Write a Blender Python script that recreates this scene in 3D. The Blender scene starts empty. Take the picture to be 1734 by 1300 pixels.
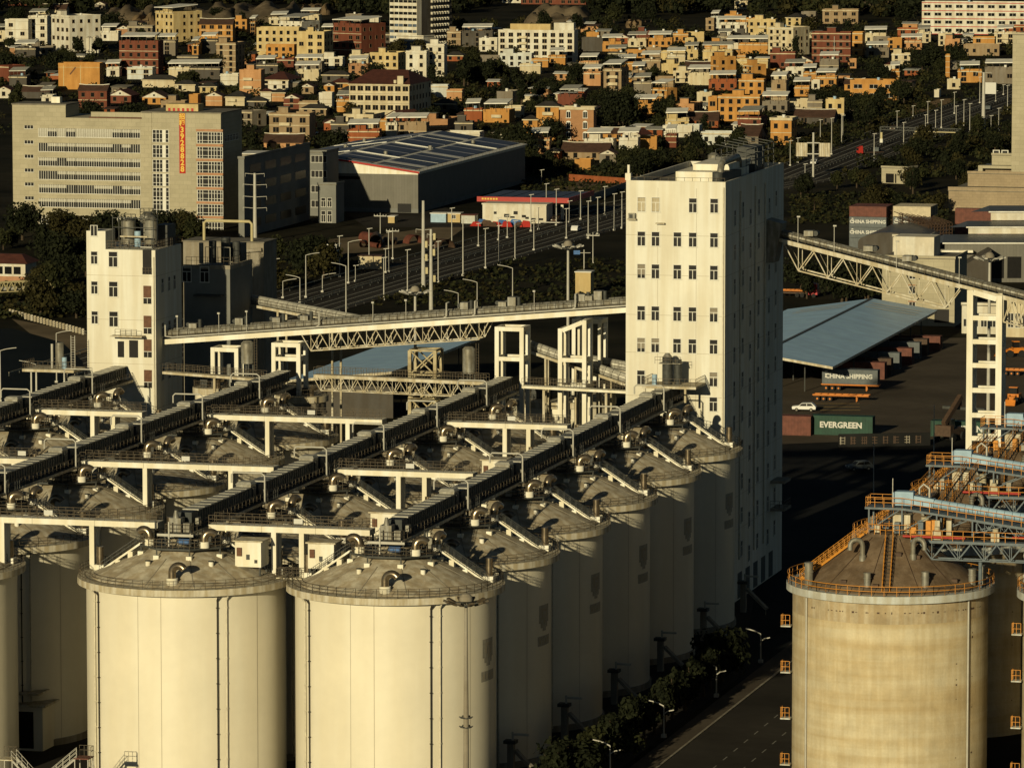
import bpy, math, random
from mathutils import Vector, Matrix
R = math.radians
rnd = random.Random(11)
sc = bpy.context.scene
COL = sc.collection

# ------------------------------------------------------------------ camera geometry (photo pixels, 1734 x 1300)
F = 9000.0; YH = -350.0; CH = 118.0
PT = math.atan((650-YH)/F); CP, SP = math.cos(PT), math.sin(PT)
def ray(px, py):
    a = (px-867)/F; b = (650-py)/F
    return (a, CP+b*SP, -SP+b*CP)
def G(px, py, z=0.0):
    d = ray(px, py); t = (z-CH)/d[2]; return (d[0]*t, d[1]*t, z)
def AT(px, py, Y):
    d = ray(px, py); t = Y/d[1]; return (d[0]*t, Y, CH+d[2]*t)
def PR(x, y, z):
    z -= CH; dz = y*CP-z*SP; u = y*SP+z*CP
    return (867+F*x/dz, 650-F*u/dz)
TH = R(14.5); CT, ST = math.cos(TH), math.sin(TH)
B0 = G(670, 986, 25.3)
def S(u, v, z=0): return (B0[0]+u*CT+v*ST, B0[1]-u*ST+v*CT, z)
def UV(x, y):
    x -= B0[0]; y -= B0[1]; return (x*CT-y*ST, x*ST+y*CT)
def u_at(px, v, z=28):
    lo, hi = -250.0, 250.0
    for _ in range(50):
        m = (lo+hi)/2
        if PR(*S(m, v, z))[0] < px: lo = m
        else: hi = m
    return lo
def z_at(py, u, v):                       # height at which site point (u, v) projects to row py
    p = S(u, v); return AT(867, py, p[1])[2]

# ------------------------------------------------------------------ materials
MATS = {}
def mat(name, rgb, rough=.8, var=.18, scale=.6, metal=0.0, streak=None, tint=None, bump=0.0, bands=None, grid=None, spec=.3):
    if name in MATS: return MATS[name]
    m = bpy.data.materials.new(name); m.use_nodes = True
    nt = m.node_tree; N = nt.nodes; L = nt.links
    b = N['Principled BSDF']
    b.inputs['Roughness'].default_value = rough; b.inputs['Metallic'].default_value = metal
    b.inputs['Specular IOR Level'].default_value = spec
    tc = N.new('ShaderNodeTexCoord')
    def noise(sc_, det=4, vec=None):
        n = N.new('ShaderNodeTexNoise'); n.inputs['Scale'].default_value = sc_; n.inputs['Detail'].default_value = det
        L.new(vec if vec else tc.outputs['Object'], n.inputs['Vector']); return n
    def mapped(s):
        mp = N.new('ShaderNodeMapping'); mp.inputs['Scale'].default_value = s
        L.new(tc.outputs['Object'], mp.inputs['Vector']); return mp.outputs['Vector']
    def ramp(src, p0, p1, c0, c1):
        r = N.new('ShaderNodeValToRGB'); e = r.color_ramp.elements
        e[0].position = p0; e[1].position = p1; e[0].color = (*c0, 1); e[1].color = (*c1, 1)
        L.new(src, r.inputs['Fac']); return r.outputs['Color']
    def mul(a, c, f=1.0):
        x = N.new('ShaderNodeMix'); x.data_type = 'RGBA'; x.blend_type = 'MULTIPLY'; x.inputs['Factor'].default_value = f
        L.new(a, x.inputs[6]); L.new(c, x.inputs[7]); return x.outputs[2]
    lo = tuple(c*(1-var) for c in rgb); hi = tuple(min(.95, c*(1+var*.6)) for c in rgb)
    if tint: hi = tint
    n = noise(scale, 6)
    col = ramp(n.outputs['Fac'], .32, .68, lo, hi)
    n2 = noise(scale*7, 3)
    col = mul(col, ramp(n2.outputs['Fac'], .3, .7, (1-var*.6,)*3, (1, 1, 1)))
    if streak:
        ns = noise(1.0, 5, mapped((streak[0], streak[0], streak[1])))
        col = mul(col, ramp(ns.outputs['Fac'], .42, .62, streak[2], (1, 1, 1)))
    if bands:                                  # horizontal pour bands (scale along z, amount colour)
        nb = noise(1.0, 5, mapped((.03, .03, bands[0])))
        col = mul(col, ramp(nb.outputs['Fac'], .38, .60, bands[1], (1, 1, 1)))
    if grid:                                   # joints of tiles / cladding (size x, size z, darkness)
        sep = N.new('ShaderNodeSeparateXYZ'); L.new(tc.outputs['Object'], sep.inputs[0])
        add = N.new('ShaderNodeMath'); add.operation = 'ADD'; L.new(sep.outputs['X'], add.inputs[0]); L.new(sep.outputs['Y'], add.inputs[1])
        cmb = N.new('ShaderNodeCombineXYZ'); L.new(add.outputs[0], cmb.inputs[0]); L.new(sep.outputs['Z'], cmb.inputs[1])
        br = N.new('ShaderNodeTexBrick'); br.offset = grid[3] if len(grid) > 3 else 0.0
        br.inputs['Scale'].default_value = 1.0; br.inputs['Brick Width'].default_value = grid[0]; br.inputs['Row Height'].default_value = grid[1]
        br.inputs['Mortar Size'].default_value = grid[4] if len(grid) > 4 else .06; br.inputs['Mortar Smooth'].default_value = .2
        br.inputs['Color1'].default_value = (1, 1, 1, 1); br.inputs['Color2'].default_value = (.9, .9, .88, 1)
        br.inputs['Mortar'].default_value = (grid[2],)*3+(1,)
        L.new(cmb.outputs[0], br.inputs['Vector']); col = mul(col, br.outputs['Color'])
    L.new(col, b.inputs['Base Color'])
    if bump:
        nb = noise(scale*9, 5); bp = N.new('ShaderNodeBump'); bp.inputs['Strength'].default_value = bump; bp.inputs['Distance'].default_value = .15
        L.new(nb.outputs['Fac'], bp.inputs['Height']); L.new(bp.outputs['Normal'], b.inputs['Normal'])
    MATS[name] = m; return m

M = {}
M['silo'] = mat('cream silo paint', (.80, .74, .585), .42, .06, .12, streak=(.35, .03, (.965, .95, .92)), spec=.4)
M['white'] = mat('weathered white concrete', (.86, .83, .72), .75, .06, .35, streak=(.8, .08, (.88, .84, .74)))
M['towerwall'] = mat('tower white render', (.76, .74, .64), .75, .05, .18, streak=(.7, .05, (.89, .85, .78)))
M['dome'] = mat('dusty dome roof', (.60, .54, .41), .9, .22, .5, streak=(.9, .25, (.72, .66, .58)), bump=.3)
M['rim'] = mat('rim slab concrete', (.62, .57, .45), .8, .14, .8, streak=(1.5, .2, (.74, .68, .56)))
M['seam'] = mat('seam line', (.42, .36, .26), .8, .1, 1)
M['darksteel'] = mat('dark painted steel', (.060, .062, .056), .6, .25, 2)
M['railsteel'] = mat('weathered rail steel', (.085, .072, .05), .6, .3, 3, tint=(.13, .095, .055))
M['galv'] = mat('dull galvanised sheet', (.30, .29, .25), .5, .25, 1.2, metal=.25, streak=(2, .3, (.7, .66, .58)))
M['roofsheet'] = mat('grey conveyor roof sheet', (.46, .44, .37), .55, .25, 1.5, metal=.15)
M['casing'] = mat('dark conveyor casing', (.045, .05, .048), .6, .25, 2)
M['steelpipe'] = mat('brown stainless duct', (.36, .29, .20), .28, .3, 1.5, metal=.85)
M['blackpipe'] = mat('black downpipe', (.035, .03, .024), .6, .2, 2)
M['whitepipe'] = mat('white downpipe', (.66, .60, .46), .5, .15, 2)
M['glass'] = mat('dark window glass', (.014, .013, .012), .35, .2, 1, spec=.15)
M['tglass'] = mat('dark far window', (.006, .006, .006), .6, .2, 1, spec=.05)
M['frame'] = mat('white window frame', (.70, .68, .60), .5, .08, 2)
M['brownpanel'] = mat('rusty brown door panel', (.14, .065, .035), .7, .25, 2)
M['bluepaint'] = mat('blue motor paint', (.06, .15, .36), .5, .15, 2)
M['asphalt'] = mat('asphalt', (.052, .047, .040), .9, .3, .05, spec=.03)
M['earth'] = mat('dark scrubby earth', (.020, .021, .013), .95, .45, .03, tint=(.042, .037, .024), spec=.03)
M['shadetarmac'] = mat('paving darkened for yard shade', (.024, .024, .023), .9, .3, .06, spec=.03)  # paving colour darkened to paint in the lower yard's shade
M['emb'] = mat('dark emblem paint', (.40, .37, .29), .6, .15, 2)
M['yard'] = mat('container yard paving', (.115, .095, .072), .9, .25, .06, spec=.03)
M['hline'] = mat('highway lane paint', (.60, .58, .50), .8, .25, 2)
M['line'] = mat('worn road paint', (.27, .26, .22), .8, .25, 2)
M['yline'] = mat('yellow road paint', (.60, .42, .14), .8, .2, 2)
M['dirt'] = mat('bare orange dirt', (.26, .18, .10), .95, .3, .12, bump=.4, spec=.03)
M['mound'] = mat('grey brown spoil', (.22, .17, .11), .95, .35, .05, bump=.5, spec=.03)
M['water'] = mat('murky pond water', (.012, .014, .012), .6, .2, .1, spec=.02)
M['conc'] = mat('grey concrete', (.33, .30, .24), .85, .18, .4, streak=(.8, .1, (.78, .74, .68)))
M['pole'] = mat('pale lamp post metal', (.46, .44, .38), .4, .1, 1)
M['orange'] = mat('orange handrail paint', (.62, .26, .035), .5, .12, 3)
M['oconc'] = mat('raw banded silo concrete', (.62, .54, .365), .85, .12, .5, streak=(1.8, .14, (.92, .89, .84)), bands=(.62, (.84, .77, .66)), bump=.15)
M['oconc2'] = mat('browner top lift of silo concrete', (.50, .42, .28), .85, .2, .5, streak=(1.6, .10, (.85, .78, .68)), bump=.15)
M['orim'] = mat('pale blue white ring beam', (.56, .58, .55), .7, .12, .8, streak=(1.3, .2, (.8, .74, .64)))
M['odome'] = mat('brown dome concrete', (.21, .15, .095), .9, .25, .4, streak=(.8, .3, (.76, .72, .66)), bump=.3)
M['bluesteel'] = mat('sky blue conveyor cover', (.32, .46, .58), .5, .15, 1)
M['slate'] = mat('slate blue truss steel', (.13, .16, .18), .55, .2, 2)
M['redpipe'] = mat('red fire pipe', (.40, .035, .025), .5, .12, 2)
M['blueroof'] = mat('blue sheet roof', (.48, .70, .95), .42, .12, .3, grid=(3.0, 300, .84, 0, .10), spec=.6)
M['rust'] = mat('rust red container', (.15, .05, .032), .65, .25, 1)
M['cgrey'] = mat('grey container', (.115, .13, .135), .6, .15, 1)
M['ccream'] = mat('cream container', (.55, .47, .32), .6, .15, 1)
M['cgreen'] = mat('green container', (.012, .055, .034), .6, .2, 1)  # green darkened to carry the shade on these containers
M['letter'] = mat('white lettering', (.60, .59, .54), .6, .05, 2)
M['gold'] = mat('gold yellow lettering', (.72, .48, .08), .6, .05, 2)
M['bannerred'] = mat('red banner cloth', (.42, .022, .012), .75, .1, 1)
M['tile'] = mat('beige tile cladding', (.43, .385, .27), .8, .10, .15, grid=(2.4, 1.2, .76, .5, .05))
M['tiledk'] = mat('tan tile cladding', (.36, .28, .18), .8, .14, .2, grid=(1.6, .8, .78, .5, .05))
M['ledge'] = mat('salmon ledge', (.42, .22, .12), .8, .12, 1)
M['greywall'] = mat('grey metal cladding', (.17, .16, .135), .7, .1, .3, grid=(.8, 300, .82))
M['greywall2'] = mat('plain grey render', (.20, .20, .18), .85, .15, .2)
M['solar'] = mat('solar panels', (.060, .066, .095), .45, .2, .4, spec=.25)
M['redtrim'] = mat('red trim', (.42, .03, .02), .6, .1, 1)
M['bark'] = mat('tree bark', (.07, .05, .03), .95, .3, 3)
M['leafa'] = mat('dark foliage', (0.017, 0.022, 0.009), .85, .5, .5, tint=(0.043, 0.045, 0.016), spec=.1)
M['leafb'] = mat('olive foliage', (0.024, 0.024, 0.009), .85, .5, .5, tint=(0.058, 0.05, 0.017), spec=.1)
M['leafc'] = mat('deep foliage', (0.01, 0.014, 0.007), .85, .5, .4, tint=(0.026, 0.03, 0.013), spec=.1)
M['tyre'] = mat('black rubber', (.015, .015, .014), .8, .2, 4)
M['carwhite'] = mat('white car paint', (.75, .74, .70), .3, .04, 1, spec=.5)
M['carred'] = mat('red cab paint', (.45, .02, .025), .4, .1, 1)
M['forange'] = mat('orange machine paint', (.62, .20, .02), .5, .15, 1)
M['mach'] = mat('grimy machine steel', (.09, .055, .035), .7, .3, 2)
# house paints
HC = {
 'W': (0.700, 0.672, 0.568), 'C': (0.625, 0.549, 0.378), 'Y': (0.609, 0.481, 0.240), 'O': (.54, .275, .075), '_': (0.530, 0.274, 0.072), 'OR': (0.317, 0.094, 0.032),
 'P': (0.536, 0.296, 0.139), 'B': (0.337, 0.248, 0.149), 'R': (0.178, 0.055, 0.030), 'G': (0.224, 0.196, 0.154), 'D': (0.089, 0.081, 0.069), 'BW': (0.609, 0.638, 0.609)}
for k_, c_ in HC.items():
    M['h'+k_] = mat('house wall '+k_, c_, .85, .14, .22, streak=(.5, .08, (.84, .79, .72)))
M['hK'] = mat('house wall brick', (.40, .21, .10), .85, .12, .4, grid=(.9, .35, .82, .5, .04))
M['roofred'] = mat('dark red roof tile', (.10, .032, .022), .8, .25, .6, grid=(.5, .5, .8, 0, .08))
M['roofbrown'] = mat('brown roof tile', (.085, .045, .030), .8, .25, .6, grid=(.5, .5, .8, 0, .08))
M['roofdark'] = mat('dark roof', (.045, .040, .034), .85, .3, .5)
M['roofgrey'] = mat('grey flat roof', (.20, .18, .14), .9, .3, .4)
M['tin'] = mat('pale tin sheet', (.78, .75, .66), .5, .15, .4)
M['roofslate'] = mat('slate grey metal roof', (.11, .115, .12), .45, .15, .4, grid=(1.2, 300, .8))

# ------------------------------------------------------------------ mesh builder
class MB:
    def __init__(s): s.v = []; s.f = []; s.mi = []; s.sm = []; s.mats = []; s.c = 0; s.smooth = False
    def m(s, mt):
        if isinstance(mt, str): mt = M[mt]
        if mt not in s.mats: s.mats.append(mt)
        s.c = s.mats.index(mt); return s
    def face(s, idx, smooth=None):
        s.f.append(tuple(idx)); s.mi.append(s.c); s.sm.append(s.smooth if smooth is None else smooth)
    def poly(s, pts, smooth=False):
        n = len(s.v); s.v += [tuple(p) for p in pts]; s.face(range(n, n+len(pts)), smooth)
    def hexa(s, p):                       # 8 points: bottom 4 ccw, top 4 ccw
        n = len(s.v); s.v += [tuple(q) for q in p]
        for q in ((3,2,1,0),(4,5,6,7),(0,1,5,4),(1,2,6,5),(2,3,7,6),(3,0,4,7)): s.face([n+i for i in q], False)
    def box(s, x0, x1, y0, y1, z0, z1):
        s.hexa(((x0,y0,z0),(x1,y0,z0),(x1,y1,z0),(x0,y1,z0),(x0,y0,z1),(x1,y0,z1),(x1,y1,z1),(x0,y1,z1)))
    def prism(s, pts, z0, z1):
        n = len(pts)
        s.poly([(x,y,z1) for x,y in pts]); s.poly([(x,y,z0) for x,y in reversed(pts)])
        for i in range(n):
            a, b = pts[i], pts[(i+1)%n]
            s.poly([(*a,z0),(*b,z0),(*b,z1),(*a,z1)])
    def bar(s, p, q, w, h=None):
        h = w if h is None else h
        p = Vector(p); q = Vector(q); d = q-p
        if d.length < 1e-6: return
        d.normalize(); up = Vector((0,0,1))
        if abs(d.z) > .95: up = Vector((0,1,0))
        r = d.cross(up).normalized()*(w/2); u = r.cross(d).normalized()*(h/2)
        s.hexa([p-r-u, p+r-u, q+r-u, q-r-u, p-r+u, p+r+u, q+r+u, q-r+u])
    def path(s, pts, r, n=10, caps=True):
        P = [Vector(p) for p in pts]; rings = []
        up = None
        for i, p in enumerate(P):
            t = (P[min(i+1,len(P)-1)]-P[max(i-1,0)]).normalized()
            if up is None:
                up = Vector((0,0,1)) if abs(t.z) < .9 else Vector((1,0,0))
            a = t.cross(up)
            if a.length < 1e-4: a = t.cross(Vector((0,1,0)))
            a.normalize(); b = a.cross(t).normalized(); up = b
            rr = r[i] if isinstance(r, (list,tuple)) else r
            k = len(s.v); rings.append(k)
            for j in range(n):
                an = 2*math.pi*j/n; s.v.append(tuple(p+a*math.cos(an)*rr+b*math.sin(an)*rr))
        for k0, k1 in zip(rings, rings[1:]):
            for j in range(n): s.face((k0+j, k1+j, k1+(j+1)%n, k0+(j+1)%n)[::-1], True)
        if caps:
            for k, rev in ((rings[0],False),(rings[-1],True)):
                ring = [s.v[k+j] for j in range(n)]; s.poly(ring[::-1] if rev else ring)
    def tube(s, p, q, r, n=10, r2=None): s.path([p, q], [r, r if r2 is None else r2], n)
    def lathe(s, prof, n=48, cx=0, cy=0, a0=0.0, a1=2*math.pi):
        closed = abs(a1-a0-2*math.pi) < 1e-6; m_ = n if closed else n+1
        for (r0,z0),(r1,z1) in zip(prof, prof[1:]):
            k = len(s.v)
            for j in range(m_):
                a = a0+(a1-a0)*j/n; c, q = math.cos(a), math.sin(a)
                s.v.append((cx+r0*c, cy+r0*q, z0)); s.v.append((cx+r1*c, cy+r1*q, z1))
            for j in range(n):
                a = k+2*j; b = k+2*((j+1)%m_); s.face((a, b, b+1, a+1), True)
    def disc(s, r, z, n=48, cx=0, cy=0): s.poly([(cx+r*math.cos(2*math.pi*j/n), cy+r*math.sin(2*math.pi*j/n), z) for j in range(n)])
    def cyl(s, cx, cy, z0, z1, r, n=16, r2=None): s.lathe([(r, z0), (r if r2 is None else r2, z1)], n, cx, cy); s.disc(r if r2 is None else r2, z1, n, cx, cy)
    def mesh(s, name):
        me = bpy.data.meshes.new(name); me.from_pydata(s.v, [], s.f)
        for mt in s.mats: me.materials.append(mt)
        me.polygons.foreach_set('material_index', s.mi); me.polygons.foreach_set('use_smooth', s.sm)
        me.update(); return me
    def build(s, name, parent=None, loc=(0,0,0), rz=0.0):
        return obj(name, s.mesh(name), parent, loc, rz)
def obj(name, me, parent=None, loc=(0,0,0), rz=0.0):
    o = bpy.data.objects.new(name, me); COL.objects.link(o); o.parent = parent
    o.location = loc; o.rotation_euler = (0,0,rz); return o
def tag(o, label=None, cat=None, group=None, kind=None):
    if label: o['label'] = label
    if cat: o['category'] = cat
    if group: o['group'] = group
    if kind: o['kind'] = kind
    return o
def thing(name, label, cat, loc=(0,0,0), rz=0.0, group=None):
    return tag(obj(name, None, None, loc, rz), label, cat, group)
def sthing(name, label, cat, u, v, group=None, z=0): return thing(name, label, cat, S(u, v, z), -TH, group)
def copy_tree(o, parent=None, kids=None):
    c = o.copy(); COL.objects.link(c); c.parent = parent
    for ch in o.children: copy_tree(ch, c)
    return c
def dup(root, loc, rz=None, label=None, group=None):
    c = copy_tree(root); c.location = loc
    if rz is not None: c.rotation_euler = (0,0,rz)
    if label: c['label'] = label
    if group: c['group'] = group
    return c
def struct(o): return tag(o, kind='structure')

def rail_line(mb, pts, h=1.1, step=1.5, w=.055, rails=(1.0, .55), closed=False):
    """posts and horizontal rails along a polyline"""
    P = [Vector(p) for p in pts]
    if closed: P.append(P[0])
    for a, b in zip(P, P[1:]):
        n = max(1, round((b-a).length/step))
        for i in range(n+1):
            p = a.lerp(b, i/n); mb.bar(p, p+Vector((0,0,h)), w)
        for r in rails: mb.bar(a+Vector((0,0,h*r)), b+Vector((0,0,h*r)), w)
def truss(mb, a, b, h, n, w=.16, side=Vector((0,0,0)), wd=None):
    """vertical Warren truss hanging below line a-b"""
    a = Vector(a)+side; b = Vector(b)+side; dn = Vector((0,0,-h)); wd = wd or w*.75
    mb.bar(a, b, w); mb.bar(a.lerp(b, .5/n)+dn, a.lerp(b, 1-.5/n)+dn, w)
    for i in range(n):
        p0 = a.lerp(b, i/n); p1 = a.lerp(b, (i+1)/n); m = a.lerp(b, (i+.5)/n)+dn
        mb.bar(p0, m, wd); mb.bar(m, p1, wd); mb.bar((p0+p1)/2, m, wd*.7)
def text_mesh(body, size, mt, depth=.02, align='CENTER', spacing=1.0):
    cu = bpy.data.curves.new('lettering', 'FONT'); cu.body = body; cu.size = size; cu.extrude = depth; cu.resolution_u = 2
    cu.offset = .035*size; cu.align_x = align; cu.align_y = 'CENTER'; cu.space_character = spacing
    o = bpy.data.objects.new('lettering', cu); COL.objects.link(o)
    dg = bpy.context.evaluated_depsgraph_get(); me = bpy.data.meshes.new_from_object(o.evaluated_get(dg))
    bpy.data.objects.remove(o); bpy.data.curves.remove(cu)
    me.materials.clear(); me.materials.append(M[mt]); me.name = 'lettering'; return me

# ------------------------------------------------------------------ camera, sun, sky
cam = bpy.data.cameras.new('camera'); co = bpy.data.objects.new('camera', cam); COL.objects.link(co)
co.location = (0, 0, CH); co.rotation_euler = (R(90)-PT, 0, 0)
cam.sensor_width = 36; cam.lens = F/1734*36; cam.clip_start = 1; cam.clip_end = 9000
sc.camera = co
SUN_AZ = R(20.8); SUN_EL = R(13)            # sun behind the camera, to its left
sd = Vector((math.sin(SUN_AZ)*math.cos(SUN_EL), math.cos(SUN_AZ)*math.cos(SUN_EL), -math.sin(SUN_EL)))
sl = bpy.data.lights.new('sun', 'SUN'); sl.energy = 5.0; sl.angle = R(.5); sl.color = (1.0, .865, .54)
so = bpy.data.objects.new('sun', sl); COL.objects.link(so); so.rotation_euler = sd.to_track_quat('-Z', 'Y').to_euler()
w = bpy.data.worlds.new('World'); sc.world = w; w.use_nodes = True
nt = w.node_tree; sky = nt.nodes.new('ShaderNodeTexSky'); sky.sky_type = 'NISHITA'; sky.sun_disc = False
sky.sun_elevation = SUN_EL; sky.sun_rotation = math.atan2(-sd.x, -sd.y)
sky.air_density = .32; sky.dust_density = .1; sky.ozone_density = .2
mx = nt.nodes.new('ShaderNodeMix'); mx.data_type = 'RGBA'; mx.blend_type = 'MULTIPLY'; mx.inputs['Factor'].default_value = 1.0; mx.inputs[7].default_value = (.88, .88, .68, 1)   # warm tint multiplied over the sky, grading the shade it fills
nt.links.new(sky.outputs['Color'], mx.inputs[6]); nt.links.new(mx.outputs[2], nt.nodes['Background'].inputs['Color'])
nt.nodes['Background'].inputs['Strength'].default_value = .05
sc.view_settings.view_transform = 'Standard'; sc.view_settings.look = 'None'; sc.view_settings.exposure = -.37
sc.cycles.max_bounces = 4; sc.cycles.diffuse_bounces = 1; sc.cycles.glossy_bounces = 2
# ================================================================== GRAIN SILOS (site frame: u to the right along the bridges, v away along the rows)
SV = 26.9; ROWS = {0: 0.0, 1: -26.0, 2: -60.0, 3: -85.5}
RIM = 12.95; RW = 11.9; ZR = 25.3
def az(al):                                 # azimuth seen from the camera side (0 = towards camera, + = right) -> unit vector in the site frame
    a = R(al); x, y = math.sin(a), -math.cos(a); return (x*CT-y*ST, x*ST+y*CT)
def zc(r): return 25.42+(11.3-r)*.42         # dome surface height at radius r
def make_stair(mb, top, foot, wdt=.8, rail='darksteel', beam='white', step=.9):
    t, f = Vector(top), Vector(foot); d = (f-t); side = Vector((-d.y, d.x, 0)).normalized()*(wdt/2)
    mb.m(beam)
    for s_ in (-1, 1): mb.bar(t+side*s_, f+side*s_, .10, .22)
    n = int(d.length/.6)
    mb.m('darksteel')
    for i in range(1, n):
        c = t.lerp(f, i/n); mb.bar(c-side, c+side, .14, .03)
    hb = MB(); hb.m(rail)
    n = max(2, int(d.length/step))
    for s_ in (-1, 1):
        for i in range(n+1):
            c = t.lerp(f, i/n)+side*s_; hb.bar(c, c+Vector((0,0,1.05)), .045)
        for h in (1.05, .6): hb.bar(t+side*s_+Vector((0,0,h)), f+side*s_+Vector((0,0,h)), .045)
    return hb
def elbow_pts(base, h, rad, dirx, diry, drop=.0):
    b = Vector(base); d = Vector((dirx, diry, 0)).normalized(); P = [b, b+Vector((0,0,h))]
    for i in range(1, 9):
        a = math.pi*i/8*(.80 if drop == 0 else 1.0); P.append(b+Vector((0,0,h))+d*(rad-rad*math.cos(a))+Vector((0,0,rad*math.sin(a))))
    if drop: P.append(P[-1]-Vector((0,0,drop)))
    return P
def make_silo():
    root = thing('grain_silo', 'x', 'silo')
    b = MB().m('silo'); b.lathe([(RW, 0), (RW, 24.55)], 72)
    b.m('seam')
    for al in (-25, -11, 48, 110, 170):
        x, y = az(al); r_ = RW+.012; t = Vector((-y, x, 0))*.03; c = Vector((x*r_, y*r_, 0))
        b.poly([c-t+Vector((0,0,.3)), c+t+Vector((0,0,.3)), c+t+Vector((0,0,24.5)), c-t+Vector((0,0,24.5))])
    b.m('conc'); b.lathe([(RW+.25, 0), (RW+.25, .8), (RW+.01, .82)], 72)
    b.build('wall', root)
    for al, mt in ((-56, 'blackpipe'), (21, 'blackpipe'), (-60.5, 'whitepipe'), (26.5, 'whitepipe')):
        p = MB().m(mt); x, y = az(al); r_ = RW+.17
        p.tube((x*r_, y*r_, .5), (x*r_, y*r_, 23.9), .085 if mt == 'blackpipe' else .11, 8)
        p.tube((x*r_, y*r_, 23.85), (x*(r_+.5), y*(r_+.5), 24.5), .11, 8)
        for z in range(2, 24, 3): p.bar((x*(r_-.2), y*(r_-.2), z), (x*(r_+.12), y*(r_+.12), z), .24, .10)
        p.build('downpipe', root)
    b = MB().m('rim'); b.lathe([(RW, 24.5), (RIM, 24.52), (RIM, ZR), (11.2, ZR+.01)], 96); b.build('rim_slab', root)
    # dome
    b = MB().m('dome'); b.lathe([(11.3, ZR-.05), (11.3, 25.42), (9.0, zc(9.0)+.02), (6, zc(6)), (2.6, zc(2.6)), (1.5, zc(2.6)+.7), (0.05, zc(2.6)+.75)], 64)
    b.m('conc')
    for al in range(0, 360, 30):             # ribs of the roof joints
        x, y = az(al+8); b.bar((x*11.2, y*11.2, 25.47), (x*5.4, y*5.4, zc(5.4)+.02), .10, .07)
    b.build('dome', root)
    b = MB().m('railsteel')
    pts = [(12.75*math.cos(2*math.pi*i/64), 12.75*math.sin(2*math.pi*i/64), ZR) for i in range(64)]
    rail_line(b, pts, 1.1, 1.25, .05, (1.0, .66, .33), True); b.build('rim_railing', root)
    # central platform on short legs
    zp = 29.1; b = MB().m('darksteel')
    oc = [(5.5*math.cos(R(22.5+45*i)), 5.5*math.sin(R(22.5+45*i))) for i in range(8)]
    b.prism(oc, zp-.22, zp); pf = b.build('platform', root)
    b = MB().m('railsteel'); rail_line(b, [(x*.98, y*.98, zp) for x, y in oc], 1.1, .75, .055, (1.0, .6, .2), True); b.build('platform_railing', pf)
    for x, y in oc:
        l = MB().m('darksteel'); r_ = math.hypot(x, y); z0 = zc(r_*.98)
        l.bar((x*.97, y*.97, z0), (x*.97, y*.97, zp-.2), .14); l.m('white'); l.box(x*.97-.34, x*.97+.34, y*.97-.34, y*.97+.34, z0-.35, z0+.35)
        l.build('leg', pf)
    for i in (1, 3):                        # stubs of inspection ports on the dome
        x, y = az(-70+i*33); r_ = 6.9; l = MB().m('white'); l.cyl(x*r_, y*r_, zc(r_)-.2, zc(r_)+.45, .30, 12); l.m('darksteel'); l.cyl(x*r_, y*r_, zc(r_)+.45, zc(r_)+.55, .36, 12)
        l.build('inspection_port', root)
    # stairs down to the rim, right and left
    for top, foot in (((5.15, 1.6, zp), (10.6, 1.9, 25.5)), ((-5.2, -1.0, zp), (-10.4, -1.2, 25.5))):
        s_ = MB(); hb = make_stair(s_, top, foot); s_.m('white')
        for t_ in (.25, .55):
            c = Vector(top).lerp(Vector(foot), t_); s_.box(c.x-.3, c.x+.3, c.y-.5, c.y+.5, c.z-1.1, c.z-.15)
        so_ = s_.build('stair', root); hb.build('handrail', so_)
    # vents
    for base, h, rad, dx, dy, rp, bz in (((1.6, -10.2, 25.6), 1.45, .85, .9, -.1, .46, .8),):
        v_ = MB().m('steelpipe'); v_.path(elbow_pts(base, h, rad, dx, dy), rp, 14); v_.m('white'); v_.cyl(base[0], base[1], base[2]-.3, base[2]+bz, .68, 16); v_.build('vent_elbow', root)
    for base, dx, dy in (((3.4, -3.4, zp), .9, .4), ((4.6, 1.4, zp), .35, .9), ((-3.6, -2.8, zp), -.9, .1)):
        v_ = MB().m('steelpipe'); v_.path(elbow_pts(base, 1.1, .75, dx, dy), .48, 14); v_.m('white'); v_.cyl(base[0], base[1], base[2]+.01, base[2]+.75, .60, 16); v_.build('vent_elbow', root)
    for x, y in ((10.6, 3.2), (-11.0, .6)):
        v_ = MB().m('steelpipe'); v_.cyl(x, y, ZR+.7, ZR+2.9, .42, 14); v_.lathe([(.48, ZR+1.7), (.48, ZR+1.85)], 14, x, y); v_.m('white'); v_.box(x-.62, x+.62, y-.62, y+.62, ZR+.02, ZR+.75); v_.build('vent_stack', root)
    # emblem on the road side of the wall
    e = MB().m('emb')
    def cq(a0, a1, z0, z1, off=.02, mt=None):
        if mt: e.m(mt)
        n = 4
        for i in range(n):
            b0, b1 = a0+(a1-a0)*i/n, a0+(a1-a0)*(i+1)/n; x0, y0 = az(b0); x1, y1 = az(b1); r_ = RW+off
            e.poly([(x0*r_, y0*r_, z0), (x1*r_, y1*r_, z0), (x1*r_, y1*r_, z1), (x0*r_, y0*r_, z1)])
    cq(60, 74, 17.2, 19.4); cq(62, 72, 16.6, 17.2); cq(64.5, 69.5, 16.2, 16.6)
    cq(63, 71, 18.6, 19.0, .035, 'seam'); cq(63, 65.2, 17.7, 18.6, .035); cq(66.4, 68.4, 17.2, 18.3, .035); cq(69.4, 71, 17.7, 18.6, .035)
    cq(58.5, 75.5, 14.4, 15.6, .02, 'emb')
    for i in range(4): cq(60.2+i*3.7, 62.6+i*3.7, 14.7, 15.3, .035, 'seam')
    e.build('emblem', root)
    return root
silo0 = make_silo()
RN = {0: 'row beside the road', 1: 'second row from the road', 2: 'third row from the road', 3: 'leftmost row'}
KN = ['front', 'second', 'third', 'fourth', 'fifth', 'last']
first = True
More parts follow.
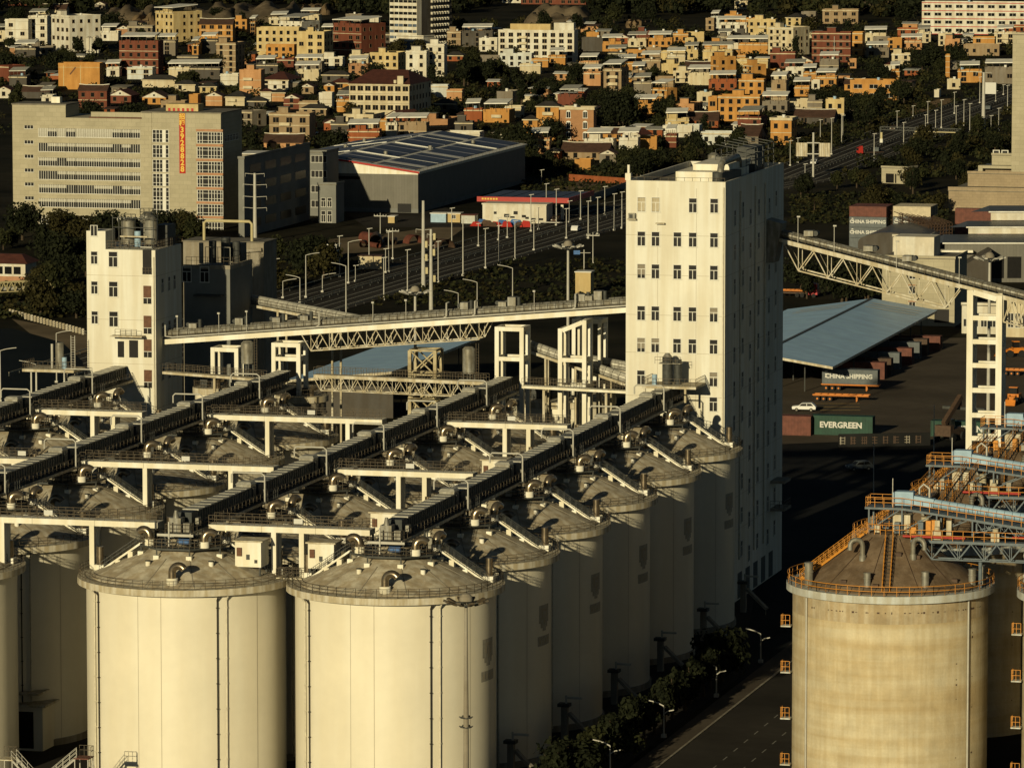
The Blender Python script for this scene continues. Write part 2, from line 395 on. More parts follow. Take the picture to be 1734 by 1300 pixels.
for r_, u in ROWS.items():
    for k in range(6):
        if r_ == 3 and k < 3: continue
        lab = 'cream concrete silo with railed dome roof, %s one of the %s' % (KN[k], RN[r_])
        if first: silo0.location = S(u, k*SV); silo0.rotation_euler = (0,0,-TH); silo0['label'] = lab; silo0['group'] = 'cream domed grain silos'; first = False
        else:
            o = dup(silo0, S(u, k*SV), -TH, lab, 'cream domed grain silos')
            if r_: 
                for c in [c for c in o.children if c.name.startswith('emblem')]: bpy.data.objects.remove(c)

# white equipment cabins on the silo roofs
def make_hut():
    h = thing('equipment_cabin', 'x', 'cabin')
    b = MB().m('white'); b.box(-1.6, 1.6, -1.5, 1.5, 0, 3.0); b.m('seam')
    for i in range(7): b.box(1.6, 1.61, -1.3+i*.4, -1.26+i*.4, .1, 2.9)
    b.m('darksteel')
    for x in (-1.4, 1.4):
        for y in (-1.3, 1.3): b.box(x-.1, x+.1, y-.1, y+.1, -1.2, 0)
    b.build('wall', h)
    b = MB().m('rim'); b.box(-1.85, 1.85, -1.75, 1.75, 3.0, 3.16); b.build('roof', h)
    b = MB().m('brownpanel'); b.box(-1.35, -.75, -1.72, -1.5, 1.3, 2.3); b.build('switch_box', h)
    b = MB().m('darksteel'); b.box(-.2, .2, -1.62, -1.5, .9, 1.5); b.box(.8, 1.15, -1.60, -1.5, .5, .9); b.build('air_vent', h)
    return h
hut0 = make_hut()
for i, (u, v, z, lab) in enumerate(((-26+8.6, -1.2, 26.9, 'white cabin with flat roof on the dome of the left front silo'),
        (-9.2, 1.5, 26.6, 'cream cabin behind the left stair of the right front silo'),
        (-9.2, SV+1.5, 26.7, 'white cabin on the second dome of the row beside the road'),
        (-9.2, SV*3+1.5, 26.7, 'white cabin on the fourth dome of the row beside the road'))):
    if i == 0: h = hut0; h.location = S(u, v, z); h.rotation_euler = (0,0,-TH)
    else: h = dup(hut0, S(u, v, z), -TH)
    h['label'] = lab; h['group'] = 'white cabins on the silo roofs'

# ------------------------------------------------------------------ conveyor galleries above each row
def make_gallery(u, k0, k1, label, tail):
    g = sthing('conveyor_gallery', label, 'conveyor', u, 0, 'dark conveyor galleries above the silo rows')
    vs, ve = k0*SV-4.2, tail
    for k in range(k0, k1+1):
        a = k*SV+1.9; b_ = min((k+1)*SV-3.9, tail)
        c = MB().m('casing'); c.box(-.75, .75, a, b_, 31.3, 32.8)
        c.m('galv'); n = int((b_-a)/.95)
        for i in range(n+1):
            y = a+.15+(b_-a-.3)*i/n
            for x in (-.8, .8): c.box(x-.05, x+.05, y-.055, y+.055, 31.35, 32.6)
        cs = c.build('casing', g)
        r_ = MB().m('roofsheet'); r_.prism([(-1.0, a), (1.0, a), (1.0, b_), (-1.0, b_)], 32.8, 32.92)
        for i in range(int((b_-a)/2.4)+1): y = a+i*2.4; r_.box(-1.02, 1.02, y, y+.08, 32.92, 32.97)
        r_.build('roof_sheet', cs)
        if b_ < tail-1:
            hd = MB().m('galv'); hd.box(-.95, .95, b_, b_+2.2, 31.2, 33.2); hd.m('roofsheet'); hd.hexa([(-1.05,b_-.1,33.2),(1.05,b_-.1,33.2),(1.05,b_+2.3,33.2),(-1.05,b_+2.3,33.2),(-.8,b_+.3,33.5),(.8,b_+.3,33.5),(.8,b_+2.0,33.5),(-.8,b_+2.0,33.5)]); hd.m('darksteel'); hd.box(.95, 1.15, b_+.4, b_+1.6, 31.6, 32.8)
            hd.build('discharge_head', g)
        if k > k0 or True:
            y = k*SV; d = MB().m('casing'); d.box(-.8, 1.0, y-.8, y+1.4, 31.0, 32.9); d.m('darksteel'); d.box(-.55, .55, y-.6, y+.6, 29.1, 31.0)
            d.m('bluepaint'); d.tube((-1.6, y-.2, 31.6), (-1.6, y+.9, 31.6), .35, 10); d.m('galv'); d.box(1.3, 1.7, y-.3, y+.7, 31.2, 32.2)
            d.build('drive_unit', g)
            for x in (-1.7, 1.7):
                for dy in (-2.6, 2.6):
                    l = MB().m('darksteel'); l.bar((x, y+dy, 29.1), (x, y+dy, 30.75), .16); l.bar((x, y+dy, 30.2), (x*.2, y+dy, 30.72), .1); l.build('support_leg', g)
            if k > k0:
                p = MB().m('pole'); z = 34.5
                p.path([(-2.0, y-2.4, 33.2), (-2.0, y-2.4, z-.3), (-1.7, y-2.4, z), (1.9, y-2.4, z), (2.3, y-2.4, z-.3), (2.3, y-2.4, 30.9)], .11, 8); p.build('vent_pipe', g)
                p = MB().m('darksteel'); rail_line(p, [(2.5, y-2.6, 30.95), (2.5, y+2.4, 30.95)], 1.1, .8, .05); rail_line(p, [(-2.5, y-2.6, 30.95), (-2.5, y+2.4, 30.95)], 1.1, .8, .05); p.box(-2.6, 2.6, y-2.7, y+2.5, 30.82, 30.95); p.build('crossing_platform', g)
        rq = random.Random(int(u*7)+k*13)
        p = MB().m('darksteel')
        for q in range(7):
            x0, y0 = rq.uniform(-4.2, 4.2), k*SV+rq.uniform(-4, 4); z0 = 29.15
            p.tube((x0, y0, z0), (x0, y0, z0+rq.uniform(.9, 2.6)), rq.choice((.06, .09, .14)), 6)
        p.tube((-4.4, k*SV-3.2, 29.6), (4.4, k*SV-3.2+rq.uniform(-.4, .4), 29.6), .07, 6); p.tube((-1.5, k*SV-3, 30.2), (-1.5, k*SV+9, 30.2), .08, 6); p.build('pipework', g)
        for q in range(3):
            x0, y0 = rq.uniform(-4.0, 4.0), k*SV+rq.uniform(-3.6, 3.6); p = MB().m(rq.choice(('galv', 'darksteel', 'pole'))); h0 = rq.uniform(.5, 1.5); p.box(x0-.3, x0+.35, y0-.25, y0+.3, 29.12, 29.12+h0); p.m('darksteel'); p.cyl(x0, y0, 29.12+h0, 29.3+h0, .16, 8); p.build('control_box', g)
        for dx, dy in ((2.9, 3.2), (-2.4, 6.0)):         # small lamps / junction boxes hanging below
            p = MB().m('pole'); p.box(dx-.2, dx+.2, k*SV+dy, k*SV+dy+.35, 29.9, 30.35); p.m('darksteel'); p.bar((dx, k*SV+dy+.2, 30.3), (1.8 if dx > 0 else -1.8, k*SV+dy+.2, 30.7), .06); p.build('flood_lamp', g)
    wk = MB().m('darksteel'); wk.box(-1.1, 1.85, vs, ve, 30.74, 30.82); wk.box(-1.25, -1.1, vs, ve, 30.35, 30.82)
    wk.m('rim'); wk.box(1.85, 1.95, vs, ve, 30.5, 30.86)
    w_ = wk.build('walkway', g)
    rl = MB().m('railsteel')
    rail_line(rl, [(1.8, vs, 30.82), (1.8, ve, 30.82)], 1.1, 1.5, .05); rail_line(rl, [(-1.2, vs, 30.82), (1.8, vs, 30.82)], 1.1, .9, .05); rail_line(rl, [(-1.2, vs, 30.82), (-1.2, ve, 30.82)], 1.1, 2.2, .045, (1.0,))
    rl.build('walkway_railing', w_)
    # head machinery at the front end
    y = k0*SV-2.6; d = MB().m('galv'); d.box(-1.0, .4, y-.6, y+1.0, 30.85, 32.5); d.cyl(-.3, y-.2, 32.5, 33.4, .38, 12, .2); d.box(.7, 1.5, y-.5, y+.5, 30.85, 31.9)
    d.m('bluepaint'); d.tube((.2, y-.8, 29.75), (1.6, y-.8, 29.75), .36, 12); d.m('pole'); d.bar((-.7, y-1.7, 29.2), (-.7, y-1.7, 32.2), .16); d.bar((-2.2, y-1.6, 30.6), (2.3, y-1.6, 30.6), .18, .3)
    d.build('tail_drive', g)
    return g
make_gallery(0, 0, 5, 'dark conveyor gallery over the road side silo row, running up to the tall tower', 149.0)
make_gallery(ROWS[1], 0, 5, 'dark conveyor gallery over the second silo row from the road', 152.0)
make_gallery(ROWS[2], 0, 5, 'dark conveyor gallery over the third silo row from the road', 152.0)
make_gallery(ROWS[3], 3, 5, 'dark conveyor gallery over the leftmost silo row, ending at the smaller white tower', 152.0)

# ------------------------------------------------------------------ white concrete walkway bridges between the rows
def bridge(k, pl, pr, cols, label, signs=()):
    v = k*SV+2.0; u0, u1 = u_at(pl, v, 31), u_at(pr, v, 31)
    g = sthing('walkway_bridge', label, 'footbridge', (u0+u1)/2, v, 'white walkway bridges between the silo rows')
    h = (u1-u0)/2
    b = MB().m('white'); n = max(1, round(2*h/8.0))
    for i in range(n):
        x0 = -h+2*h*i/n; x1 = -h+2*h*(i+1)/n
        b.hexa([(x0+(.9 if i == 0 else .02), -1.2, 30.62), (x1-.02, -1.2, 30.62), (x1-.02, 1.2, 30.62), (x0+(.9 if i == 0 else .02), 1.2, 30.62), (x0+.02, -1.2, 31.3), (x1-.02, -1.2, 31.3), (x1-.02, 1.2, 31.3), (x0+.02, 1.2, 31.3)])
    b.m('seam'); b.box(-h+.1, h-.1, -1.15, 1.15, 30.7, 31.25)
    b.build('deck', g)
    r_ = MB().m('railsteel')
    for y in (-1.1, 1.1): rail_line(r_, [(-h+.1, y, 31.3), (h-.1, y, 31.3)], 1.15, .95, .05, (1.0, .6, .25))
    r_.build('railing', g)
    for px in cols:
        x = u_at(px, v-1, 28)-(u0+u1)/2
        for y in (-.85, .85):
            c = MB().m('white'); c.box(x-.3, x+.3, y-.3, y+.3, -5.9+31.3 if True else 0, 30.62); c.build('column', g)
    for t in signs:
        x = -h+2*h*t; s_ = MB().m('letter'); s_.box(x-.55, x+.55, -1.2, -1.14, 31.75, 32.35); s_.build('sign_plate', g)
bridge(0, -45, 272, (4, 156), 'white walkway bridge at the left edge, ending at the left front silo', (.42,))
bridge(0, 357, 631, (464, 511), 'white walkway bridge spanning between the two front silos', (.56,))
bridge(2, -60, 68, (), 'short white walkway bridge cut by the left edge, middle line', (.8,))
bridge(2, 139, 468, (246, 391), 'white walkway bridge over the wide gap, middle line of bridges', (.55,))
bridge(2, 569, 805, (675, 719), 'white walkway bridge in the middle line, over the white cabins', (.55,))
bridge(4, 60, 245, (157, 192), 'white walkway bridge in front of the smaller white tower', ())
bridge(4, 353, 651, (453, 589), 'long white walkway bridge in the far line over the wide gap', (.6,))
bridge(4, 755, 964, (855, 895), 'white walkway bridge in front of the low round cream silo', (.55,))
# steel link walkways low between neighbouring silos
def link(u, v, label):
    g = sthing('link_walkway', label, 'walkway', u, v, 'low steel link walkways between silo rims')
    b = MB().m('rim'); b.box(-1.6, 1.6, -.6, .6, 25.32, 25.45); b.build('deck', g)
    r_ = MB().m('railsteel')
    for y in (-.55, .55): rail_line(r_, [(-1.6, y, 25.45), (1.6, y, 25.45)], 1.1, .6, .05)
    r_.build('railing', g)
link(-13, 0, 'short railed walkway linking the rims of the two front silos')

# ------------------------------------------------------------------ loading spouts at the road side of the silo row
sp = None
for k in range(0, 6):
    if sp is None:
        sp = thing('loading_spout', 'x', 'loading spout', (0,0,0), 0, 'grain loading spouts along the road')
        b = MB().m('conc'); b.box(-.4, .4, -.4, .4, 0, 4.2); b.m('darksteel'); b.box(-.8, .7, -.7, .7, 4.2, 4.6); b.build('hopper', sp)
        b = MB().m('pole'); b.bar((.2, 0, 5.3), (2.2, 0, 5.3), .32, .25); b.bar((.2, 0, 4.5), (.2, 0, 5.6), .22); b.build('arm', sp)
        b = MB().m('conc'); b.bar((.6, -.2, 3.4), (3.9, -2.0, .9), .55, .4); b.bar((3.7, -1.9, .0), (3.7, -1.9, .8), .1); b.build('chute', sp); o = sp
    else: o = copy_tree(sp)
    o.location = S(10.6, k*SV+13.5); o.rotation_euler = (0,0,-TH)
    o['label'] = 'pale grain loading spout beside the road, %s one counted from the viewer' % ['first', 'second', 'third', 'fourth', 'fifth', 'sixth'][k]

# ================================================================== THE TALL WHITE TOWER
def window_mesh(wd, h, transom=.36, mul=1):
    b = MB().m('glass'); b.box(-wd/2, wd/2, -.02, .05, 0, h)
    b.m('frame'); t = .07
    b.box(-wd/2-t, -wd/2+.02, -.07, .05, -t, h+t); b.box(wd/2-.02, wd/2+t, -.07, .05, -t, h+t)
    b.box(-wd/2, wd/2, -.07, .05, h, h+t); b.box(-wd/2-.12, wd/2+.12, -.14, .05, -.13, -.02)
    if transom: b.box(-wd/2, wd/2, -.06, .04, h*(1-transom), h*(1-transom)+.09)
    for i in range(mul):
        x = -wd/2+wd*(i+1)/(mul+1); b.box(x-.045, x+.045, -.06, .04, 0, h*(1-transom) if transom else h)
    return b.mesh('window')
WM = {}
def add_window(parent, wd, h, loc, rz=0.0, transom=.36, mul=1):
    key = (round(wd, 2), round(h, 2), transom, mul)
    if key not in WM: WM[key] = window_mesh(wd, h, transom, mul)
    return obj('window', WM[key], parent, loc, rz)
TU0, TU1, TV0, TV1, TZ = -7.3, 7.4, 149.2, 191.0, 62.3
tw = sthing('white_tower', 'tall white concrete tower block with rows of paired windows, taller than everything around', 'tower', 0, TV0)
W_, D_ = TU1, TV1-TV0
b = MB().m('towerwall'); b.box(TU0, TU1, 0, D_, 0, TZ-1.1)
b.box(TU0, TU1, 0, .3, TZ-1.1, TZ); b.box(TU0, TU1, D_-.3, D_, TZ-1.1, TZ); b.box(TU0, TU0+.3, .3, D_-.3, TZ-1.1, TZ); b.box(TU1-.3, TU1, .3, D_-.3, TZ-1.1, TZ)
b.m('seam')
for z in (10.5, 15.5, 20.5, 26.5, 31.0, 37.3, 42.8, 48.6, 54.4): b.box(TU0-.005, TU1+.005, -.006, D_, z, z+.05)
for x in (-2.6, 3.1): b.box(x, x+.05, -.006, .1, 0, TZ-1)
b.build('wall', tw)
b = MB().m('roofgrey'); b.box(TU0+.3, TU1-.3, .3, D_-.3, TZ-1.1, TZ-1.0); b.build('roof', tw)
blr = random.Random(17)
cx = [u_at(px, TV0, 50) for px in (1086, 1110, 1147, 1173, 1209)]
for row, (py, cols) in enumerate(((347, (0, 1, 3, 4)), (405, range(5)), (460, range(5)), (531, range(5)), (585, range(5)), (640, (0, 4)), (682, (4,)))):
    z = z_at(py+12, 0, TV0)
    for c in cols:
        w_o = add_window(tw, 1.15, 2.0, (cx[c], 0, z))
        if (row == 0 and c < 2) or blr.random() < .22:
            b = MB().m('conc' if row else 'rim'); f_ = .05 if row == 0 else blr.choice((.5, .66, 1.1)); h0_ = 1.95; b.box(-.52, .52, -.045, -.022, min(f_, 1.3), h0_); b.build('blind', w_o)
# road side face: narrow windows in staggered columns
for j, (v, zs) in enumerate(((6.5, 0), (12.2, .8), (17.5, -.6), (23.4, .4), (31.0, 0), (36.0, .7))):
    for i in range(11):
        add_window(tw, 1.15, 2.2, (TU1, v, 5.5+i*5.0+zs), R(90))
for v in (10, 20.5, 27.5):
    p = MB().m('whitepipe'); p.tube((TU1+.15, v, 6), (TU1+.15, v, TZ-2), .11, 8); p.build('downpipe', tw)
p = MB().m('whitepipe'); p.tube((TU1-.25, -.14, 12), (TU1-.25, -.14, TZ-.8), .10, 8); p.build('downpipe', tw)
for px, py in ((1071, 366), (1119, 373)):
    u = u_at(px, TV0, 50); z = z_at(py, u, TV0); a = MB().m('galv')
    if px < 1100: a.box(u-.5, u+.5, -.75, -.12, z-.35, z+.45); a.m('darksteel'); a.cyl(u-.1, -.76, z-.3, z-.29, .02, 8); a.box(u-.32, u+.18, -.77, -.74, z-.25, z+.30)
    a.m('rim'); a.box(u-.65, u+.65, -.8, -.0, z-.5, z-.36); a.build('air_conditioner', tw)
# roof structures
b = MB().m('white'); b.box(-1.2, 6.6, 5.5, 20, TZ-1, TZ+1.0); b.box(.6, 6.0, 9, 24, TZ+1.0, TZ+1.9); b.build('roof_house', tw)
b = MB().m('galv'); b.cyl(.4, 24, TZ-1, TZ+2.2, .9, 16); b.cyl(.4, 24, TZ+2.2, TZ+2.6, .9, 16, .3); b.build('roof_tank', tw)
b = MB().m('galv'); b.path([(6.0, 3, TZ-.6), (6.0, 3, TZ+1.4), (6.0, 3.6, TZ+2.2), (6.0, 5, TZ+2.6), (5.9, 15, TZ+2.6), (5.8, 16.5, TZ+2.0), (5.8, 17, TZ)], .5, 14); b.build('roof_duct', tw)
b = MB().m('darksteel'); b.bar((5.8, 2.0, TZ+.6), (6.4, 12, TZ+.4), 1.6, 1.3); b.cyl(5.9, 1.6, TZ-.6, TZ+1.2, .8, 12); b.build('roof_fan', tw)
b = MB().m('darksteel')
for v in range(18, 41, 4):
    for x in (2.0, 6.6): b.bar((x, v, TZ), (x, v, TZ+3.4), .1)
    b.bar((2.0, v, TZ+4.2), (6.6, v, TZ+3.4), .1); b.bar((2.0, v, TZ+2.4), (6.6, v, TZ+2.4), .1)
for z in (1.6, 2.5, 3.4):
    for x in (2.0, 6.6): b.bar((x, 18, TZ+z), (x, 38, TZ+z), .1)
b.box(2.6, 5.4, 30, 37, TZ-1, TZ+3.0); b.build('roof_frame', tw)
b = MB().m('railsteel'); rail_line(b, [(TU0+.2, .4, TZ), (TU1-.2, .4, TZ)], .5, 1.2, .05, (1.0,)); b.build('roof_railing', tw)
b = MB().m('white'); b.box(TU0-.2, TU0+.6, .2, 1.2, TZ, TZ+1.0); b.cyl(TU0+.2, .7, TZ+1, TZ+2.2, .2, 10); b.build('roof_lamp', tw)
b = MB().m('conc'); b.box(TU1, TU1+2.2, 33, 38, 10.2, 10.6); b.box(TU1, TU1+2.2, 33, 38, 14.4, 14.8); b.m('railsteel'); rail_line(b, [(TU1, 33.1, 10.6), (TU1+2.1, 33.1, 10.6), (TU1+2.1, 38, 10.6)], 1.1, .8, .05); b.build('balcony', tw)
b = MB().m('darksteel')
for i in range(6): b.box(TU1+.0, TU1+.03, 4+i*5.6, 7+i*5.6, .2, 4.0)
b.build('roller_door', tw)
# platform with a filter in front of the tower
g = sthing('filter_platform', 'railed steel platform with grey dust filter and blue tank against the tall tower', 'platform', 0, TV0-5)
zp = 33.2
b = MB().m('rim'); b.box(-3.4, 4.6, -1.5, 4.9, zp-.35, zp); b.build('deck', g)
b = MB().m('railsteel'); rail_line(b, [(-3.3, 4.8, zp), (-3.3, -1.4, zp), (4.5, -1.4, zp), (4.5, 4.8, zp)], 1.1, .8, .05); b.build('railing', g)
b = MB().m('darksteel'); b.cyl(-.3, 1.5, zp, zp+3.9, .75, 16); b.cyl(1.2, 1.8, zp, zp+3.6, .55, 14); b.m('galv'); b.cyl(-.3, 1.5, zp+3.9, zp+4.5, .75, 16, .3); b.box(-1.4, 1.8, .6, 2.6, zp+3.0, zp+3.1); b.build('dust_filter', g)
b = MB().m('bluesteel'); b.cyl(-1.9, .2, zp, zp+1.5, .38, 12); b.build('blue_tank', g)
b = MB().m('rim'); b.bar((3.0, -1.3, 30.9), (3.0, -1.3, zp-.3), .3); b.bar((-3, -1.3, 30.9), (-3, -1.3, zp-.3), .3); b.build('leg', g)
b = MB().m('railsteel'); rail_line(b, [(-1.8, 0, zp+3.1), (2.0, 0, zp+3.1)], 1.0, .7, .05); b.build('upper_railing', g)

# ================================================================== THE SMALLER WHITE TOWER, LEFT
L0, L1, LV, LD = -90.8, -80.0, 152.0, 12.5
LZ = z_at(424, -80, LV); LT = z_at(391, -90, LV)
lt = sthing('white_headhouse', 'smaller square white tower at the left with brown door panels and rooftop filters', 'tower', L0, LV)
w_ = L1-L0
b = MB().m('towerwall'); b.box(0, w_, 0, LD, 0, LZ); b.box(0, 3.0, 0, 4.5, LZ, LT); b.m('seam')
for z in (20, 26.6, 33.2, 39.8, 46.4): b.box(-.005, w_+.005, -.006, LD, z, z+.05)
b.build('wall', lt)
for px, py, ww, hh in ((160, 412, 1.0, 1.5), (160, 459, 1.0, 1.8), (192, 461, 1.35, 2.2), (160, 511, 1.0, 1.8), (192, 513, 1.35, 2.2), (160, 563, 1.0, 1.8), (192, 565, 1.35, 2.2)):
    add_window(lt, ww, hh, (u_at(px, LV, 45)-L0, 0, z_at(py, 0, LV)-hh/2), transom=.36 if py > 430 else 0)
px0 = u_at(249.5, LV, 45)-L0
b = MB().m('glass'); z0, z1 = z_at(486, 0, LV), z_at(443, 0, LV); b.box(px0-.7, px0+.7, -.03, .05, z0, z1); b.m('railsteel'); rail_line(b, [(px0-.7, -.1, z0), (px0+.7, -.1, z0)], 1.0, .5, .05); b.m('frame'); b.bar((px0-.9, -.5, z1+.4), (px0+.9, -.5, z1+.4), .1); b.build('loading_opening', lt)
for py in (522, 574, 615, 668):
    z = z_at(py, 0, LV); b = MB().m('brownpanel'); b.box(px0-.62, px0+.62, -.05, .05, z-.4, z+1.4); b.m('glass'); b.box(px0-.62, px0+.62, -.045, .05, z-1.3, z-.4); b.m('frame'); b.box(px0-.03, px0+.03, -.07, .02, z-1.3, z-.4); b.box(px0-.65, px0+.65, -.07, .02, z-.46, z-.38); b.build('door_panel', lt)
for v in (3.2, 6.4, 9.0):
    for z in (24, 30.6, 37.2, 43.8): add_window(lt, 1.0, 2.0, (w_, v, z), R(90))
p = MB().m('whitepipe'); p.tube((w_-.25, -.12, 18), (w_-.25, -.12, LZ-1), .1, 8); p.build('downpipe', lt)
zc_ = z_at(594, 0, LV); b = MB().m('rim'); b.box(4.2, 9.2, -1.9, 0, zc_, zc_+.18); b.m('railsteel'); rail_line(b, [(5.0, -1.8, zc_+.18), (8.4, -1.8, zc_+.18)], 1.0, .8, .05); b.build('canopy', lt)
b = MB().m('glass'); b.box(4.8, 5.8, -.04, .02, zc_-3.2, zc_-.8); b.box(6.6, 8.0, -.04, .02, zc_-3.2, zc_-.6); b.build('doorway', lt)
b = MB().m('railsteel'); rail_line(b, [(3.2, .2, LZ), (w_-.2, .2, LZ), (w_-.2, LD-.2, LZ)], 1.3, .7, .06, (1.0, .6, .3)); b.build('roof_railing', lt)
for x, y, r_, h in ((5.4, 3.6, 1.1, 4.0), (8.8, 4.2, 1.0, 4.3), (7.0, 7.5, 1.0, 4.6)):
    b = MB().m('galv'); b.cyl(x, y, LZ+.6, LZ+h, r_, 18); b.cyl(x, y, LZ+h, LZ+h+.5, r_, 18, .35); b.m('darksteel')
    for i in range(4): a = i*math.pi/2+.4; b.bar((x+r_*math.cos(a), y+r_*math.sin(a), LZ), (x+r_*math.cos(a), y+r_*math.sin(a), LZ+1.2), .15)
    rail_line(b, [(x+1.05*r_*math.cos(i*math.pi/4), y+1.05*r_*math.sin(i*math.pi/4), LZ+h) for i in range(8)], 1.0, 1.2, .05, (1.0, .5), True); b.build('roof_filter', lt)
b = MB().m('bluesteel'); b.cyl(7.2, 2.6, LZ+.2, LZ+2.6, .5, 12); b.build('blue_tank', lt)
b = MB().m('darksteel')
for x in (3.6, 4.6, 10.0): b.bar((x, 1.6, LZ), (x, 1.6, LZ+5.0), .1)
b.bar((3.6, 1.6, LZ+3.2), (10, 1.6, LZ+3.2), .1); b.bar((3.6, 1.6, LZ+4.6), (10, 1.6, LZ+4.6), .1); b.box(8.6, 10.4, 7, 11, LZ, LZ+3.2); b.m('rim'); b.bar((5.0, 1.0, LZ+1.9), (9.3, 1.0, LZ+1.9), .3, .2); b.build('roof_frame', lt)
# left annex platform with ladder tank beside it
g = sthing('tank_platform', 'railed platform with silver filter tank left of the smaller white tower', 'platform', L0-3.5, LV-5)
zz = z_at(625, L0, LV-5)
b = MB().m('rim'); b.box(-4.5, 3.6, -1.6, 3.5, zz-.4, zz); b.build('deck', g)
b = MB().m('railsteel'); rail_line(b, [(-4.4, 3.4, zz), (-4.4, -1.5, zz), (3.5, -1.5, zz)], 1.2, .8, .055); b.build('railing', g)
b = MB().m('galv'); b.cyl(.5, 1.0, zz, zz+3.8, .62, 14); b.m('pole'); b.tube((-.6, .8, zz), (-.6, .8, zz+3.6), .2, 8); b.build('filter_tank', g)
b = MB().m('bluesteel'); b.cyl(1.5, .3, zz, zz+1.7, .38, 12); b.build('blue_tank', g)
b = MB().m('pole'); 
for x in (2.6, 3.2): b.bar((x, .2, zz-.3), (x, .2, zz+5.0), .08)
for i in range(14): b.bar((2.6, .2, zz+i*.36), (3.2, .2, zz+i*.36), .05)
b.build('ladder', g)
for x in (-3.2, -2.4, 2.0): b = MB().m('pole'); b.bar((x, -1.2, 25.3), (x, -1.2, zz-.3), .22); b.build('leg', g)
# ================================================================== MAIN CONVEYOR BRIDGE between the two white towers
VB = 157.0
uL, uR = L1+.1, TU0-.05
zL, zR = z_at(577, uL, VB), z_at(522, uR, VB)
def zb(u): return zL+(zR-zL)*(u-uL)/(uR-uL)
g = sthing('conveyor_bridge', 'long sloping conveyor bridge with railings joining the smaller white tower to the tall tower', 'conveyor bridge', 0, VB)
b = MB().m('white'); b.bar((uL, -1.7, zL), (uR, -1.7, zR), .3, .75); b.bar((uL, 1.7, zL), (uR, 1.7, zR), .3, .75); b.m('darksteel'); b.bar((uL, 0, zL+.25), (uR, 0, zR+.25), 3.1, .15); b.build('deck', g)
p = MB().m('pole'); p.path([(uL+.4, -2.05, zL+2.6), (uL+.4, -2.05, zL+.9), (uL+1.5, -2.05, zb(uL+1.5)+.65), (uR-.3, -2.05, zR+.65)], .12, 8)
for t in (.33, .60, .66, .87):
    u = uL+(uR-uL)*t; p.path([(u, -2.05, zb(u)+.65), (u+.5, -2.05, zb(u)+1.0), (u+.5, -2.05, zb(u)+2.9), (u+.5, -.6, zb(u)+2.9)], .13, 8)
p.build('pipe', g)
b = MB().m('galv')
for y, h in ((-.75, 1.15), (.95, 1.25)):
    n = 60
    for i in range(n):
        a, c = uL+(uR-uL)*(i+.03)/n, uL+(uR-uL)*(i+.97)/n
        b.path([(a, y, zb(a)+h), (c, y, zb(c)+h)], .56, 12)
b.build('belt_cover', g)
b = MB().m('railsteel'); rail_line(b, [(uL, -1.75, zL+.35), (uR, -1.75, zR+.35)], 1.05, 1.3, .05, (1.0, .55)); rail_line(b, [(uL, 1.75, zL+.35), (uR, 1.75, zR+.35)], 1.05, 1.3, .05, (1.0, .55)); b.build('railing', g)
for t in (.06, .16, .24, .30, .64, .72, .74, .885, .90, .92):                 # drives and filters along the belt
    u = uL+(uR-uL)*t; b = MB().m('galv'); z = zb(u)+1.7; b.box(u-.6, u+.6, -1.0, .6, z, z+.7+.3*(int(t*100)%3)); b.m('darksteel'); b.cyl(u+.9, -.2, z, z+1.3, .28, 10); b.tube((u-.9, -.5, z+.5), (u-.9, .6, z+.5), .3, 10); b.build('belt_drive', g)
for t in (.03, .12, .18, .45, .52, .79):
    u = uL+(uR-uL)*t; b = MB().m('pole'); b.bar((u, -1.7, zb(u)+.4), (u, -1.7, zb(u)+3.6), .07); b.box(u-.18, u+.18, -1.9, -1.5, zb(u)+3.6, zb(u)+3.85); b.build('lamp', g)
b = MB().m('rim')
ua, ub = u_at(516, VB, 38), u_at(832, VB, 40)
for y in (-1.6, 1.6):
    b = MB().m('rim'); truss(b, (ua, 0, zb(ua)-.35), (ub, 0, zb(ub)-.35), 2.5, 10, .17, Vector((0, y, 0))); b.build('truss', g)
b = MB().m('rim')
for i in range(10):
    u = ua+(ub-ua)*(i+.5)/10; b.bar((u, -1.6, zb(u)-2.85), (u, 1.6, zb(u)-2.85), .1)
b.build('cross_bracing', g)
def portal(pxa, pxb, top_py, beams, label, v=VB-2.2, depth=3.6, sec=.62, zbase=0.0, slope=0.0):
    ua, ub = u_at(pxa, v, 35), u_at(pxb, v, 35); zt = z_at(top_py, ua, v)
    g = sthing('portal_frame', label, 'support frame', (ua+ub)/2, v, 'white concrete frames carrying the conveyor bridge'); h = (ub-ua)/2
    for x, dz in ((-h, 0), (h, slope)):
        for y in (0, depth): b = MB().m('white'); b.box(x-sec/2, x+sec/2, y-sec/2, y+sec/2, zbase, zt+dz); b.build('column', g)
    for y in (0, depth):
        b = MB().m('white'); b.bar((-h+sec/2, y, zt-.3), (h-sec/2, y, zt+slope-.3), sec*.9, .62); b.build('beam', g)
        for py in beams: z = z_at(py, ua, v); b = MB().m('white'); b.box(-h+sec/2, h-sec/2, y-sec*.45, y+sec*.45, z-.3, z+.3); b.build('beam', g)
    for x, dz in ((-h, 0), (h, slope)):
        b = MB().m('white'); b.bar((x, sec/2, zt+dz-.3), (x, depth-sec/2, zt+dz-.3), sec*.9, .6); b.build('beam', g)
        for py in beams: z = z_at(py, ua, v); b = MB().m('white'); b.box(x-sec*.45, x+sec*.45, sec/2, depth-sec/2, z-.3, z+.3); b.build('beam', g)
    return g
portal(361, 401, 588, (), 'left white portal frame under the conveyor bridge, beside the grey filter')
portal(464, 506, 580, (607,), 'white portal frame with a middle beam under the left half of the bridge')
portal(842, 884, 553, (607,), 'white portal frame with a middle beam under the right half of the bridge')
portal(949, 990, 556, (609, 655), 'tall open white frame with a sloping top beam beside the tall tower', slope=1.3)
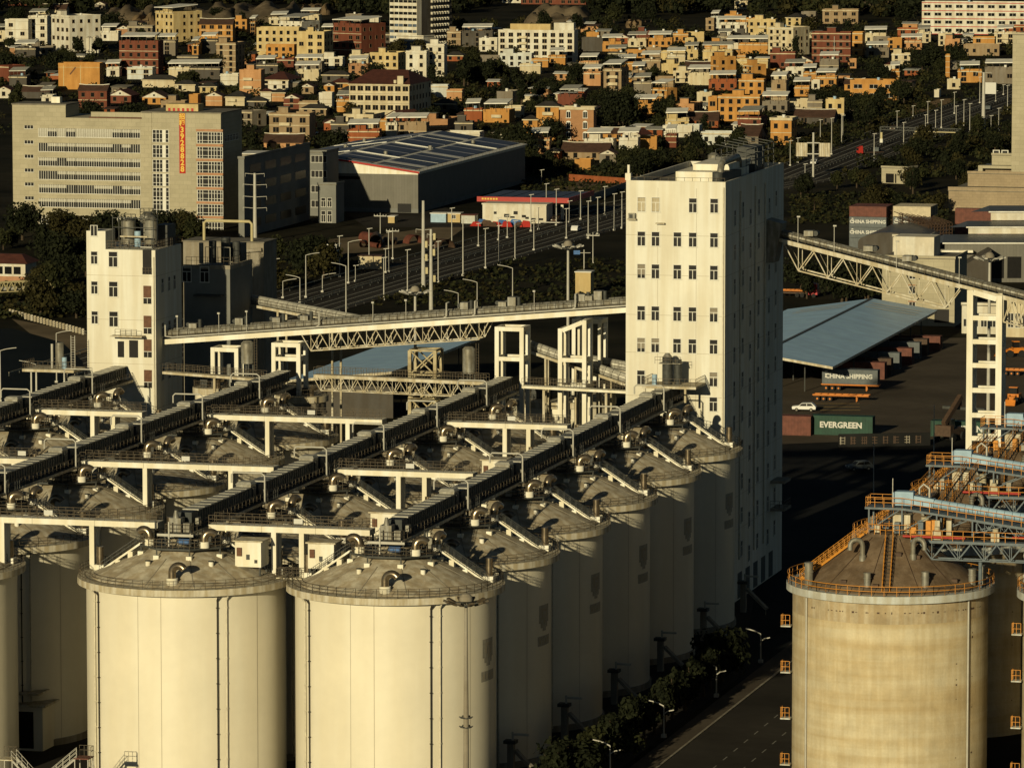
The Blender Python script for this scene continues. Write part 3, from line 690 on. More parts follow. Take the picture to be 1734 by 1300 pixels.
portal(972, 1016, 540, (640,), 'white frame standing behind the one with the sloping top', v=VB+7, sec=.55)
# filters hanging near the bridge
for px, py, h, lab in ((419, 615, 3.0, 'grey cylinder filter beside the left portal frame'), (794, 632, 3.6, 'grey cylinder filter standing right of the yellowed steel trestle')):
    v = VB-4; u = u_at(px, v, 34); z = z_at(py, u, v)
    g = sthing('filter_tank', lab, 'filter', u, v, 'grey cylinder filters under the bridge')
    b = MB().m('galv'); b.cyl(0, 0, z, z+h, .95, 18); b.cyl(0, 0, z+h, z+h+.35, .95, 18, .6); b.lathe([(.98, z+.9), (.98, z+1.05)], 18); b.build('tank', g)
    b = MB().m('darksteel')
    for i in range(4): a = i*math.pi/2+.5; b.bar((.85*math.cos(a), .85*math.sin(a), 0), (.85*math.cos(a), .85*math.sin(a), z), .2)
    b.build('stand', g)
    b = MB().m('railsteel'); 
    for x in (1.2, 1.6): b.bar((x, -.4, z-1), (x, -.4, z+h+.9), .06)
    for i in range(12): b.bar((1.2, -.4, z-1+i*.42), (1.6, -.4, z-1+i*.42), .04)
    b.build('ladder', g)
# lower service walkways (railed steel decks)
def service_deck(pa, pb, py_a, py_b, v, label, trs=0, legs=(), wdt=1.8, mt='rim'):
    ua, ub = u_at(pa, v, 31), u_at(pb, v, 31); za, zb_ = z_at(py_a, ua, v), z_at(py_b, ub, v)
    g = sthing('service_walkway', label, 'walkway', ua, v); L_ = ub-ua
    b = MB().m(mt); b.bar((0, 0, za-.18), (L_, 0, zb_-.18), wdt, .36); b.build('deck', g)
    b = MB().m('railsteel')
    for y in (-wdt/2+.05, wdt/2-.05): rail_line(b, [(0, y, za), (L_, y, zb_)], 1.1, .85, .05, (1.0, .55))
    b.build('railing', g)
    if trs:
        for y in (-wdt/2, wdt/2): b = MB().m('rim'); truss(b, (0, y, za-.4), (L_, y, zb_-.4), 1.9, trs, .13); b.build('truss', g)
    for t in legs: b = MB().m('rim'); b.bar((L_*t, 0, 0), (L_*t, 0, za+(zb_-za)*t-.36), .35); b.build('leg', g)
    return g
service_deck(278, 449, 628, 641, VB-7, 'railed service walkway right of the smaller white tower', legs=(.5, .96))
service_deck(534, 826, 633, 646, VB-6, 'trussed service walkway passing in front of the blue roofed shed', 12, (.98,))
service_deck(886, 1062, 652, 661, VB-5, 'cream service walkway in front of the low round silo', legs=(.2, .8), mt='white')
# sloping covered conveyors by the tall tower
def inclined(pa, pb, ya, yb, v, label, vb=None, cover=True, legs=(.35, .75)):
    vb = v if vb is None else vb
    ua, ub = u_at(pa, v, 34), u_at(pb, vb, 34); A = Vector((ua, v, z_at(ya, ua, v))); B_ = Vector((ub, vb, z_at(yb, ub, vb)))
    g = sthing('inclined_conveyor', label, 'conveyor', 0, 0)
    b = MB().m('rim'); n_ = Vector((-(B_-A).y, (B_-A).x, 0)).normalized()
    for s_ in (-1, 1): b.bar(A+n_*1.1*s_, B_+n_*1.1*s_, .2, .4)
    b.m('darksteel'); b.bar(A+Vector((0,0,.1)), B_+Vector((0,0,.1)), 2.0, .15); b.build('deck', g)
    b = MB().m('roofsheet'); n = 14
    for i in range(n): b.path([A.lerp(B_, (i+.03)/n)+Vector((0,0,.8)), A.lerp(B_, (i+.97)/n)+Vector((0,0,.8))], .75, 12)
    b.build('belt_cover', g)
    b = MB().m('railsteel')
    for s_ in (-1, 1): rail_line(b, [A+n_*1.15*s_+Vector((0,0,.2)), B_+n_*1.15*s_+Vector((0,0,.2))], 1.0, 1.2, .05)
    b.build('railing', g)
    for t in legs:
        c = A.lerp(B_, t); b = MB().m('rim')
        for s_ in (-1, 1): b.bar((c+n_*s_)*1.0-Vector((0,0,c.z)), c+n_*s_-Vector((0,0,.2)), .3)
        b.build('leg', g)
    return g
inclined(893, 1062, 592, 650, VB+4, 'covered conveyor sloping down behind the open white frames', legs=(.2, .5, .72))
inclined(1000, 1075, 618, 632, VB+9, 'short covered conveyor entering the tall tower', legs=(.5,))
inclined(410, 640, 512, 556, VB+34, 'covered conveyor descending right from the grey building behind the left tower', vb=VB+22, legs=(.3, .7))
# yellowed steel trestle
v = VB-1; ua, ub = u_at(694, v, 33), u_at(737, v, 33); zt = z_at(593, ua, v)
g = sthing('steel_trestle', 'rust yellowed steel trestle with cross bracing under the bridge', 'trestle', ua, v)
L_ = ub-ua; M['tres'] = mat('yellowed trestle steel', (.46, .36, .19), .7, .3, 1, tint=(.56, .48, .30))
b = MB().m('tres')
for x in (0, L_):
    for y in (0, 3.6): b.bar((x, y, 0), (x, y, zt), .5)
b.build('column', g)
b = MB().m('tres')
for i in range(5):
    z0, z1 = zt-3.6*(i+1), zt-3.6*i
    for y in (0, 3.6): b.bar((0, y, z0), (L_, y, z1), .18); b.bar((0, y, z1), (L_, y, z0), .18); b.bar((0, y, z1), (L_, y, z1), .28)
    for x in (0, L_): b.bar((x, 0, z0), (x, 3.6, z1), .18); b.bar((x, 0, z1), (x, 3.6, z1), .28)
b.build('bracing', g)
# low round cream silo and the small round bins
def bin_(px, py, rpx, zt_, mt, label, v):
    u = u_at(px, v, zt_); Y = S(u, v)[1]; r_ = rpx/9055*Y; z = z_at(py, u, v)
    g = sthing('round_bin', label, 'silo', u, v)
    b = MB().m(mt); b.lathe([(r_-.35, 0), (r_-.35, z-2.8), (r_-.15, z-2.75), (r_-.15, z-2.45), (r_-.35, z-2.4), (r_-.35, z-.9)], 56); b.build('wall', g)
    b = MB().m('rim'); b.lathe([(r_-.35, z-.92), (r_, z-.9), (r_, z)], 56); b.disc(r_, z, 56); b.build('rim_slab', g)
    b = MB().m('railsteel'); rail_line(b, [((r_-.2)*math.cos(i*math.pi/18), (r_-.2)*math.sin(i*math.pi/18), z) for i in range(36)], 1.1, 2, .05, (1.0, .5), True); b.build('railing', g)
    b = MB().m('steelpipe'); b.path(elbow_pts((r_*.5, -r_*.4, z), .8, .6, .8, -.6), .36, 12); b.m('darksteel'); b.box(-r_*.5, -r_*.1, -r_*.4, 0, z, z+1.4); b.box(0, r_*.3, 0, r_*.3, z, z+1.0); b.build('roof_vent', g)
bin_(953, 672, 92, 28, 'silo', 'low round cream silo lit by the sun, left of the tall tower', VB+13)
bin_(511, 668, 46, 28, 'conc', 'small round grey bin behind the long far walkway bridge', VB-1)
bin_(358, 655, 32, 28, 'silo', 'small round cream bin under the left portal frame', VB-3)
# grey building behind the smaller tower, and the lit concrete block beside it
v = LV+26
ua, ub = u_at(312, v, 35), u_at(390, v, 35); zt = z_at(448, ua, v)
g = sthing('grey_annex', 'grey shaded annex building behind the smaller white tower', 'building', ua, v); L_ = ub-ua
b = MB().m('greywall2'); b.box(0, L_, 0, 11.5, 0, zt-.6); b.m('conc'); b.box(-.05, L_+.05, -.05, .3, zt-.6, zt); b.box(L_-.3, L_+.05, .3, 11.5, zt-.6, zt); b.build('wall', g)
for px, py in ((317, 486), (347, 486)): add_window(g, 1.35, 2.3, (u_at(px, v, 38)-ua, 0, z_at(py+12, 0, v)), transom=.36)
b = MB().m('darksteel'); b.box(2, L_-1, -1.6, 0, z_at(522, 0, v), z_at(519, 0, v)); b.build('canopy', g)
b = MB().m('darksteel')
for x, y, r_, h in ((3.4, 4, .6, 3.4), (5.2, 5, .75, 3.9), (6.6, 6, .6, 3.2)): b.cyl(x, y, zt, zt+h, r_, 14)
b.box(4.4, 7.0, 7, 10, zt, zt+2.8); b.m('galv'); b.tube((2.0, 2.6, zt), (2.0, 2.6, zt+3.2), .35, 12)
for q_ in range(5): b.bar((2.8+q_, 2.2, zt), (2.8+q_, 2.2, zt+2.6), .08)
b.bar((2.8, 2.2, zt+2.6), (6.8, 2.2, zt+2.6), .08); b.build('roof_filter', g)
b = MB().m('railsteel'); rail_line(b, [(.3, .2, zt), (L_-.2, .2, zt), (L_-.2, 11, zt)], 1.2, .9, .05); b.build('roof_railing', g)
v = LV+52; ua, ub = u_at(311, v, 35), u_at(447, v, 35); zt = z_at(409, ua, v)
g = sthing('concrete_block', 'plain concrete block building with a yellow pipe frame on its roof', 'building', ua, v); L_ = ub-ua
b = MB().m('conc'); b.box(0, L_, 0, 7, 0, zt); b.m('glass'); b.box(L_-.0, L_+.02, 2, 5, 18, 21); b.m('conc'); b.bar((L_-4.5, -.4, 0), (L_-4.5, -.4, z_at(445, 0, v)), .7); b.bar((L_-4.5, -.4, z_at(445, 0, v)), (L_-.2, -.4, z_at(441, 0, v)), .5); b.build('wall', g)
b = MB().m('roofgrey'); b.box(-.15, L_+.15, -.15, 7.15, zt, zt+.2); b.build('roof', g)
M['ypipe'] = mat('pale yellow pipe', (.48, .41, .22), .6, .1, 1)
b = MB().m('ypipe'); xa = u_at(343, v, 40)-ua; xb = u_at(424, v, 40)-ua; zz = z_at(394, 0, v); b.path([(xa, 1, zt+.2), (xa, 1, zz-.4), (xa+.4, 1, zz), (xb-.4, 1, zz), (xb, 1, zz-.4), (xb, 1, zt+.2)], .24, 10); b.build('pipe_frame', g)

# ================================================================== RIGHT-HAND TRUSSED CONVEYOR AND ITS CONCRETE TOWER
v = TV0+31.0
uA, uC, uE = TU1+1.6, u_at(1642, v, 40), u_at(1760, v, 40)
zA = z_at(404, uA, v); zC = z_at(486, uC, v); sl_ = (zC-zA)/(uC-uA); zE = zA+sl_*(uE-uA)
g = sthing('trussed_conveyor', 'sloping trussed conveyor leaving the tall tower toward the right edge', 'conveyor bridge', 0, v)
b = MB().m('rim'); 
for y in (-1.5, 1.5): b.bar((uA, y, zA), (uE, y, zE), .3, .5)
b.m('darksteel'); b.bar((uA, 0, zA+.1), (uE, 0, zE+.1), 2.8, .15); b.build('deck', g)
b = MB().m('galv'); n = 56
for i in range(n):
    a, c = uA+(uE-uA)*(i+.03)/n, uA+(uE-uA)*(i+.97)/n
    for y in (-.6, .8): b.path([(a, y, zA+sl_*(a-uA)+.9), (c, y, zA+sl_*(c-uA)+.9)], .52, 12)
b.build('belt_cover', g)
b = MB().m('railsteel')
for y in (-1.6, 1.6): rail_line(b, [(uA, y, zA+.25), (uE, y, zE+.25)], 1.05, 1.1, .05)
b.build('railing', g)
uB = u_at(1628, v, 40); zB = zA+sl_*(uB-uA)
for y in (-1.5, 1.5): b = MB().m('rim'); truss(b, (uA+1, y, zA+sl_-.3), (uB, y, zB-.3), 3.6, 6, .2); b.build('truss', g)
b = MB().m('rim')
for i in range(6): u = uA+1+(uB-uA-1)*(i+.5)/6; b.bar((u, -1.5, zA+sl_*(u-uA)-3.9), (u, 1.5, zA+sl_*(u-uA)-3.9), .12)
b.build('cross_bracing', g)
u1 = u_at(1690, v, 40)
for y in (-1.5, 1.5): b = MB().m('rim'); truss(b, (u1, y, zA+sl_*(u1-uA)-.3), (uE, y, zE-.3), 3.4, 3, .2); b.build('truss', g)
for t in (.12, .35, .50): u = uA+(uE-uA)*t; b = MB().m('galv'); z = zA+sl_*(u-uA)+1.6; b.box(u-.8, u+.6, -1.0, .8, z, z+.8); b.m('darksteel'); b.tube((u+.9, -.7, z+.4), (u+.9, .7, z+.4), .4, 10); b.build('belt_drive', g)
for t in (.08, .22, .46, .70): u = uA+(uE-uA)*t; b = MB().m('pole'); z = zA+sl_*(u-uA); b.bar((u, -1.6, z+.3), (u, -1.6, z+4.2), .07); b.box(u-.15, u+.35, -1.75, -1.45, z+4.1, z+4.3); b.build('lamp', g)
b = MB().m('galv'); b.hexa([(TU1, -2, zA-3.5), (TU1+1.2, -2, zA-3.5), (TU1+1.2, 2, zA-3.5), (TU1, 2, zA-3.5), (TU1, -2, zA+3), (TU1+2.4, -2, zA+2.4), (TU1+2.4, 2, zA+2.4), (TU1, 2, zA+3)]); b.build('transfer_hood', g)
g = sthing('ladder_tower', 'tall white open concrete frame tower carrying the right trussed conveyor', 'support frame', 0, v)
ub_ = u_at(1698, v, 30); dv = 3.2
lev = [z_at(py, uC, v) for py in (487, 536, 576, 616, 658, 700, 739, 790, 835, 880, 925, 970)]
for x in (uC+.35, ub_-.35):
    for y in (-dv/2, dv/2):
        b = MB().m('white'); b.box(x-.45, x+.45, y-.35, y+.35, 0, lev[0]-.2 if x < uC+1 else lev[0]+sl_*4); b.build('column', g)
for i, z in enumerate(lev):
    for y in (-dv/2, dv/2):
        b = MB().m('white'); x0, x1 = uC+.8, ub_-.8
        if i == 0: b.bar((x0, y, z-.5), (x1, y, z-.5+sl_*4), .62, .8)
        else: b.box(x0, x1, y-.3, y+.3, z-.35, z+.35)
        b.build('beam', g)
    for x in (uC+.35, ub_-.35):
        b = MB().m('white'); b.box(x-.4, x+.4, -dv/2+.35, dv/2-.35, z-.75-(i == 0)*.6, z-.05-(i == 0)*.6); b.build('beam', g)

# ================================================================== THE ORANGE-RAILED SILO PLANT, RIGHT
O0 = G(1508, 984, 24.2); OZ = 24.2
OU, OV = UV(O0[0], O0[1]); SO = 41.5
sc_ = 9055/O0[1]; RO = 179/sc_; RWO = RO-.75
def make_osilo():
    root = thing('concrete_silo', 'x', 'silo')
    b = MB().m('oconc'); b.lathe([(RWO, 0), (RWO, OZ-3.4)], 72); b.m('oconc2'); b.lathe([(RWO, OZ-3.4), (RWO, OZ-.85)], 72)
    b.m('mach')
    rr = random.Random(4)
    for i in range(46):                       # rust spots of the form ties under the ring beam and down the right side
        al = rr.uniform(-62, 62) if i < 36 else rr.choice((38, 52)); z = OZ-2.3+.25*math.cos(R(al)) if i < 36 else rr.uniform(4, OZ-5)
        x, y = az(al); r_ = RWO+.012; t = Vector((-y, x, 0))*rr.uniform(.05, .16); c = Vector((x*r_, y*r_, z)); h = Vector((0,0,rr.uniform(.03, .14)))
        b.poly([c-t-h, c+t-h, c+t+h, c-t+h])
    b.build('wall', root)
    b = MB().m('orim'); b.lathe([(RWO, OZ-.9), (RO, OZ-.88), (RO, OZ), (11.0, OZ+.01)], 96); b.build('rim_slab', root)
    for al in (-61, 47):
        x, y = az(al); r_ = RWO+.16; p = MB().m('pole'); p.tube((x*r_, y*r_, .4), (x*r_, y*r_, OZ-1.1), .12, 8); p.build('downpipe', root)
    zt = OZ+6.0; b = MB().m('odome'); b.lathe([(11.4, OZ-.05), (11.4, OZ+.1), (10.9, OZ+.35), (2.9, zt-.3), (2.6, zt), (0.02, zt+.05)], 64)
    b.m('mach')
    for al in (-48, -18, 14, 40): 
        x, y = az(al); b.bar((x*10.6, y*10.6, OZ+.62), (x*3.2, y*3.2, zt-.35), .05, .03)
    for al, r_ in ((-38, 9.9), (-14, 10.2), (6, 5.5), (28, 6.0), (46, 9.9)):
        x, y = az(al); z = OZ+.35+(10.9-r_)*.668; b.bar((x*r_, y*r_, z-.1), (x*r_, y*r_, z+.32), .7, .6)
    b.build('dome', root)
    b = MB().m('orange'); pts = [((RO-.12)*math.cos(2*math.pi*i/52), (RO-.12)*math.sin(2*math.pi*i/52), OZ) for i in range(52)]
    rail_line(b, pts, 1.15, 3, .065, (1.0, .5), True); b.build('rim_railing', root)
    def ostair(al, w_=.9):
        x, y = az(al); A = Vector((x*3.4, y*3.4, zt-.1)); B_ = Vector((x*11.0, y*11.0, OZ+.45))
        s_ = MB(); hb = make_stair(s_, A, B_, w_, 'orange', 'orange', .7); o = s_.build('stair', root); hb.build('handrail', o)
    ostair(-7); ostair(-82)
    for al, r_, h, rp in ((-66, 11.0, 2.6, .52), (-20, 10.0, 1.5, .42), (20, 10.0, 1.6, .46), (62, 10.6, 1.7, .46), (74, 11.2, 2.0, .42)):
        x, y = az(al); x *= r_; y *= r_; z = OZ+.35+max(0, 10.9-r_)*.668; v_ = MB().m('galv'); v_.cyl(x, y, z-.4, z+h, rp, 14); v_.lathe([(rp+.07, z+h*.55), (rp+.07, z+h*.62)], 14, x, y); v_.lathe([(rp+.08, z+h-.08), (rp+.08, z+h)], 14, x, y); v_.build('vent_stack', root)
    for al, r_, dx in ((-36, 6.3, -1), (22, 6.0, 1)):
        x, y = az(al); x *= r_; y *= r_; z = OZ+.35+(10.9-r_)*.668; v_ = MB().m('galv'); v_.path(elbow_pts((x, y, z-.3), 1.9, .75, dx*.95, -.3, .5), .30, 12); v_.lathe([(.42, z-.2), (.42, z+.5)], 12, x, y); v_.build('vent_elbow', root)
    b = MB().m('orange'); rail_line(b, [(3.2*math.cos(R(i*45)), 3.2*math.sin(R(i*45)), zt) for i in range(8)], 1.2, .9, .06, (1.0, .5), True); b.build('platform_railing', root)
    for i in range(4):                        # small rest platforms of the ladder on the left side
        x, y = az(-88); z = OZ-5.2-i*5.6; b = MB().m('orim'); cx_, cy_ = x*(RWO+.75), y*(RWO+.75); b.box(cx_-.6, cx_+.6, cy_-.6, cy_+.6, z-.15, z); b.m('orange'); rail_line(b, [(cx_-.55, cy_-.55, z), (cx_+.5, cy_-.55, z)], 1.3, .55, .05, (1.0, .5)); rail_line(b, [(cx_-.55, cy_-.55, z), (cx_-.55, cy_+.55, z)], 1.3, .55, .05, (1.0, .5)); b.build('rest_platform', root)
    return root
os0 = make_osilo(); gname = 'banded concrete silos with orange railings'
for i, (du, dv_, lab) in enumerate(((0, 0, 'banded brown concrete silo with orange railings and brown dome, at the right front'),
      (27.8, .5, 'banded concrete silo with orange railings, cut off by the right edge'),
      (0, SO, 'concrete silo with a pale dome directly behind the right front one'),
      (27.8, SO, 'concrete silo behind the one cut off by the right edge'),
      (0, 2*SO, 'third concrete silo from the front, under the middle blue conveyor'))):
    o = os0 if i == 0 else copy_tree(os0)
    o.location = S(OU+du, OV+dv_); o.rotation_euler = (0,0,-TH); o['label'] = lab; o['group'] = gname
def blue_line(dv_, label, far=1.0):
    g = sthing('blue_conveyor', label, 'conveyor', OU+1.6, OV+dv_, 'sky blue conveyors of the orange railed plant')
    zt = OZ+6.0; zc0 = zt+3.2; L_ = 32
    Zs = lambda x: zc0-.125*max(0, x)
    d = MB().m('slate'); d.box(-4.5, 0, -1.6, 1.6, zc0-.35, zc0-.1); d.bar((0, 0, Zs(0)-.22), (L_, 0, Zs(L_)-.22), 3.2, .25); d.build('deck', g)
    b = MB().m('bluesteel'); b.box(-1.0, 1.2, -.75, .75, zc0+.1, zc0+1.75); b.cyl(-1.0, -.0, zc0+.2, zc0+1.6, .5, 10); b.bar((1.2, 0, Zs(1.2)+.9), (3.6, 0, Zs(3.6)+.85), 1.2, 1.1); b.build('drive_head', g)
    b = MB().m('bluesteel'); n = 30
    for i in range(n): a, c = 3.6+(L_-3.6)*(i+.02)/n, 3.6+(L_-3.6)*(i+.97)/n; b.path([(a, 0, Zs(a)+.85), (c, 0, Zs(c)+.85)], .52, 12)
    b.build('belt_cover', g)
    r_ = MB().m('orange'); rail_line(r_, [(-4.4, 1.5, zc0-.1), (-4.4, -1.5, zc0-.1), (0, -1.5, zc0-.1), (L_, -1.5, Zs(L_)-.1)], 1.2, 1.1, .06, (1.0, .5)); rail_line(r_, [(-4.4, 1.5, zc0-.1), (0, 1.5, zc0-.1), (L_, 1.5, Zs(L_)-.1)], 1.2, 1.4, .05, (1.0, .5)); r_.build('railing', g)
    for x in (-4, 0, 4.2, 8.5):
        for y in (-1.5, 1.5): t_ = MB().m('slate'); t_.bar((x, y, zt), (x, y, Zs(x)-.35), .18); t_.bar((x, y, zt+.3), (x+3.6, y, Zs(x+3.6)-.4), .12); t_.build('support_leg', g)
    for y in (-1.5, 1.5): t_ = MB().m('slate'); truss(t_, (9, y, Zs(9)-.35), (L_, y, Zs(L_)-.35), 1.2, 12, .12); t_.build('truss', g)
    p = MB().m('pole'); p.path([(2.0, -1.0, zc0+1.6), (2.0, -1.0, zc0+2.3), (2.5, -1.0, zc0+2.8), (3.2, -1.0, zc0+2.3), (3.2, -1.0, zc0+1.2)], .12, 8); p.bar((-1.2, -1.2, zc0), (-1.2, -1.2, zc0+3.4), .08); p.build('vent_pipe', g)
    rq = random.Random(int(dv_)+3)
    for q in range(9):
        x = rq.uniform(-3.5, 9); p = MB().m(rq.choice(('rim', 'slate', 'galv', 'orange'))); p.box(x-.3, x+.3, rq.uniform(-2.2, -1.6), -1.3, zt+.1, zt+rq.uniform(.7, 1.9)); p.build('control_box', g)
    m_ = MB().m('rim'); m_.box(-1.2, .9, -1.0, 1.0, zt+.1, zt+2.2); m_.cyl(2.5, .3, zt, zt+1.9, .5, 12); m_.box(3.6, 4.6, -.6, .6, zt, zt+1.3); m_.build('hopper', g)
    return g
blue_line(0, 'sky blue conveyor over the right front dome, the nearest of three')
blue_line(SO, 'sky blue conveyor in the middle of three, behind the nearest one')
blue_line(2*SO, 'sky blue conveyor farthest back, beside the white frame tower')
def low_walk(dv_, label):
    g = sthing('trussed_walkway', label, 'walkway', OU, OV+dv_, 'slate blue trussed walkways with orange railings')
    z = OZ+5.6; L_ = 32
    b = MB().m('slate'); b.box(3.0, L_, -3.4, -1.9, z-.3, z); b.build('deck', g)
    for y in (-3.35, -1.95): b = MB().m('slate'); truss(b, (4, y, z-.25), (L_, y, z-.25), 2.0, 9, .15); b.build('truss', g)
    r_ = MB().m('orange'); rail_line(r_, [(3.0, -3.35, z), (L_, -3.35, z)], 1.2, 1.25, .06, (1.0, .5)); r_.build('railing', g)
    p = MB().m('redpipe'); p.tube((2.0, -3.0, z+.35), (9.5, -3.0, z+.35), .16, 8); p.tube((15, -2.2, z+.5), (L_, -2.2, z+.5), .14, 8); p.build('fire_pipe', g)
    for x in (11.3, 17.6, 25): p = MB().m('slate'); p.tube((x, -2.7, OZ if x < 12 else 0), (x, -2.7, z-2.2), .24, 10); p.build('post', g)
    for x in (6, 13, 20, 24): p = MB().m('rim'); p.box(x-.5, x+.5, -2.6, -1.9, z, z+1.1); p.cyl(x, -2.2, z+1.1, z+1.5, .35, 10); p.build('junction_box', g)
low_walk(0, 'slate trussed walkway with orange railing and red pipe, right of the front brown dome')
low_walk(SO, 'slate trussed walkway with orange railing, second one back')
# orange stair flights linking the domes
def link_stair(dv_, label):
    g = sthing('linking_stair', label, 'stair', OU, OV+dv_, 'orange stair flights between the brown domes')
    s_ = MB(); hb = make_stair(s_, (.5, SO*.5+9, OZ+9.2), (-2.2, 6.5, OZ+5.0), 1.3, 'orange', 'orange', .8); o = s_.build('stair', g); hb.build('handrail', g)
    s2 = MB(); h2 = make_stair(s2, (3.8, SO-6, OZ+9.4), (.8, 14, OZ+2.6), 1.5, 'orange', 'darksteel', .8); s2.build('stair', g); h2.build('handrail', g)
    b = MB().m('orange')
    for y in range(4, int(SO)-4, 3): rail_line(b, [(-3.2+y*.05, y, OZ+6.0), (-3.2+y*.05, y+2.6, OZ+6.0)], 1.3, 1.2, .06)
    b.m('slate'); b.box(-3.4, -1.0, 4, SO-4, OZ+5.7, OZ+5.95); b.build('landing', g)
    for y in (10, 18, 26): b = MB().m('slate'); b.bar((-2.2, y, 0), (-2.2, y, OZ+5.7), .3); b.build('post', g)
link_stair(0, 'orange stair flight rising behind the right front dome')
link_stair(SO, 'orange stair flight farther back, rising to the white frame tower')

# ------------------------------------------------------------------ small structures at the foot of the left silos
u, v = ROWS[2]+7.4, SV-9.3; g = sthing('silo_entrance', 'shaded cream entrance porch with a dark doorway at the foot of a left silo', 'porch', u, v)
b = MB().m('silo'); b.box(-2.6, 2.6, -1.6, 3, 0, 5.6); b.build('wall', g); b = MB().m('rim'); b.box(-3.2, 3.2, -2.4, 3, 5.6, 5.85); b.box(-2.4, 2.2, -1.9, 3, 7.0, 7.2); b.build('canopy', g); b = MB().m('glass'); b.box(-1.3, 1.4, -1.66, -1.55, .3, 4.9); b.build('doorway', g)
for px, py, sx, lab in ((14, 1283, 1, 'pale steel landing with a stair at the bottom left corner'), (142, 1281, -1, 'brown roofed stair landing against the left front silo')):
    Yq = 606; p = AT(px, py, Yq); g = thing('stair_landing', lab, 'stair', (p[0], Yq, 0), -TH, 'stair landings at the silo feet'); z = p[2]
    b = MB().m('rim' if sx > 0 else 'rust'); b.box(-.9, .9, -1.0, 1.0, z-.12, z); b.build('deck', g)
    b = MB().m('pole')
    for x in (-.8, .8):
        for y in (-.9, .9): b.bar((x, y, 0), (x, y, z-.1), .1)
    b.build('leg', g); s_ = MB(); hb = make_stair(s_, (.8*sx, -.3, z), (3.8*sx, -1.2, z-2.6), 1.0, 'pole', 'pole'); s_.build('stair', g); hb.build('handrail', g)
    b = MB().m('railsteel'); rail_line(b, [(-.85, .95, z), (.85, .95, z), (.85, 0, z)], 1.2, .6, .05); b.build('railing', g)
# ================================================================== GROUND, ROADS, YARDS, WATER
def sheet(name, pts, mt, z):
    b = MB().m(mt); b.poly([(p[0], p[1], 0) for p in pts]); return struct(b.build(name, None, (0, 0, z)))
sheet('ground', [(-2600, 200), (2600, 200), (2600, 8000), (-2600, 8000)], 'earth', 0)
sheet('yard', [G(1180, 1500), G(1330, 900), G(1300, 640), G(1340, 575), G(1640, 572), G(1760, 560), G(2200, 900), G(2200, 1500)], 'yard', .02)
sheet('yard_shade_sheet', [G(1180, 1500), G(1300, 900), G(1320, 752), G(1420, 748), G(1700, 742), G(1760, 800), G(2200, 1500)], 'shadetarmac', .026)  # darker paving sheet, also standing in for shade on the lower yard
sheet('plant_paving', [S(-130, -70), S(22, -70), S(22, 200), S(-130, 200)], 'asphalt', .012)
def strip(name, pts, wd, mt, z):
    P = [Vector((p[0], p[1], 0)) for p in pts]; L_, R_ = [], []
    for i, p in enumerate(P):
        t = (P[min(i+1, len(P)-1)]-P[max(i-1, 0)]).normalized(); n = Vector((-t.y, t.x, 0))
        L_.append(p+n*wd/2); R_.append(p-n*wd/2)
    b = MB().m(mt)
    for i in range(len(P)-1): b.poly([R_[i], R_[i+1], L_[i+1], L_[i]])
    return struct(b.build(name, None, (0, 0, z))), L_, R_
def dashes(name, a, b_, n, ln, wd, z, mt='line'):
    a, b_ = Vector(a), Vector(b_); d = (b_-a).normalized(); m_ = MB().m(mt); s_ = Vector((-d.y, d.x, 0))*wd/2
    for i in range(n):
        p = a.lerp(b_, i/max(1, n-1)); q = p+d*ln; m_.poly([p-s_, q-s_, q+s_, p+s_])
    return struct(m_.build(name, None, (0, 0, z)))
ra, rb = Vector(G(1196, 1310)), Vector(G(1316, 1211)); dv_ = (rb-ra).normalized()
RC = lambda t, off: tuple(ra+dv_*t+Vector((dv_.y, -dv_.x, 0))*off)
strip('road', [RC(-60, 2), RC(140, 2)], 17, 'asphalt', .032)
dashes('lane_marking', RC(-40, 0), RC(90, 0), 22, 2.4, .16, .040)
dashes('lane_marking', RC(-40, 3.6), RC(90, 3.6), 22, 2.4, .16, .040)
dashes('edge_marking', RC(-50, -6.0), RC(-50, -6.0), 1, 150, .16, .040)
b = MB().m('conc')
for o_ in (-6.7, ): 
    p, q = Vector(RC(-60, o_)), Vector(RC(140, o_)); b.bar(p+Vector((0,0,.06)), q+Vector((0,0,.06)), .3, .16)
struct(b.build('kerb'))
b = MB().m('yard'); n_ = Vector((dv_.y, -dv_.x, 0)); p, q = Vector(RC(-60, -8.4)), Vector(RC(140, -8.4)); b.bar(p+Vector((0,0,.05)), q+Vector((0,0,.05)), 3.0, .1); struct(b.build('pavement'))
HW = [G(120, 640), G(330, 572), G(510, 516), G(700, 461), G(880, 411), G(1060, 358), G(1345, 303), G(1560, 218), G(1734, 158), G(1900, 105)]
_, hl, hr = strip('highway', HW, 27, 'asphalt', .03)
def offs(pts, o):
    P = [Vector((p[0], p[1], 0)) for p in pts]; out = []
    for i, p in enumerate(P):
        t = (P[min(i+1, len(P)-1)]-P[max(i-1, 0)]).normalized(); out.append(p+Vector((-t.y, t.x, 0))*o)
    return out
for o_ in (-10, -6.5, -3.5, 3.5, 6.5, 10):
    b = MB().m('hline'); A_ = offs(HW, o_-.09); B_ = offs(HW, o_+.09)
    for i in range(len(A_)-1): b.poly([A_[i], A_[i+1], B_[i+1], B_[i]])
    struct(b.build('lane_line', None, (0, 0, .04)))
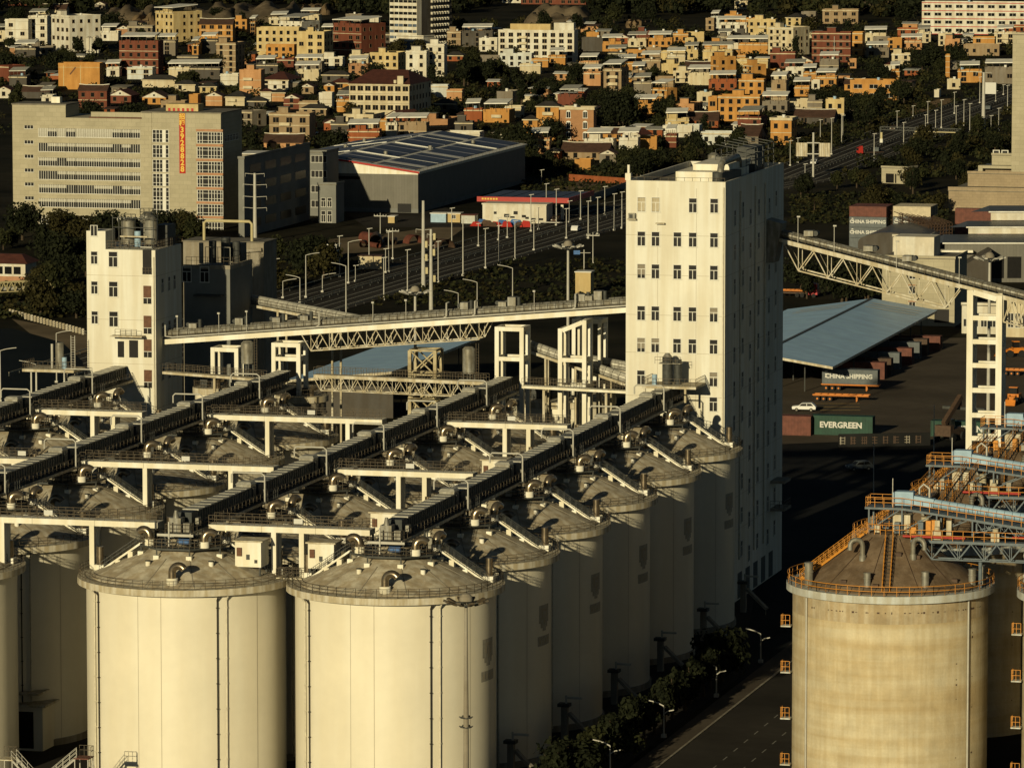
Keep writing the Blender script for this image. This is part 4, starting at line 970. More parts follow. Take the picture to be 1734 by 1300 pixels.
for o_, lab in ((-13.3, 'grey guard rail along the near side of the highway'), (13.3, 'grey guard rail along the far side of the highway'), (-.8, 'grey guard rail on the near side of the median strip'), (.8, 'grey guard rail on the far side of the median strip')):
    g = thing('guard_rail', lab, 'guard rail', (0,0,0), 0, 'guard rails of the highway'); P = offs(HW, o_)
    b = MB().m('rim')
    for p, q in zip(P, P[1:]):
        b.bar(p+Vector((0,0,.75)), q+Vector((0,0,.75)), .10, .22)
    b.build('rail', g)
    b = MB().m('darksteel')
    for p, q in zip(P, P[1:]):
        n = int((q-p).length/6)
        for i in range(n): c = p.lerp(q, i/n); b.box(c.x-.08, c.x+.08, c.y-.08, c.y+.08, 0, .7)
    b.build('post', g)
sheet('pond', [G(-60, 560), G(20, 556), G(105, 580), G(140, 612), G(150, 700), G(-60, 720)], 'water', .05)
sheet('bank', [G(20, 540), G(150, 565), G(260, 600), G(260, 690), G(150, 690), G(120, 600), G(60, 572)], 'mound', .018)
sheet('path', [G(-40, 520), G(60, 512), G(90, 505), G(60, 506), G(-40, 510)], 'mound', .025)
sheet('bare_ground', [G(1510, 195), G(1560, 170), G(1625, 166), G(1600, 178), G(1560, 190), G(1520, 200)], 'dirt', .03)
sheet('bare_ground', [G(930, 318), G(1000, 303), G(1090, 306), G(1060, 322), G(985, 330), G(940, 330)], 'mound', .03)
sheet('bare_ground', [G(480, 440), G(560, 405), G(640, 398), G(800, 376), G(760, 405), G(640, 425)], 'mound', .024)
sheet('bare_ground', [G(540, 330), G(740, 345), G(830, 385), G(620, 385)], 'asphalt', .026)
def mound(px0, px1, ytop, ybase, mt, label, dep=60, seed=1):
    a, c = Vector(G(px0, ybase)), Vector(G(px1, ybase)); H = (ybase-ytop)/9055*a.y; rr = random.Random(seed)
    b = MB().m(mt); n, m_ = 22, 8; V = []
    for j in range(m_+1):
        for i in range(n+1):
            t, s_ = i/n, j/m_
            env = min(1, math.sin(math.pi*t)*2.6)*min(1, math.sin(math.pi*s_)*1.3)
            z = H*env*(.70+.12*math.sin(5.3*t*math.pi+seed*1.7+3*s_)+.10*math.sin(11*t+7*s_+seed*2.3)+.12*math.sin(17.7*t-5*s_+seed)+rr.uniform(-.08, .08))
            p = a.lerp(c, t); V.append((p.x+rr.uniform(-1, 1), p.y+dep*s_, max(-.3, z) if 0 < j < m_ and 0 < i < n else -.4))
    b.v = V
    for j in range(m_):
        for i in range(n): k = j*(n+1)+i; b.face((k, k+1, k+n+2, k+n+1), True)
    o = b.build('earth_mound'); struct(o); return o
mound(288, 400, 14, 42, 'mound', '', 120, 1); mound(375, 500, 13, 40, 'mound', '', 140, 2); mound(165, 262, 15, 40, 'mound', '', 90, 3)
mound(215, 270, 24, 46, 'dirt', '', 60, 5); mound(505, 560, 8, 26, 'dirt', '', 70, 7); mound(885, 1000, 26, 50, 'mound', '', 70, 9); mound(950, 988, 32, 50, 'dirt', '', 40, 4); mound(1062, 1088, 34, 48, 'dirt', '', 30, 6); mound(900, 1000, 10, 30, 'mound', '', 60, 8); mound(1440, 1560, 6, 24, 'mound', '', 60, 12)

# ================================================================== GENERIC BLOCK: right front corner at the origin, front along -x, depth along +y
def place(px_l, px_c, px_r, ytop, ybase, phi=14.5, bmin=7.0, bmax=200):
    c = G(px_c, ybase); s_ = 9055/c[1]; ph = R(phi)
    a = (px_c-px_l)/s_/math.cos(ph); b_ = min(bmax, max(bmin, (px_r-px_c)/s_/math.sin(ph))); H = (ybase-ytop)/s_
    return c, a, b_, H, -ph, s_
# ---- office block with the red banner
c, a, d_, H, rz, s_ = place(10, 375, 405, 181, 389, 14.5, 17)
of = thing('office_building', 'big beige tiled office block with ribbon windows and a vertical red banner', 'building', c, rz)
ox = lambda px: (px-375)/365*a
oz = lambda py: (389-py)/s_
b = MB().m('tile'); zr, zm, zl = oz(191), oz(202), oz(181)
b.box(ox(255.5), 0, 0, d_, 0, zr); b.box(ox(10), ox(254.3), .35, d_, 0, zm-.01); b.box(ox(254.3), ox(255.5), .7, d_-.5, 0, zm-.4)
b.box(ox(10), ox(104), .35, d_*.6, zm, zl); b.box(ox(237), ox(254.3), .35, d_, zm, zr-.01)
b.build('wall', of)
b = MB().m('roofgrey'); b.box(ox(10)-.2, ox(104)+.2, .2, d_*.6+.2, zl, zl+.35); b.box(ox(237)-.1, .2, -.15, d_+.2, zr, zr+.3); b.m('brownpanel'); b.box(ox(145), ox(237), .2, .5, zm, zm+.35); b.m('tile'); b.box(ox(145), ox(237), 2, 2.3, zm+.3, zm+1.6); b.build('roof', of)
b = MB().m('hY'); b.box(ox(272), ox(328), 4, 9, zr+.3, zr+2.2); b.m('redtrim'); 
for i in range(6): b.box(ox(276+i*8), ox(280+i*8), 3.95, 4.0, zr+.3, zr+1.1)
b.build('roof_house', of)
b = MB().m('white'); b.box(ox(69), ox(84), 5, 7, zl+.35, zl+2.0); b.build('roof_unit', of)
def ribbon_mesh(wd, h, cols, mt='glass', upper=True):
    b = MB().m(mt); b.box(-wd/2, wd/2, -.02, .05, 0, h); b.m('frame'); t = .10
    for i in range(cols+1): x = -wd/2+wd*i/cols; b.box(x-t/2, x+t/2, -.08, .04, 0, h)
    b.box(-wd/2, wd/2, -.07, .04, -.08, .06)
    if upper: b.m('curtain'); b.box(-wd/2, wd/2, -.055, .0, h*.62, h*.97)
    return b.mesh('window')
M['curtain'] = mat('pale window blind', (.42, .40, .33), .8, .2, .5)
wb = (ox(234)-ox(56))/11
rm = [ribbon_mesh(wb-.02, 2.35, 4), ribbon_mesh(wb-.02, 2.35, 4, 'curtain'), ribbon_mesh(wb-.02, 2.35, 4, 'glass', False)]
rr = random.Random(5)
for j, py in enumerate((228, 253.5, 278.5, 301.5, 325, 349, 378)):
    for i in range(11):
        k = rr.choice((0, 0, 1)) if j == 0 else rr.choice((0, 0, 2)) if j < 6 else rr.choice((0, 1))
        obj('window', rm[k], of, (ox(56)+wb*(i+.5), .35, oz(py)-1.17))
rs = ribbon_mesh(ox(47)-ox(31), .95, 3, 'glass', False)
for py in (219.5, 245.5, 270, 294, 318, 342, 369): obj('window', rs, of, (ox(39), .35, oz(py)-.45))
rmid = MB().m('glass'); ww = ox(284.5)-ox(256.5); rmid.box(-ww/2, ww/2, -.02, .05, 0, 3.4); rmid.m('frame')
for x in (0, .22, .43, .80, 1.0): rmid.box(-ww/2+ww*x-.08, -ww/2+ww*x+.08, -.08, .04, 0, 3.4)
rmid.box(-ww/2+ww*.60, -ww/2+ww*.78, -.07, .04, 0, 3.4)
for z in (0, .9, 2.4, 3.35): rmid.box(-ww/2, ww/2, -.075, .03, z, z+.1)
rmid = rmid.mesh('window')
for py in (231, 257, 282, 306, 330, 352): obj('window', rmid, of, (ox(270.5), 0, oz(py)-1.7))
rgt = MB().m('glass'); ww = ox(378)-ox(334); rgt.box(-ww/2, ww/2, -.02, .05, 0, 3.1); rgt.m('frame')
for x in (0, .10, .21, .44, .56, .67, .78, .92, 1.0): rgt.box(-ww/2+ww*x-.07, -ww/2+ww*x+.07, -.09, .04, 0, 3.1)
for z in (0, .75, 2.2, 3.05): rgt.box(-ww/2, ww/2, -.085, .03, z, z+.1)
rgt = rgt.mesh('window')
for py in (232.5, 258, 283, 307, 331.5, 356, 381):
    obj('window', rgt, of, (ox(356), -.05, oz(py)-1.55)); b = MB().m('ledge'); b.box(ox(332.5), ox(379), -.35, 0, oz(py)+1.75, oz(py)+2.35); b.build('ledge', of)
b = MB().m('bannerred'); b.box(ox(303), ox(313.5), -.1, -.02, oz(294), oz(190.5)); bn = b.build('banner', of)
lh = oz(190.5)-oz(294); chars = '招租3928828'
for i, ch in enumerate(chars):
    try:
        me = text_mesh(ch, 1.75 if i < 2 else 2.15, 'gold', .03); me.transform(Matrix.Rotation(R(90), 4, 'X')); obj('lettering', me, bn, (ox(308.2), -.12, oz(190.5)-lh*(i+.62)/9.25))
    except Exception as e: print('text', e)
for i in range(5): add_window(of, 2.2, 1.6, (0, 4+i*2.6, oz(240)+i*.0), R(90))
# ---- dark service wing, stair tower and annex behind the office
def simple_block(name, label, cat, px, mt, phi=14.5, bmin=7, roof='roofgrey', wins=(), bmax=200, par=.5, group=None):
    c, a, d_, H, rz, s_ = place(*px, phi, bmin, bmax)
    g = thing(name, label, cat, c, rz, group); b = MB().m(mt); b.box(-a, 0, 0, d_, 0, H); b.build('wall', g)
    b = MB().m(roof); b.box(-a-.15, .15, -.15, d_+.15, H, H+.2); b.m(mt)
    if par: b.box(-a-.15, .15, -.15, .1, H+.2, H+.2+par); b.box(-.1, .15, .1, d_+.15, H+.2, H+.2+par)
    b.build('roof', g); return g, a, d_, H, s_
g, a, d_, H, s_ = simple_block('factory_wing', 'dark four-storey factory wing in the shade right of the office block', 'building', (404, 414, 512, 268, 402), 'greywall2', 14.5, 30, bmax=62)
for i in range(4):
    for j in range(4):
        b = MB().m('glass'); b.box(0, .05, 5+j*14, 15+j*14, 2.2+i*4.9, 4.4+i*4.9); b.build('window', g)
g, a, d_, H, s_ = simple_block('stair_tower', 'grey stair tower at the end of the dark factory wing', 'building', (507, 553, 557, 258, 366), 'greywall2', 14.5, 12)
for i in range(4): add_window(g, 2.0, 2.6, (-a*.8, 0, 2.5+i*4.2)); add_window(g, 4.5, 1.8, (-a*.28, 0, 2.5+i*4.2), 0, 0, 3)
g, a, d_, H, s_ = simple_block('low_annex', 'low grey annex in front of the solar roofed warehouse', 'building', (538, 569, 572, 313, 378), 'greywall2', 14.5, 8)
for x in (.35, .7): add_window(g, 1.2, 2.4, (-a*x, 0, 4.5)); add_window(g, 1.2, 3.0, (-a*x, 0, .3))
# ---- warehouse with the solar roof
c = Vector(G(708, 361)); s_ = 9055/c.y; He = (361-291)/s_; Wd, Ln = 54.0, 122.0; rise = 3.6
wh = thing('solar_warehouse', 'large grey warehouse with rows of dark solar panels on its low gable roof', 'warehouse', c, -TH)
b = MB().m('greywall'); b.prism([(-Wd, 0), (0, 0), (0, Ln), (-Wd, Ln)], 0, He-.7)
b.m('greywall2'); b.box(-Wd-.03, .03, -.03, Ln+.03, 0, 1.2)
b.m('white'); b.poly([(-Wd, -.02, He-.7), (0, -.02, He-.7), (0, -.02, He), (-Wd/2, -.02, He+rise), (-Wd, -.02, He)]); b.poly([(0.02, 0, He-.7), (.02, Ln, He-.7), (.02, Ln, He), (.02, 0, He)]); b.poly([(-Wd, Ln, He-.7), (-Wd, Ln, He), (-Wd/2, Ln, He+rise), (0, Ln, He), (0, Ln, He-.7)]); b.poly([(-Wd, 0, He-.7), (-Wd, 0, He), (-Wd, Ln, He), (-Wd, Ln, He-.7)])
b.build('wall', wh)
b = MB().m('tin')
for s1 in (0, 1):
    x0, x1 = (-Wd/2, .6) if s1 == 0 else (-Wd-.6, -Wd/2); z0, z1 = (He+rise, He-.08) if s1 == 0 else (He-.08, He+rise)
    b.hexa([(x0, -.5, z0), (x1, -.5, z1), (x1, Ln+.5, z1), (x0, Ln+.5, z0), (x0, -.5, z0+.25), (x1, -.5, z1+.25), (x1, Ln+.5, z1+.25), (x0, Ln+.5, z0+.25)])
b.build('roof', wh)
b = MB().m('redtrim')
for s1 in (0, 1): b.bar((-Wd/2, -.62, He+rise+.1), (.5 if s1 == 0 else -Wd-.5, -.62, He-.1), .16, .5)
b.build('fascia', wh)
sol = None
for s1 in (0, 1):
    for i in range(9):
        for j in range(2):
            y0, y1 = 2+i*13.3, 2+i*13.3+12.0
            if (i+j) % 3 == 1: y1 -= 4.5
            if sol is None or True:
                p = MB().m('solar'); f0, f1 = .05+j*.48, .05+j*.48+.42
                X = lambda f: -Wd/2+(Wd/2)*f*(1 if s1 == 0 else -1); Z = lambda f: He+rise-(rise+.08)*f+.30
                P = [(X(f0), y0, Z(f0)), (X(f1), y0, Z(f1)), (X(f1), y1, Z(f1)), (X(f0), y1, Z(f0))]
                if s1: P = P[::-1]
                p.hexa(P+[(q[0], q[1], q[2]+.18) for q in P]); p.build('solar_array', wh)
    for i in range(3):
        p = MB().m('galv'); x = -Wd*.5+(9+i*4)*(1 if s1 == 0 else -1); y = 30+i*34; z = He+rise-abs(x+Wd/2)/(Wd/2)*rise+.25; p.cyl(x, y, z, z+1.1, .6, 10); p.build('roof_vent', wh)
for s1 in (0, 1):
    for i in (1, 4, 6):
        y = 2+i*13.3+12.0+.3; f0, f1 = (.04, .94) if i != 4 else (.05, .5)
        p = MB().m('letter'); xa_, xb_ = -Wd/2+(Wd/2)*f0*(1 if s1 == 0 else -1), -Wd/2+(Wd/2)*f1*(1 if s1 == 0 else -1); p.bar((xa_, y, He+rise-(rise+.08)*f0+.4), (xb_, y, He+rise-(rise+.08)*f1+.4), .4, .25); p.build('skylight_strip', wh)  # white strip raised across the panel gap so its front catches sun
b = MB().m('railsteel'); rail_line(b, [(.5, 0, He+.15), (.5, Ln, He+.15), (-Wd, Ln, He+.15)], .9, 4, .07, (1.0,)); rail_line(b, [(-Wd/2, -.4, He+rise+.2), (.5, -.4, He+.15)], .8, 3, .07, (1.0,)); b.build('edge_railing', wh)
for x0_, x1_ in ((-40, -32), (-25, -17)): b = MB().m('glass'); b.box(x0_, x1_, -.05, 0, He-2.3, He-1.5); b.build('vent_strip', wh)
b = MB().m('glass'); b.box(-6, -2, -.05, 0, .1, 2.6); b.build('door', wh)
b = MB().m('greywall2'); b.box(-28, -26.5, -1.2, -.03, 1.3, He-.8); b.build('duct', wh)
# long low sheds left of the warehouse
g, a, d_, H, s_ = simple_block('long_shed', 'long low pale shed between the office block and the solar roof', 'shed', (404, 548, 552, 262, 292), 'conc', 8, 14, roof='tin', par=0)
# ---- filling station
c, a, d_, H, rz, s_ = place(816, 925, 930, 348, 379, 14.5, 7)
g = thing('station_shop', 'white flat roofed filling station shop with small dark openings', 'building', c, rz); b = MB().m('hW'); b.box(-a, 0, 0, d_, 0, H); b.box(-a-.2, .2, -.2, d_+.2, H, H+.35); b.build('wall', g)
for x, z, w1, h1 in ((.62, 1.6, 1.5, .9), (.80, 2.4, .8, .7), (.48, 2.4, 1.2, .9), (.35, 1.6, 1.2, .7), (.30, 1.2, 1.0, .6), (.20, .9, 1.3, .6), (.08, .9, 1.2, .6), (.53, 1.4, 1.3, .5)):
    b = MB().m('glass'); b.box(-a*x-w1/2, -a*x+w1/2, -.05, .02, z, z+h1); b.build('window', g)
b = MB().m('tin'); b.box(-a*.1, a*.28, -2.2, -.6, .5, .62); b.build('step', g)
c, a, d_, H, rz, s_ = place(806, 963, 1000, 334, 392, 14.5, 24, 34)
c = Vector(AT(963, 341, G(0, 374)[1])); c.z = 0; s_ = 9055/c.y; a = 157/s_/CT; zt = (118-(691/9055)*c.y)
g = thing('station_canopy', 'wide filling station canopy with a bright red fascia and gold characters', 'canopy', c, rz)
b = MB().m('redpipe'); b.box(-a, 0, 0, .3, zt-.8, zt+.6); b.box(-.3, 0, .3, 30, zt-.8, zt+.6); b.build('fascia', g)
b = MB().m('roofslate'); b.box(-a, -.3, .3, 30, zt-.3, zt+.2); b.m('solar')
for i in range(6): b.box(-a+1+i*4.3, -a+4.8+i*4.3, 2, 27, zt+.2, zt+.45)
b.build('roof', g)
for i in range(4):
    for y in (3, 24): b = MB().m('white'); x = -a*(.1+.27*i); b.box(x-.35, x+.35, y, y+.7, 0, zt-.3); b.build('column', g)
b = MB().m('gold')
for i in range(6): b.box(-a+1.4+i*.8, -a+1.95+i*.8, -.03, 0, zt-.25, zt+.25)
b.build('lettering', g)
# side wall strip and white fence along the station
def wall_thing(name, label, cat, p, q, h, mt, th=.3):
    p, q = Vector(p), Vector(q); b = MB().m(mt); b.bar(p+Vector((0,0,h/2)), q+Vector((0,0,h/2)), th, h); o = b.build(name); tag(o, label, cat); return o
wall_thing('boundary_wall', 'red brown boundary wall on the lot behind the filling station', 'wall', G(964, 306), G(1062, 313), 2.0, 'hOR')
wall_thing('boundary_fence', 'long pale fence running down from the tall tower roof level to the station', 'fence', G(1000, 342), G(1062, 320), 2.2, 'greywall')
# ---- lamp posts and masts
M['lampglass'] = mat('lamp lens', (.5, .48, .4), .3, .05, 1)
def lamp_root(kind, h, label, group):
    g = thing({'arm': 'street_lamp', 'twin': 'street_lamp', 'cross': 'utility_pole', 'mast': 'high_mast_lamp', 'pole': 'lamp_post'}[kind], label, 'lamp post' if kind != 'cross' else 'utility pole', (0,0,0), 0, group)
    r_ = .075+h*.0045
    b = MB().m('pole'); b.path([(0,0,0), (0,0,h)], [r_*1.3, r_*.8], 8); b.box(-.3, .3, -.3, .3, 0, .45); b.build('pole', g)
    if kind in ('arm', 'twin'):
        for s1 in ((-1,) if kind == 'arm' else (-1, 1)):
            b = MB().m('pole'); k = (.62 if s1 > 0 else 1)*(.62 if kind == 'twin' else 1); b.path([(0,0,h-.5*(s1 > 0)*2), (s1*1.2*k, 0, h+.35-(s1 > 0)), (s1*2.7*k, 0, h+.6-(s1 > 0)*1.1)], .09, 6); b.build('arm', g)
            b = MB().m('pole'); b.bar((s1*2.5*k, 0, h+.58-(s1 > 0)*1.1), (s1*3.4*k, 0, h+.68-(s1 > 0)*1.1), .26, .12); b.build('lamp_head', g)
    if kind == 'cross':
        b = MB().m('pole'); b.bar((-1.7, 0, h-.8), (1.7, 0, h-.8), .2, .22)
        for x in (-1.6, -.8, .8, 1.6): b.cyl(x, 0, h-.7, h-.35, .10, 6)
        b.build('cross_arm', g)
    if kind == 'pole':
        b = MB().m('pole'); b.bar((-.5, 0, h-.1), (.9, 0, h+.1), .22, .16); b.build('lamp_head', g)
    return g
LP = {}
def lamp(px, yb, yt, kind, label, group, side=-1, Y=None):
    p = G(px, yb) if Y is None else (AT(px, yt, Y)[0], Y, 0); h = (yb-yt)/9055*p[1] if Y is None else AT(px, yt, Y)[2]
    key = (kind, round(h/2))
    if key not in LP: LP[key] = g = lamp_root(kind, max(4, round(h/2)*2), label, group)
    else: g = copy_tree(LP[key])
    g.location = p; g.rotation_euler = (0, 0, -.25 if side < 0 else math.pi-.25); g['label'] = label; g['group'] = group; return g
HG = 'pale lamp posts lining the highway'; HLB = 'slim pale lamp post standing along the highway'
for px, yb, yt in ((658, 461, 397), (653, 462, 426), (602, 477, 450), (650, 508, 437), (784, 467, 363), (810, 417, 380), (844, 407, 366), (845, 449, 383), (859, 403, 369), (899, 392, 334), (904, 424, 372), (912, 389, 356), (942, 382, 324), (959, 404, 350), (964, 377, 338), (983, 372, 317), (1012, 397, 336), (1024, 364, 310), (1053, 387, 327), (917, 310, 293), (1338, 281, 243), (1351, 276, 237), (1363, 323, 272), (1389, 243, 207), (1408, 262, 203), (1519, 217, 189), (1546, 198, 178), (1571, 210, 173), (1594, 217, 167), (1567, 234, 198), (1616, 193, 160), (1619, 218, 182), (1642, 224, 174), (1659, 175, 134), (1678, 225, 198), (1691, 222, 184), (1686, 172, 155), (1699, 161, 144), (1427, 235, 196), (1085, 302, 285), (1104, 300, 289)):
    lamp(px, yb, yt, 'pole', HLB, HG)
for px_ in (575, 625, 690, 742, 765, 822, 872, 925, 996, 1040, 1425, 1480, 1530, 1584, 1632, 1706):
    o_ = 13.9 if px_ % 2 else -13.9; P_ = offs(HW, o_); c_ = None
    for p_, q_ in zip(P_, P_[1:]):
        a_, b_ = PR(*p_), PR(*q_)
        if a_[0] <= px_ <= b_[0]: t_ = (px_-a_[0])/(b_[0]-a_[0]); c_ = a_[1]+(b_[1]-a_[1])*t_
    if c_: lamp(px_, c_, c_-10.5*9055/G(px_, c_)[1], 'pole', HLB, HG)
SG = 'single arm street lamps near the silo plant'
for px, yb, yt, sd_, lab in ((590, 480, 414, 1, 'street lamp with its arm pointing right, left of the white house'), (586, 540, 456, -1, 'street lamp rising behind the conveyor bridge, arm to the left'), (868, 512, 454, -1, 'street lamp with a long left arm over the bridge, right of three'), (808, 522, 478, -1, 'street lamp with a long left arm over the bridge, middle of three'), (776, 526, 489, -1, 'street lamp with a long left arm over the bridge, lowest of three'), (451, 499, 447, 1, 'street lamp right of the plain concrete block'), (518, 504, 434, 1, 'tallest street lamp between the concrete block and the white cabin'), (508, 514, 477, -1, 'street lamp with left arm beside the sloping covered conveyor'), (479, 505, 485, 1, 'short street lamp right of the plain concrete block'), (546, 495, 464, 1, 'street lamp below the small white cabin'), (96, 648, 556, 1, 'street lamp beside the dark pond, arm to the right'), (61, 668, 617, -1, 'street lamp at the pond edge with its arm to the left'), (1, 680, 585, 1, 'street lamp at the left picture edge by the pond')):
    lamp(px, yb, yt, 'arm', lab, SG, sd_)
for px, yb, yt, lab in ((644, 412, 360, 'pale pole with a cross arm behind the heap of steel pipes'), (665, 439, 386, 'pale pole with a cross arm beside the white house'), (1004, 447, 386, 'pale pole with a cross arm left of the tall tower')):
    lamp(px, yb, yt, 'cross', lab, 'poles with cross arms')
for px, yb, yt, lab in ((1288, 1130, 1090, 'white twin-arm street lamp by the road trees, farthest'), (1213, 1188, 1150, 'white twin-arm street lamp by the road trees, third from the viewer'), (1124, 1262, 1218, 'white twin-arm street lamp by the road trees, second from the viewer'), (1033, 1345, 1290, 'white twin-arm street lamp by the road trees, nearest')):
    t_ = min((k_*.25-80 for k_ in range(900)), key=lambda t: abs(PR(*RC(t, -10.6))[0]-px)); p = RC(t_, -10.6); y_ = PR(*p)[1]; g = lamp(px, y_, yt+4, 'twin', lab, 'white street lamps along the tree lined road')
def high_mast(px, yt, Y, label, rings=True, base=0):
    p = AT(px, yt, Y); h = p[2]; g = thing('high_mast_lamp', label, 'lamp mast', (p[0], Y, 0), 0, 'high mast lamps')
    b = MB().m('pole' if not rings else 'conc'); b.path([(0,0,0), (0,0,h-.8)], [.42, .2], 10); b.build('pole', g)
    b = MB().m('pole'); b.m('conc'); b.lathe([(.8, h-.6), (.75, h-.15), (.45, h+.2), (.02, h+.32)], 16); b.m('darksteel'); b.lathe([(1.5, h-1.0), (1.5, h-.85)], 20)
    for i in range(10): a_ = i*math.pi/5; b.bar((0, 0, h-.8), (1.5*math.cos(a_), 1.5*math.sin(a_), h-.9), .1)
    b.build('lamp_crown', g)
    for i in range(10):
        a_ = i*math.pi/5; b = MB().m('railsteel' if rings else 'pole'); b.bar((1.4*math.cos(a_), 1.4*math.sin(a_), h-1.0), (2.6*math.cos(a_), 2.6*math.sin(a_), h-.55), .5, .22); b.build('flood_lamp', g)
    if rings:
        for z in (h-14.2, h-15.3):
            b = MB().m('darksteel'); b.lathe([(.7, z), (.7, z+.1)], 14)
            for i in range(6): a_ = i*math.pi/3; b.bar((.3*math.cos(a_), .3*math.sin(a_), z), (.8*math.cos(a_), .8*math.sin(a_), z+.15), .12)
            b.build('antenna_ring', g)
    return g
high_mast(789, 1008, 603, 'tall lamp mast with a crown of floodlights in front of the right front silo')
high_mast(703, 487, 850, 'lamp mast with crown rising behind the middle of the conveyor bridge', False)
high_mast(962, 410, 880, 'lamp mast with crown standing left of the tall tower', False)
high_mast(1676, 430, 860, 'lamp mast with crown behind the right trussed conveyor', False)
# tall monopoles
def monopole(px, yb, yt, label, arms=(), board=None, r_=.55, name='mast'):
    p = G(px, yb); s_ = 9055/p[1]; h = (yb-yt)/s_; g = thing(name, label, 'mast', p, -.2)
    b = MB().m('pole'); b.path([(0,0,0), (0,0,h)], [r_, r_*.6], 12); b.build('pole', g)
    for f, w1 in arms:
        b = MB().m('pole'); z = h*f; b.bar((-w1, 0, z+.2), (0, 0, z), .10); b.bar((w1, 0, z+.2), (0, 0, z), .10)
        for x in (-w1, w1): b.bar((x, 0, z+.2), (x, 0, z-.7), .06)
        b.build('cross_arm', g)
    if board: b = MB().m('letter'); b.box(.6, 4.4, -.5, .5, h*board, h*board+4.0); b.build('sign_board', g); 
    return g
monopole(432, 412, 292, 'thick pale power pole with four pairs of short cross arms', ((.985, 2.6), (.83, 3.2), (.66, 3.2), (.50, 3.2)), None, .6, 'power_pole')
monopole(717, 486, 338, 'tall plain white mast beside the highway', ((.66, 1.8),), None, .55)
g = monopole(730, 530, 386, 'slender telecom mast with yellowish antenna boxes on its lower half', ((.93, .9), (.80, .9)), None, .5)
p_ = G(730, 530); b = MB().m('ypipe')
for z, y in ((12, -1), (13.2, .8), (15.0, -1.0), (9.0, -.9), (7.2, .9), (16.8, .9)): b.box(y-.28, y+.28, -.6, -.2, z, z+1.5)
b.build('antenna_panel', g)
monopole(1665, 224, 122, 'thick white mast with a bright square board near the far highway', ((.99, 2.6),), .64, .75)
monopole(1479, 862, 744, 'thin grey pole rising from the dark yard', (), None, .10); monopole(1581, 800, 683, 'thin grey pole just left of the white frame tower', (), None, .10)
# highway sign and gantry
p = G(1377, 300); s_ = 9055/p[1]; h = (300-224)/s_; g = thing('road_sign', 'T shaped road sign seen from behind with two pale square boards', 'road sign', p, -.15)
b = MB().m('pole'); b.path([(0,0,0), (0,0,h)], .35, 8); b.bar((-2, 0, h-3.2), (2, 0, h-3.2), .3); b.bar((-2, 0, h-6.6), (2, 0, h-6.6), .3); b.build('pole', g)
for x in (-3.6, 3.5):
    b = MB().m('rim'); b.box(x-1.75, x+1.75, -.1, .05, h-7.4, h-3.2); b.m('conc')
    for i in range(6): b.box(x-1.6+i*.62, x-1.52+i*.62, -.16, -.1, h-7.3, h-3.3)
    b.build('sign_board', g)
pa, pb = Vector(G(1491, 246)), Vector(G(1625, 250)); g = thing('sign_gantry', 'dark sign gantry spanning the far highway carriageways', 'gantry', pa, math.atan2((pb-pa).y, (pb-pa).x)); L_ = (pb-pa).length
b = MB().m('darksteel'); h = 6.2
for x in (0, L_*.44, L_*.97): b.bar((x, 0, 0), (x, 0, h), .5)
for z in (h, h-1.0): b.bar((0, 0, z), (L_*1.02, 0, z), .3)
for i in range(20): b.bar((L_*i/20, 0, h-1), (L_*(i+.5)/20, 0, h), .12); b.bar((L_*(i+.5)/20, 0, h), (L_*(i+1)/20, 0, h-1), .12)
b.m('ypipe'); b.bar((L_*.44, -.4, h-1.2), (L_*.97, -.4, h-1.2), .3); b.build('frame', g)
for x in (.02, .44, .96): b = MB().m('ypipe'); b.box(L_*x-.35, L_*x+.35, -.8, -.3, 2.2, 4.4); b.m('BWs' if 'BWs' in M else 'frame'); b.box(L_*x-.5, L_*x+.5, -.85, -.35, .9, 2.2); b.build('traffic_box', g)
pa = G(989, 458); g = thing('blue_road_sign', 'small blue road sign on a T shaped post left of the tall tower', 'road sign', pa, 0); b = MB().m('pole'); b.path([(0,0,0), (0,0,5.2)], .14, 8); b.bar((-1.6, 0, 4.4), (1.6, 0, 4.4), .14); b.build('pole', g); b = MB().m('bluepaint'); b.box(-2.6, -1.0, -.1, .02, 4.0, 5.0); b.build('sign_board', g)
# ---- lots beside the highway
def cabin(px, mt, label, phi=12, cat='cabin', roof='tin', wn=1):
    c, a, d_, H, rz, s_ = place(*px, phi, 4); g = thing('site_cabin', label, cat, c, rz); b = MB().m(mt); b.box(-a, 0, 0, d_, 0, H); b.build('wall', g); b = MB().m(roof); b.box(-a-.2, .2, -.2, d_+.2, H, H+.2); b.build('roof', g)
    for i in range(wn): add_window(g, 1.0, 1.0, (-a*(i+.5)/wn, 0, H*.45), 0, 0, 1)
    return g
cabin((536, 570, 572, 415, 441), 'hBW', 'small white cabin with two windows near the sloping covered conveyor', wn=2)
cabin((606, 646, 650, 434, 456), 'hC', 'small cream house with weathered walls among the stacked pipes', roof='roofbrown', wn=0)
cabin((729, 755, 757, 362, 377), 'bluesteel', 'light blue site cabin left of the filling station shop', wn=0)
cabin((758, 779, 781, 362, 377), 'hY', 'yellowish site cabin in the middle of three beside the filling station', wn=1)
cabin((781, 804, 806, 365, 379), 'hBW', 'white fronted site cabin nearest the filling station shop', roof='rust', wn=0)
cabin((657, 668, 670, 367, 378), 'hY', 'tiny yellow hut below the solar roofed warehouse', wn=0)
cabin((1078, 1078.5, 1079, 480, 500), 'hY', 'x') if False else None
cabin((974, 1000, 1004, 461, 500), 'hY', 'small tan block just left of the tall tower above the conveyor bridge', wn=0)
rr = random.Random(3)
pg = thing('pipe_stack', 'heap of large rusty steel pipes beside the highway', 'pipes', G(640, 412), 0)
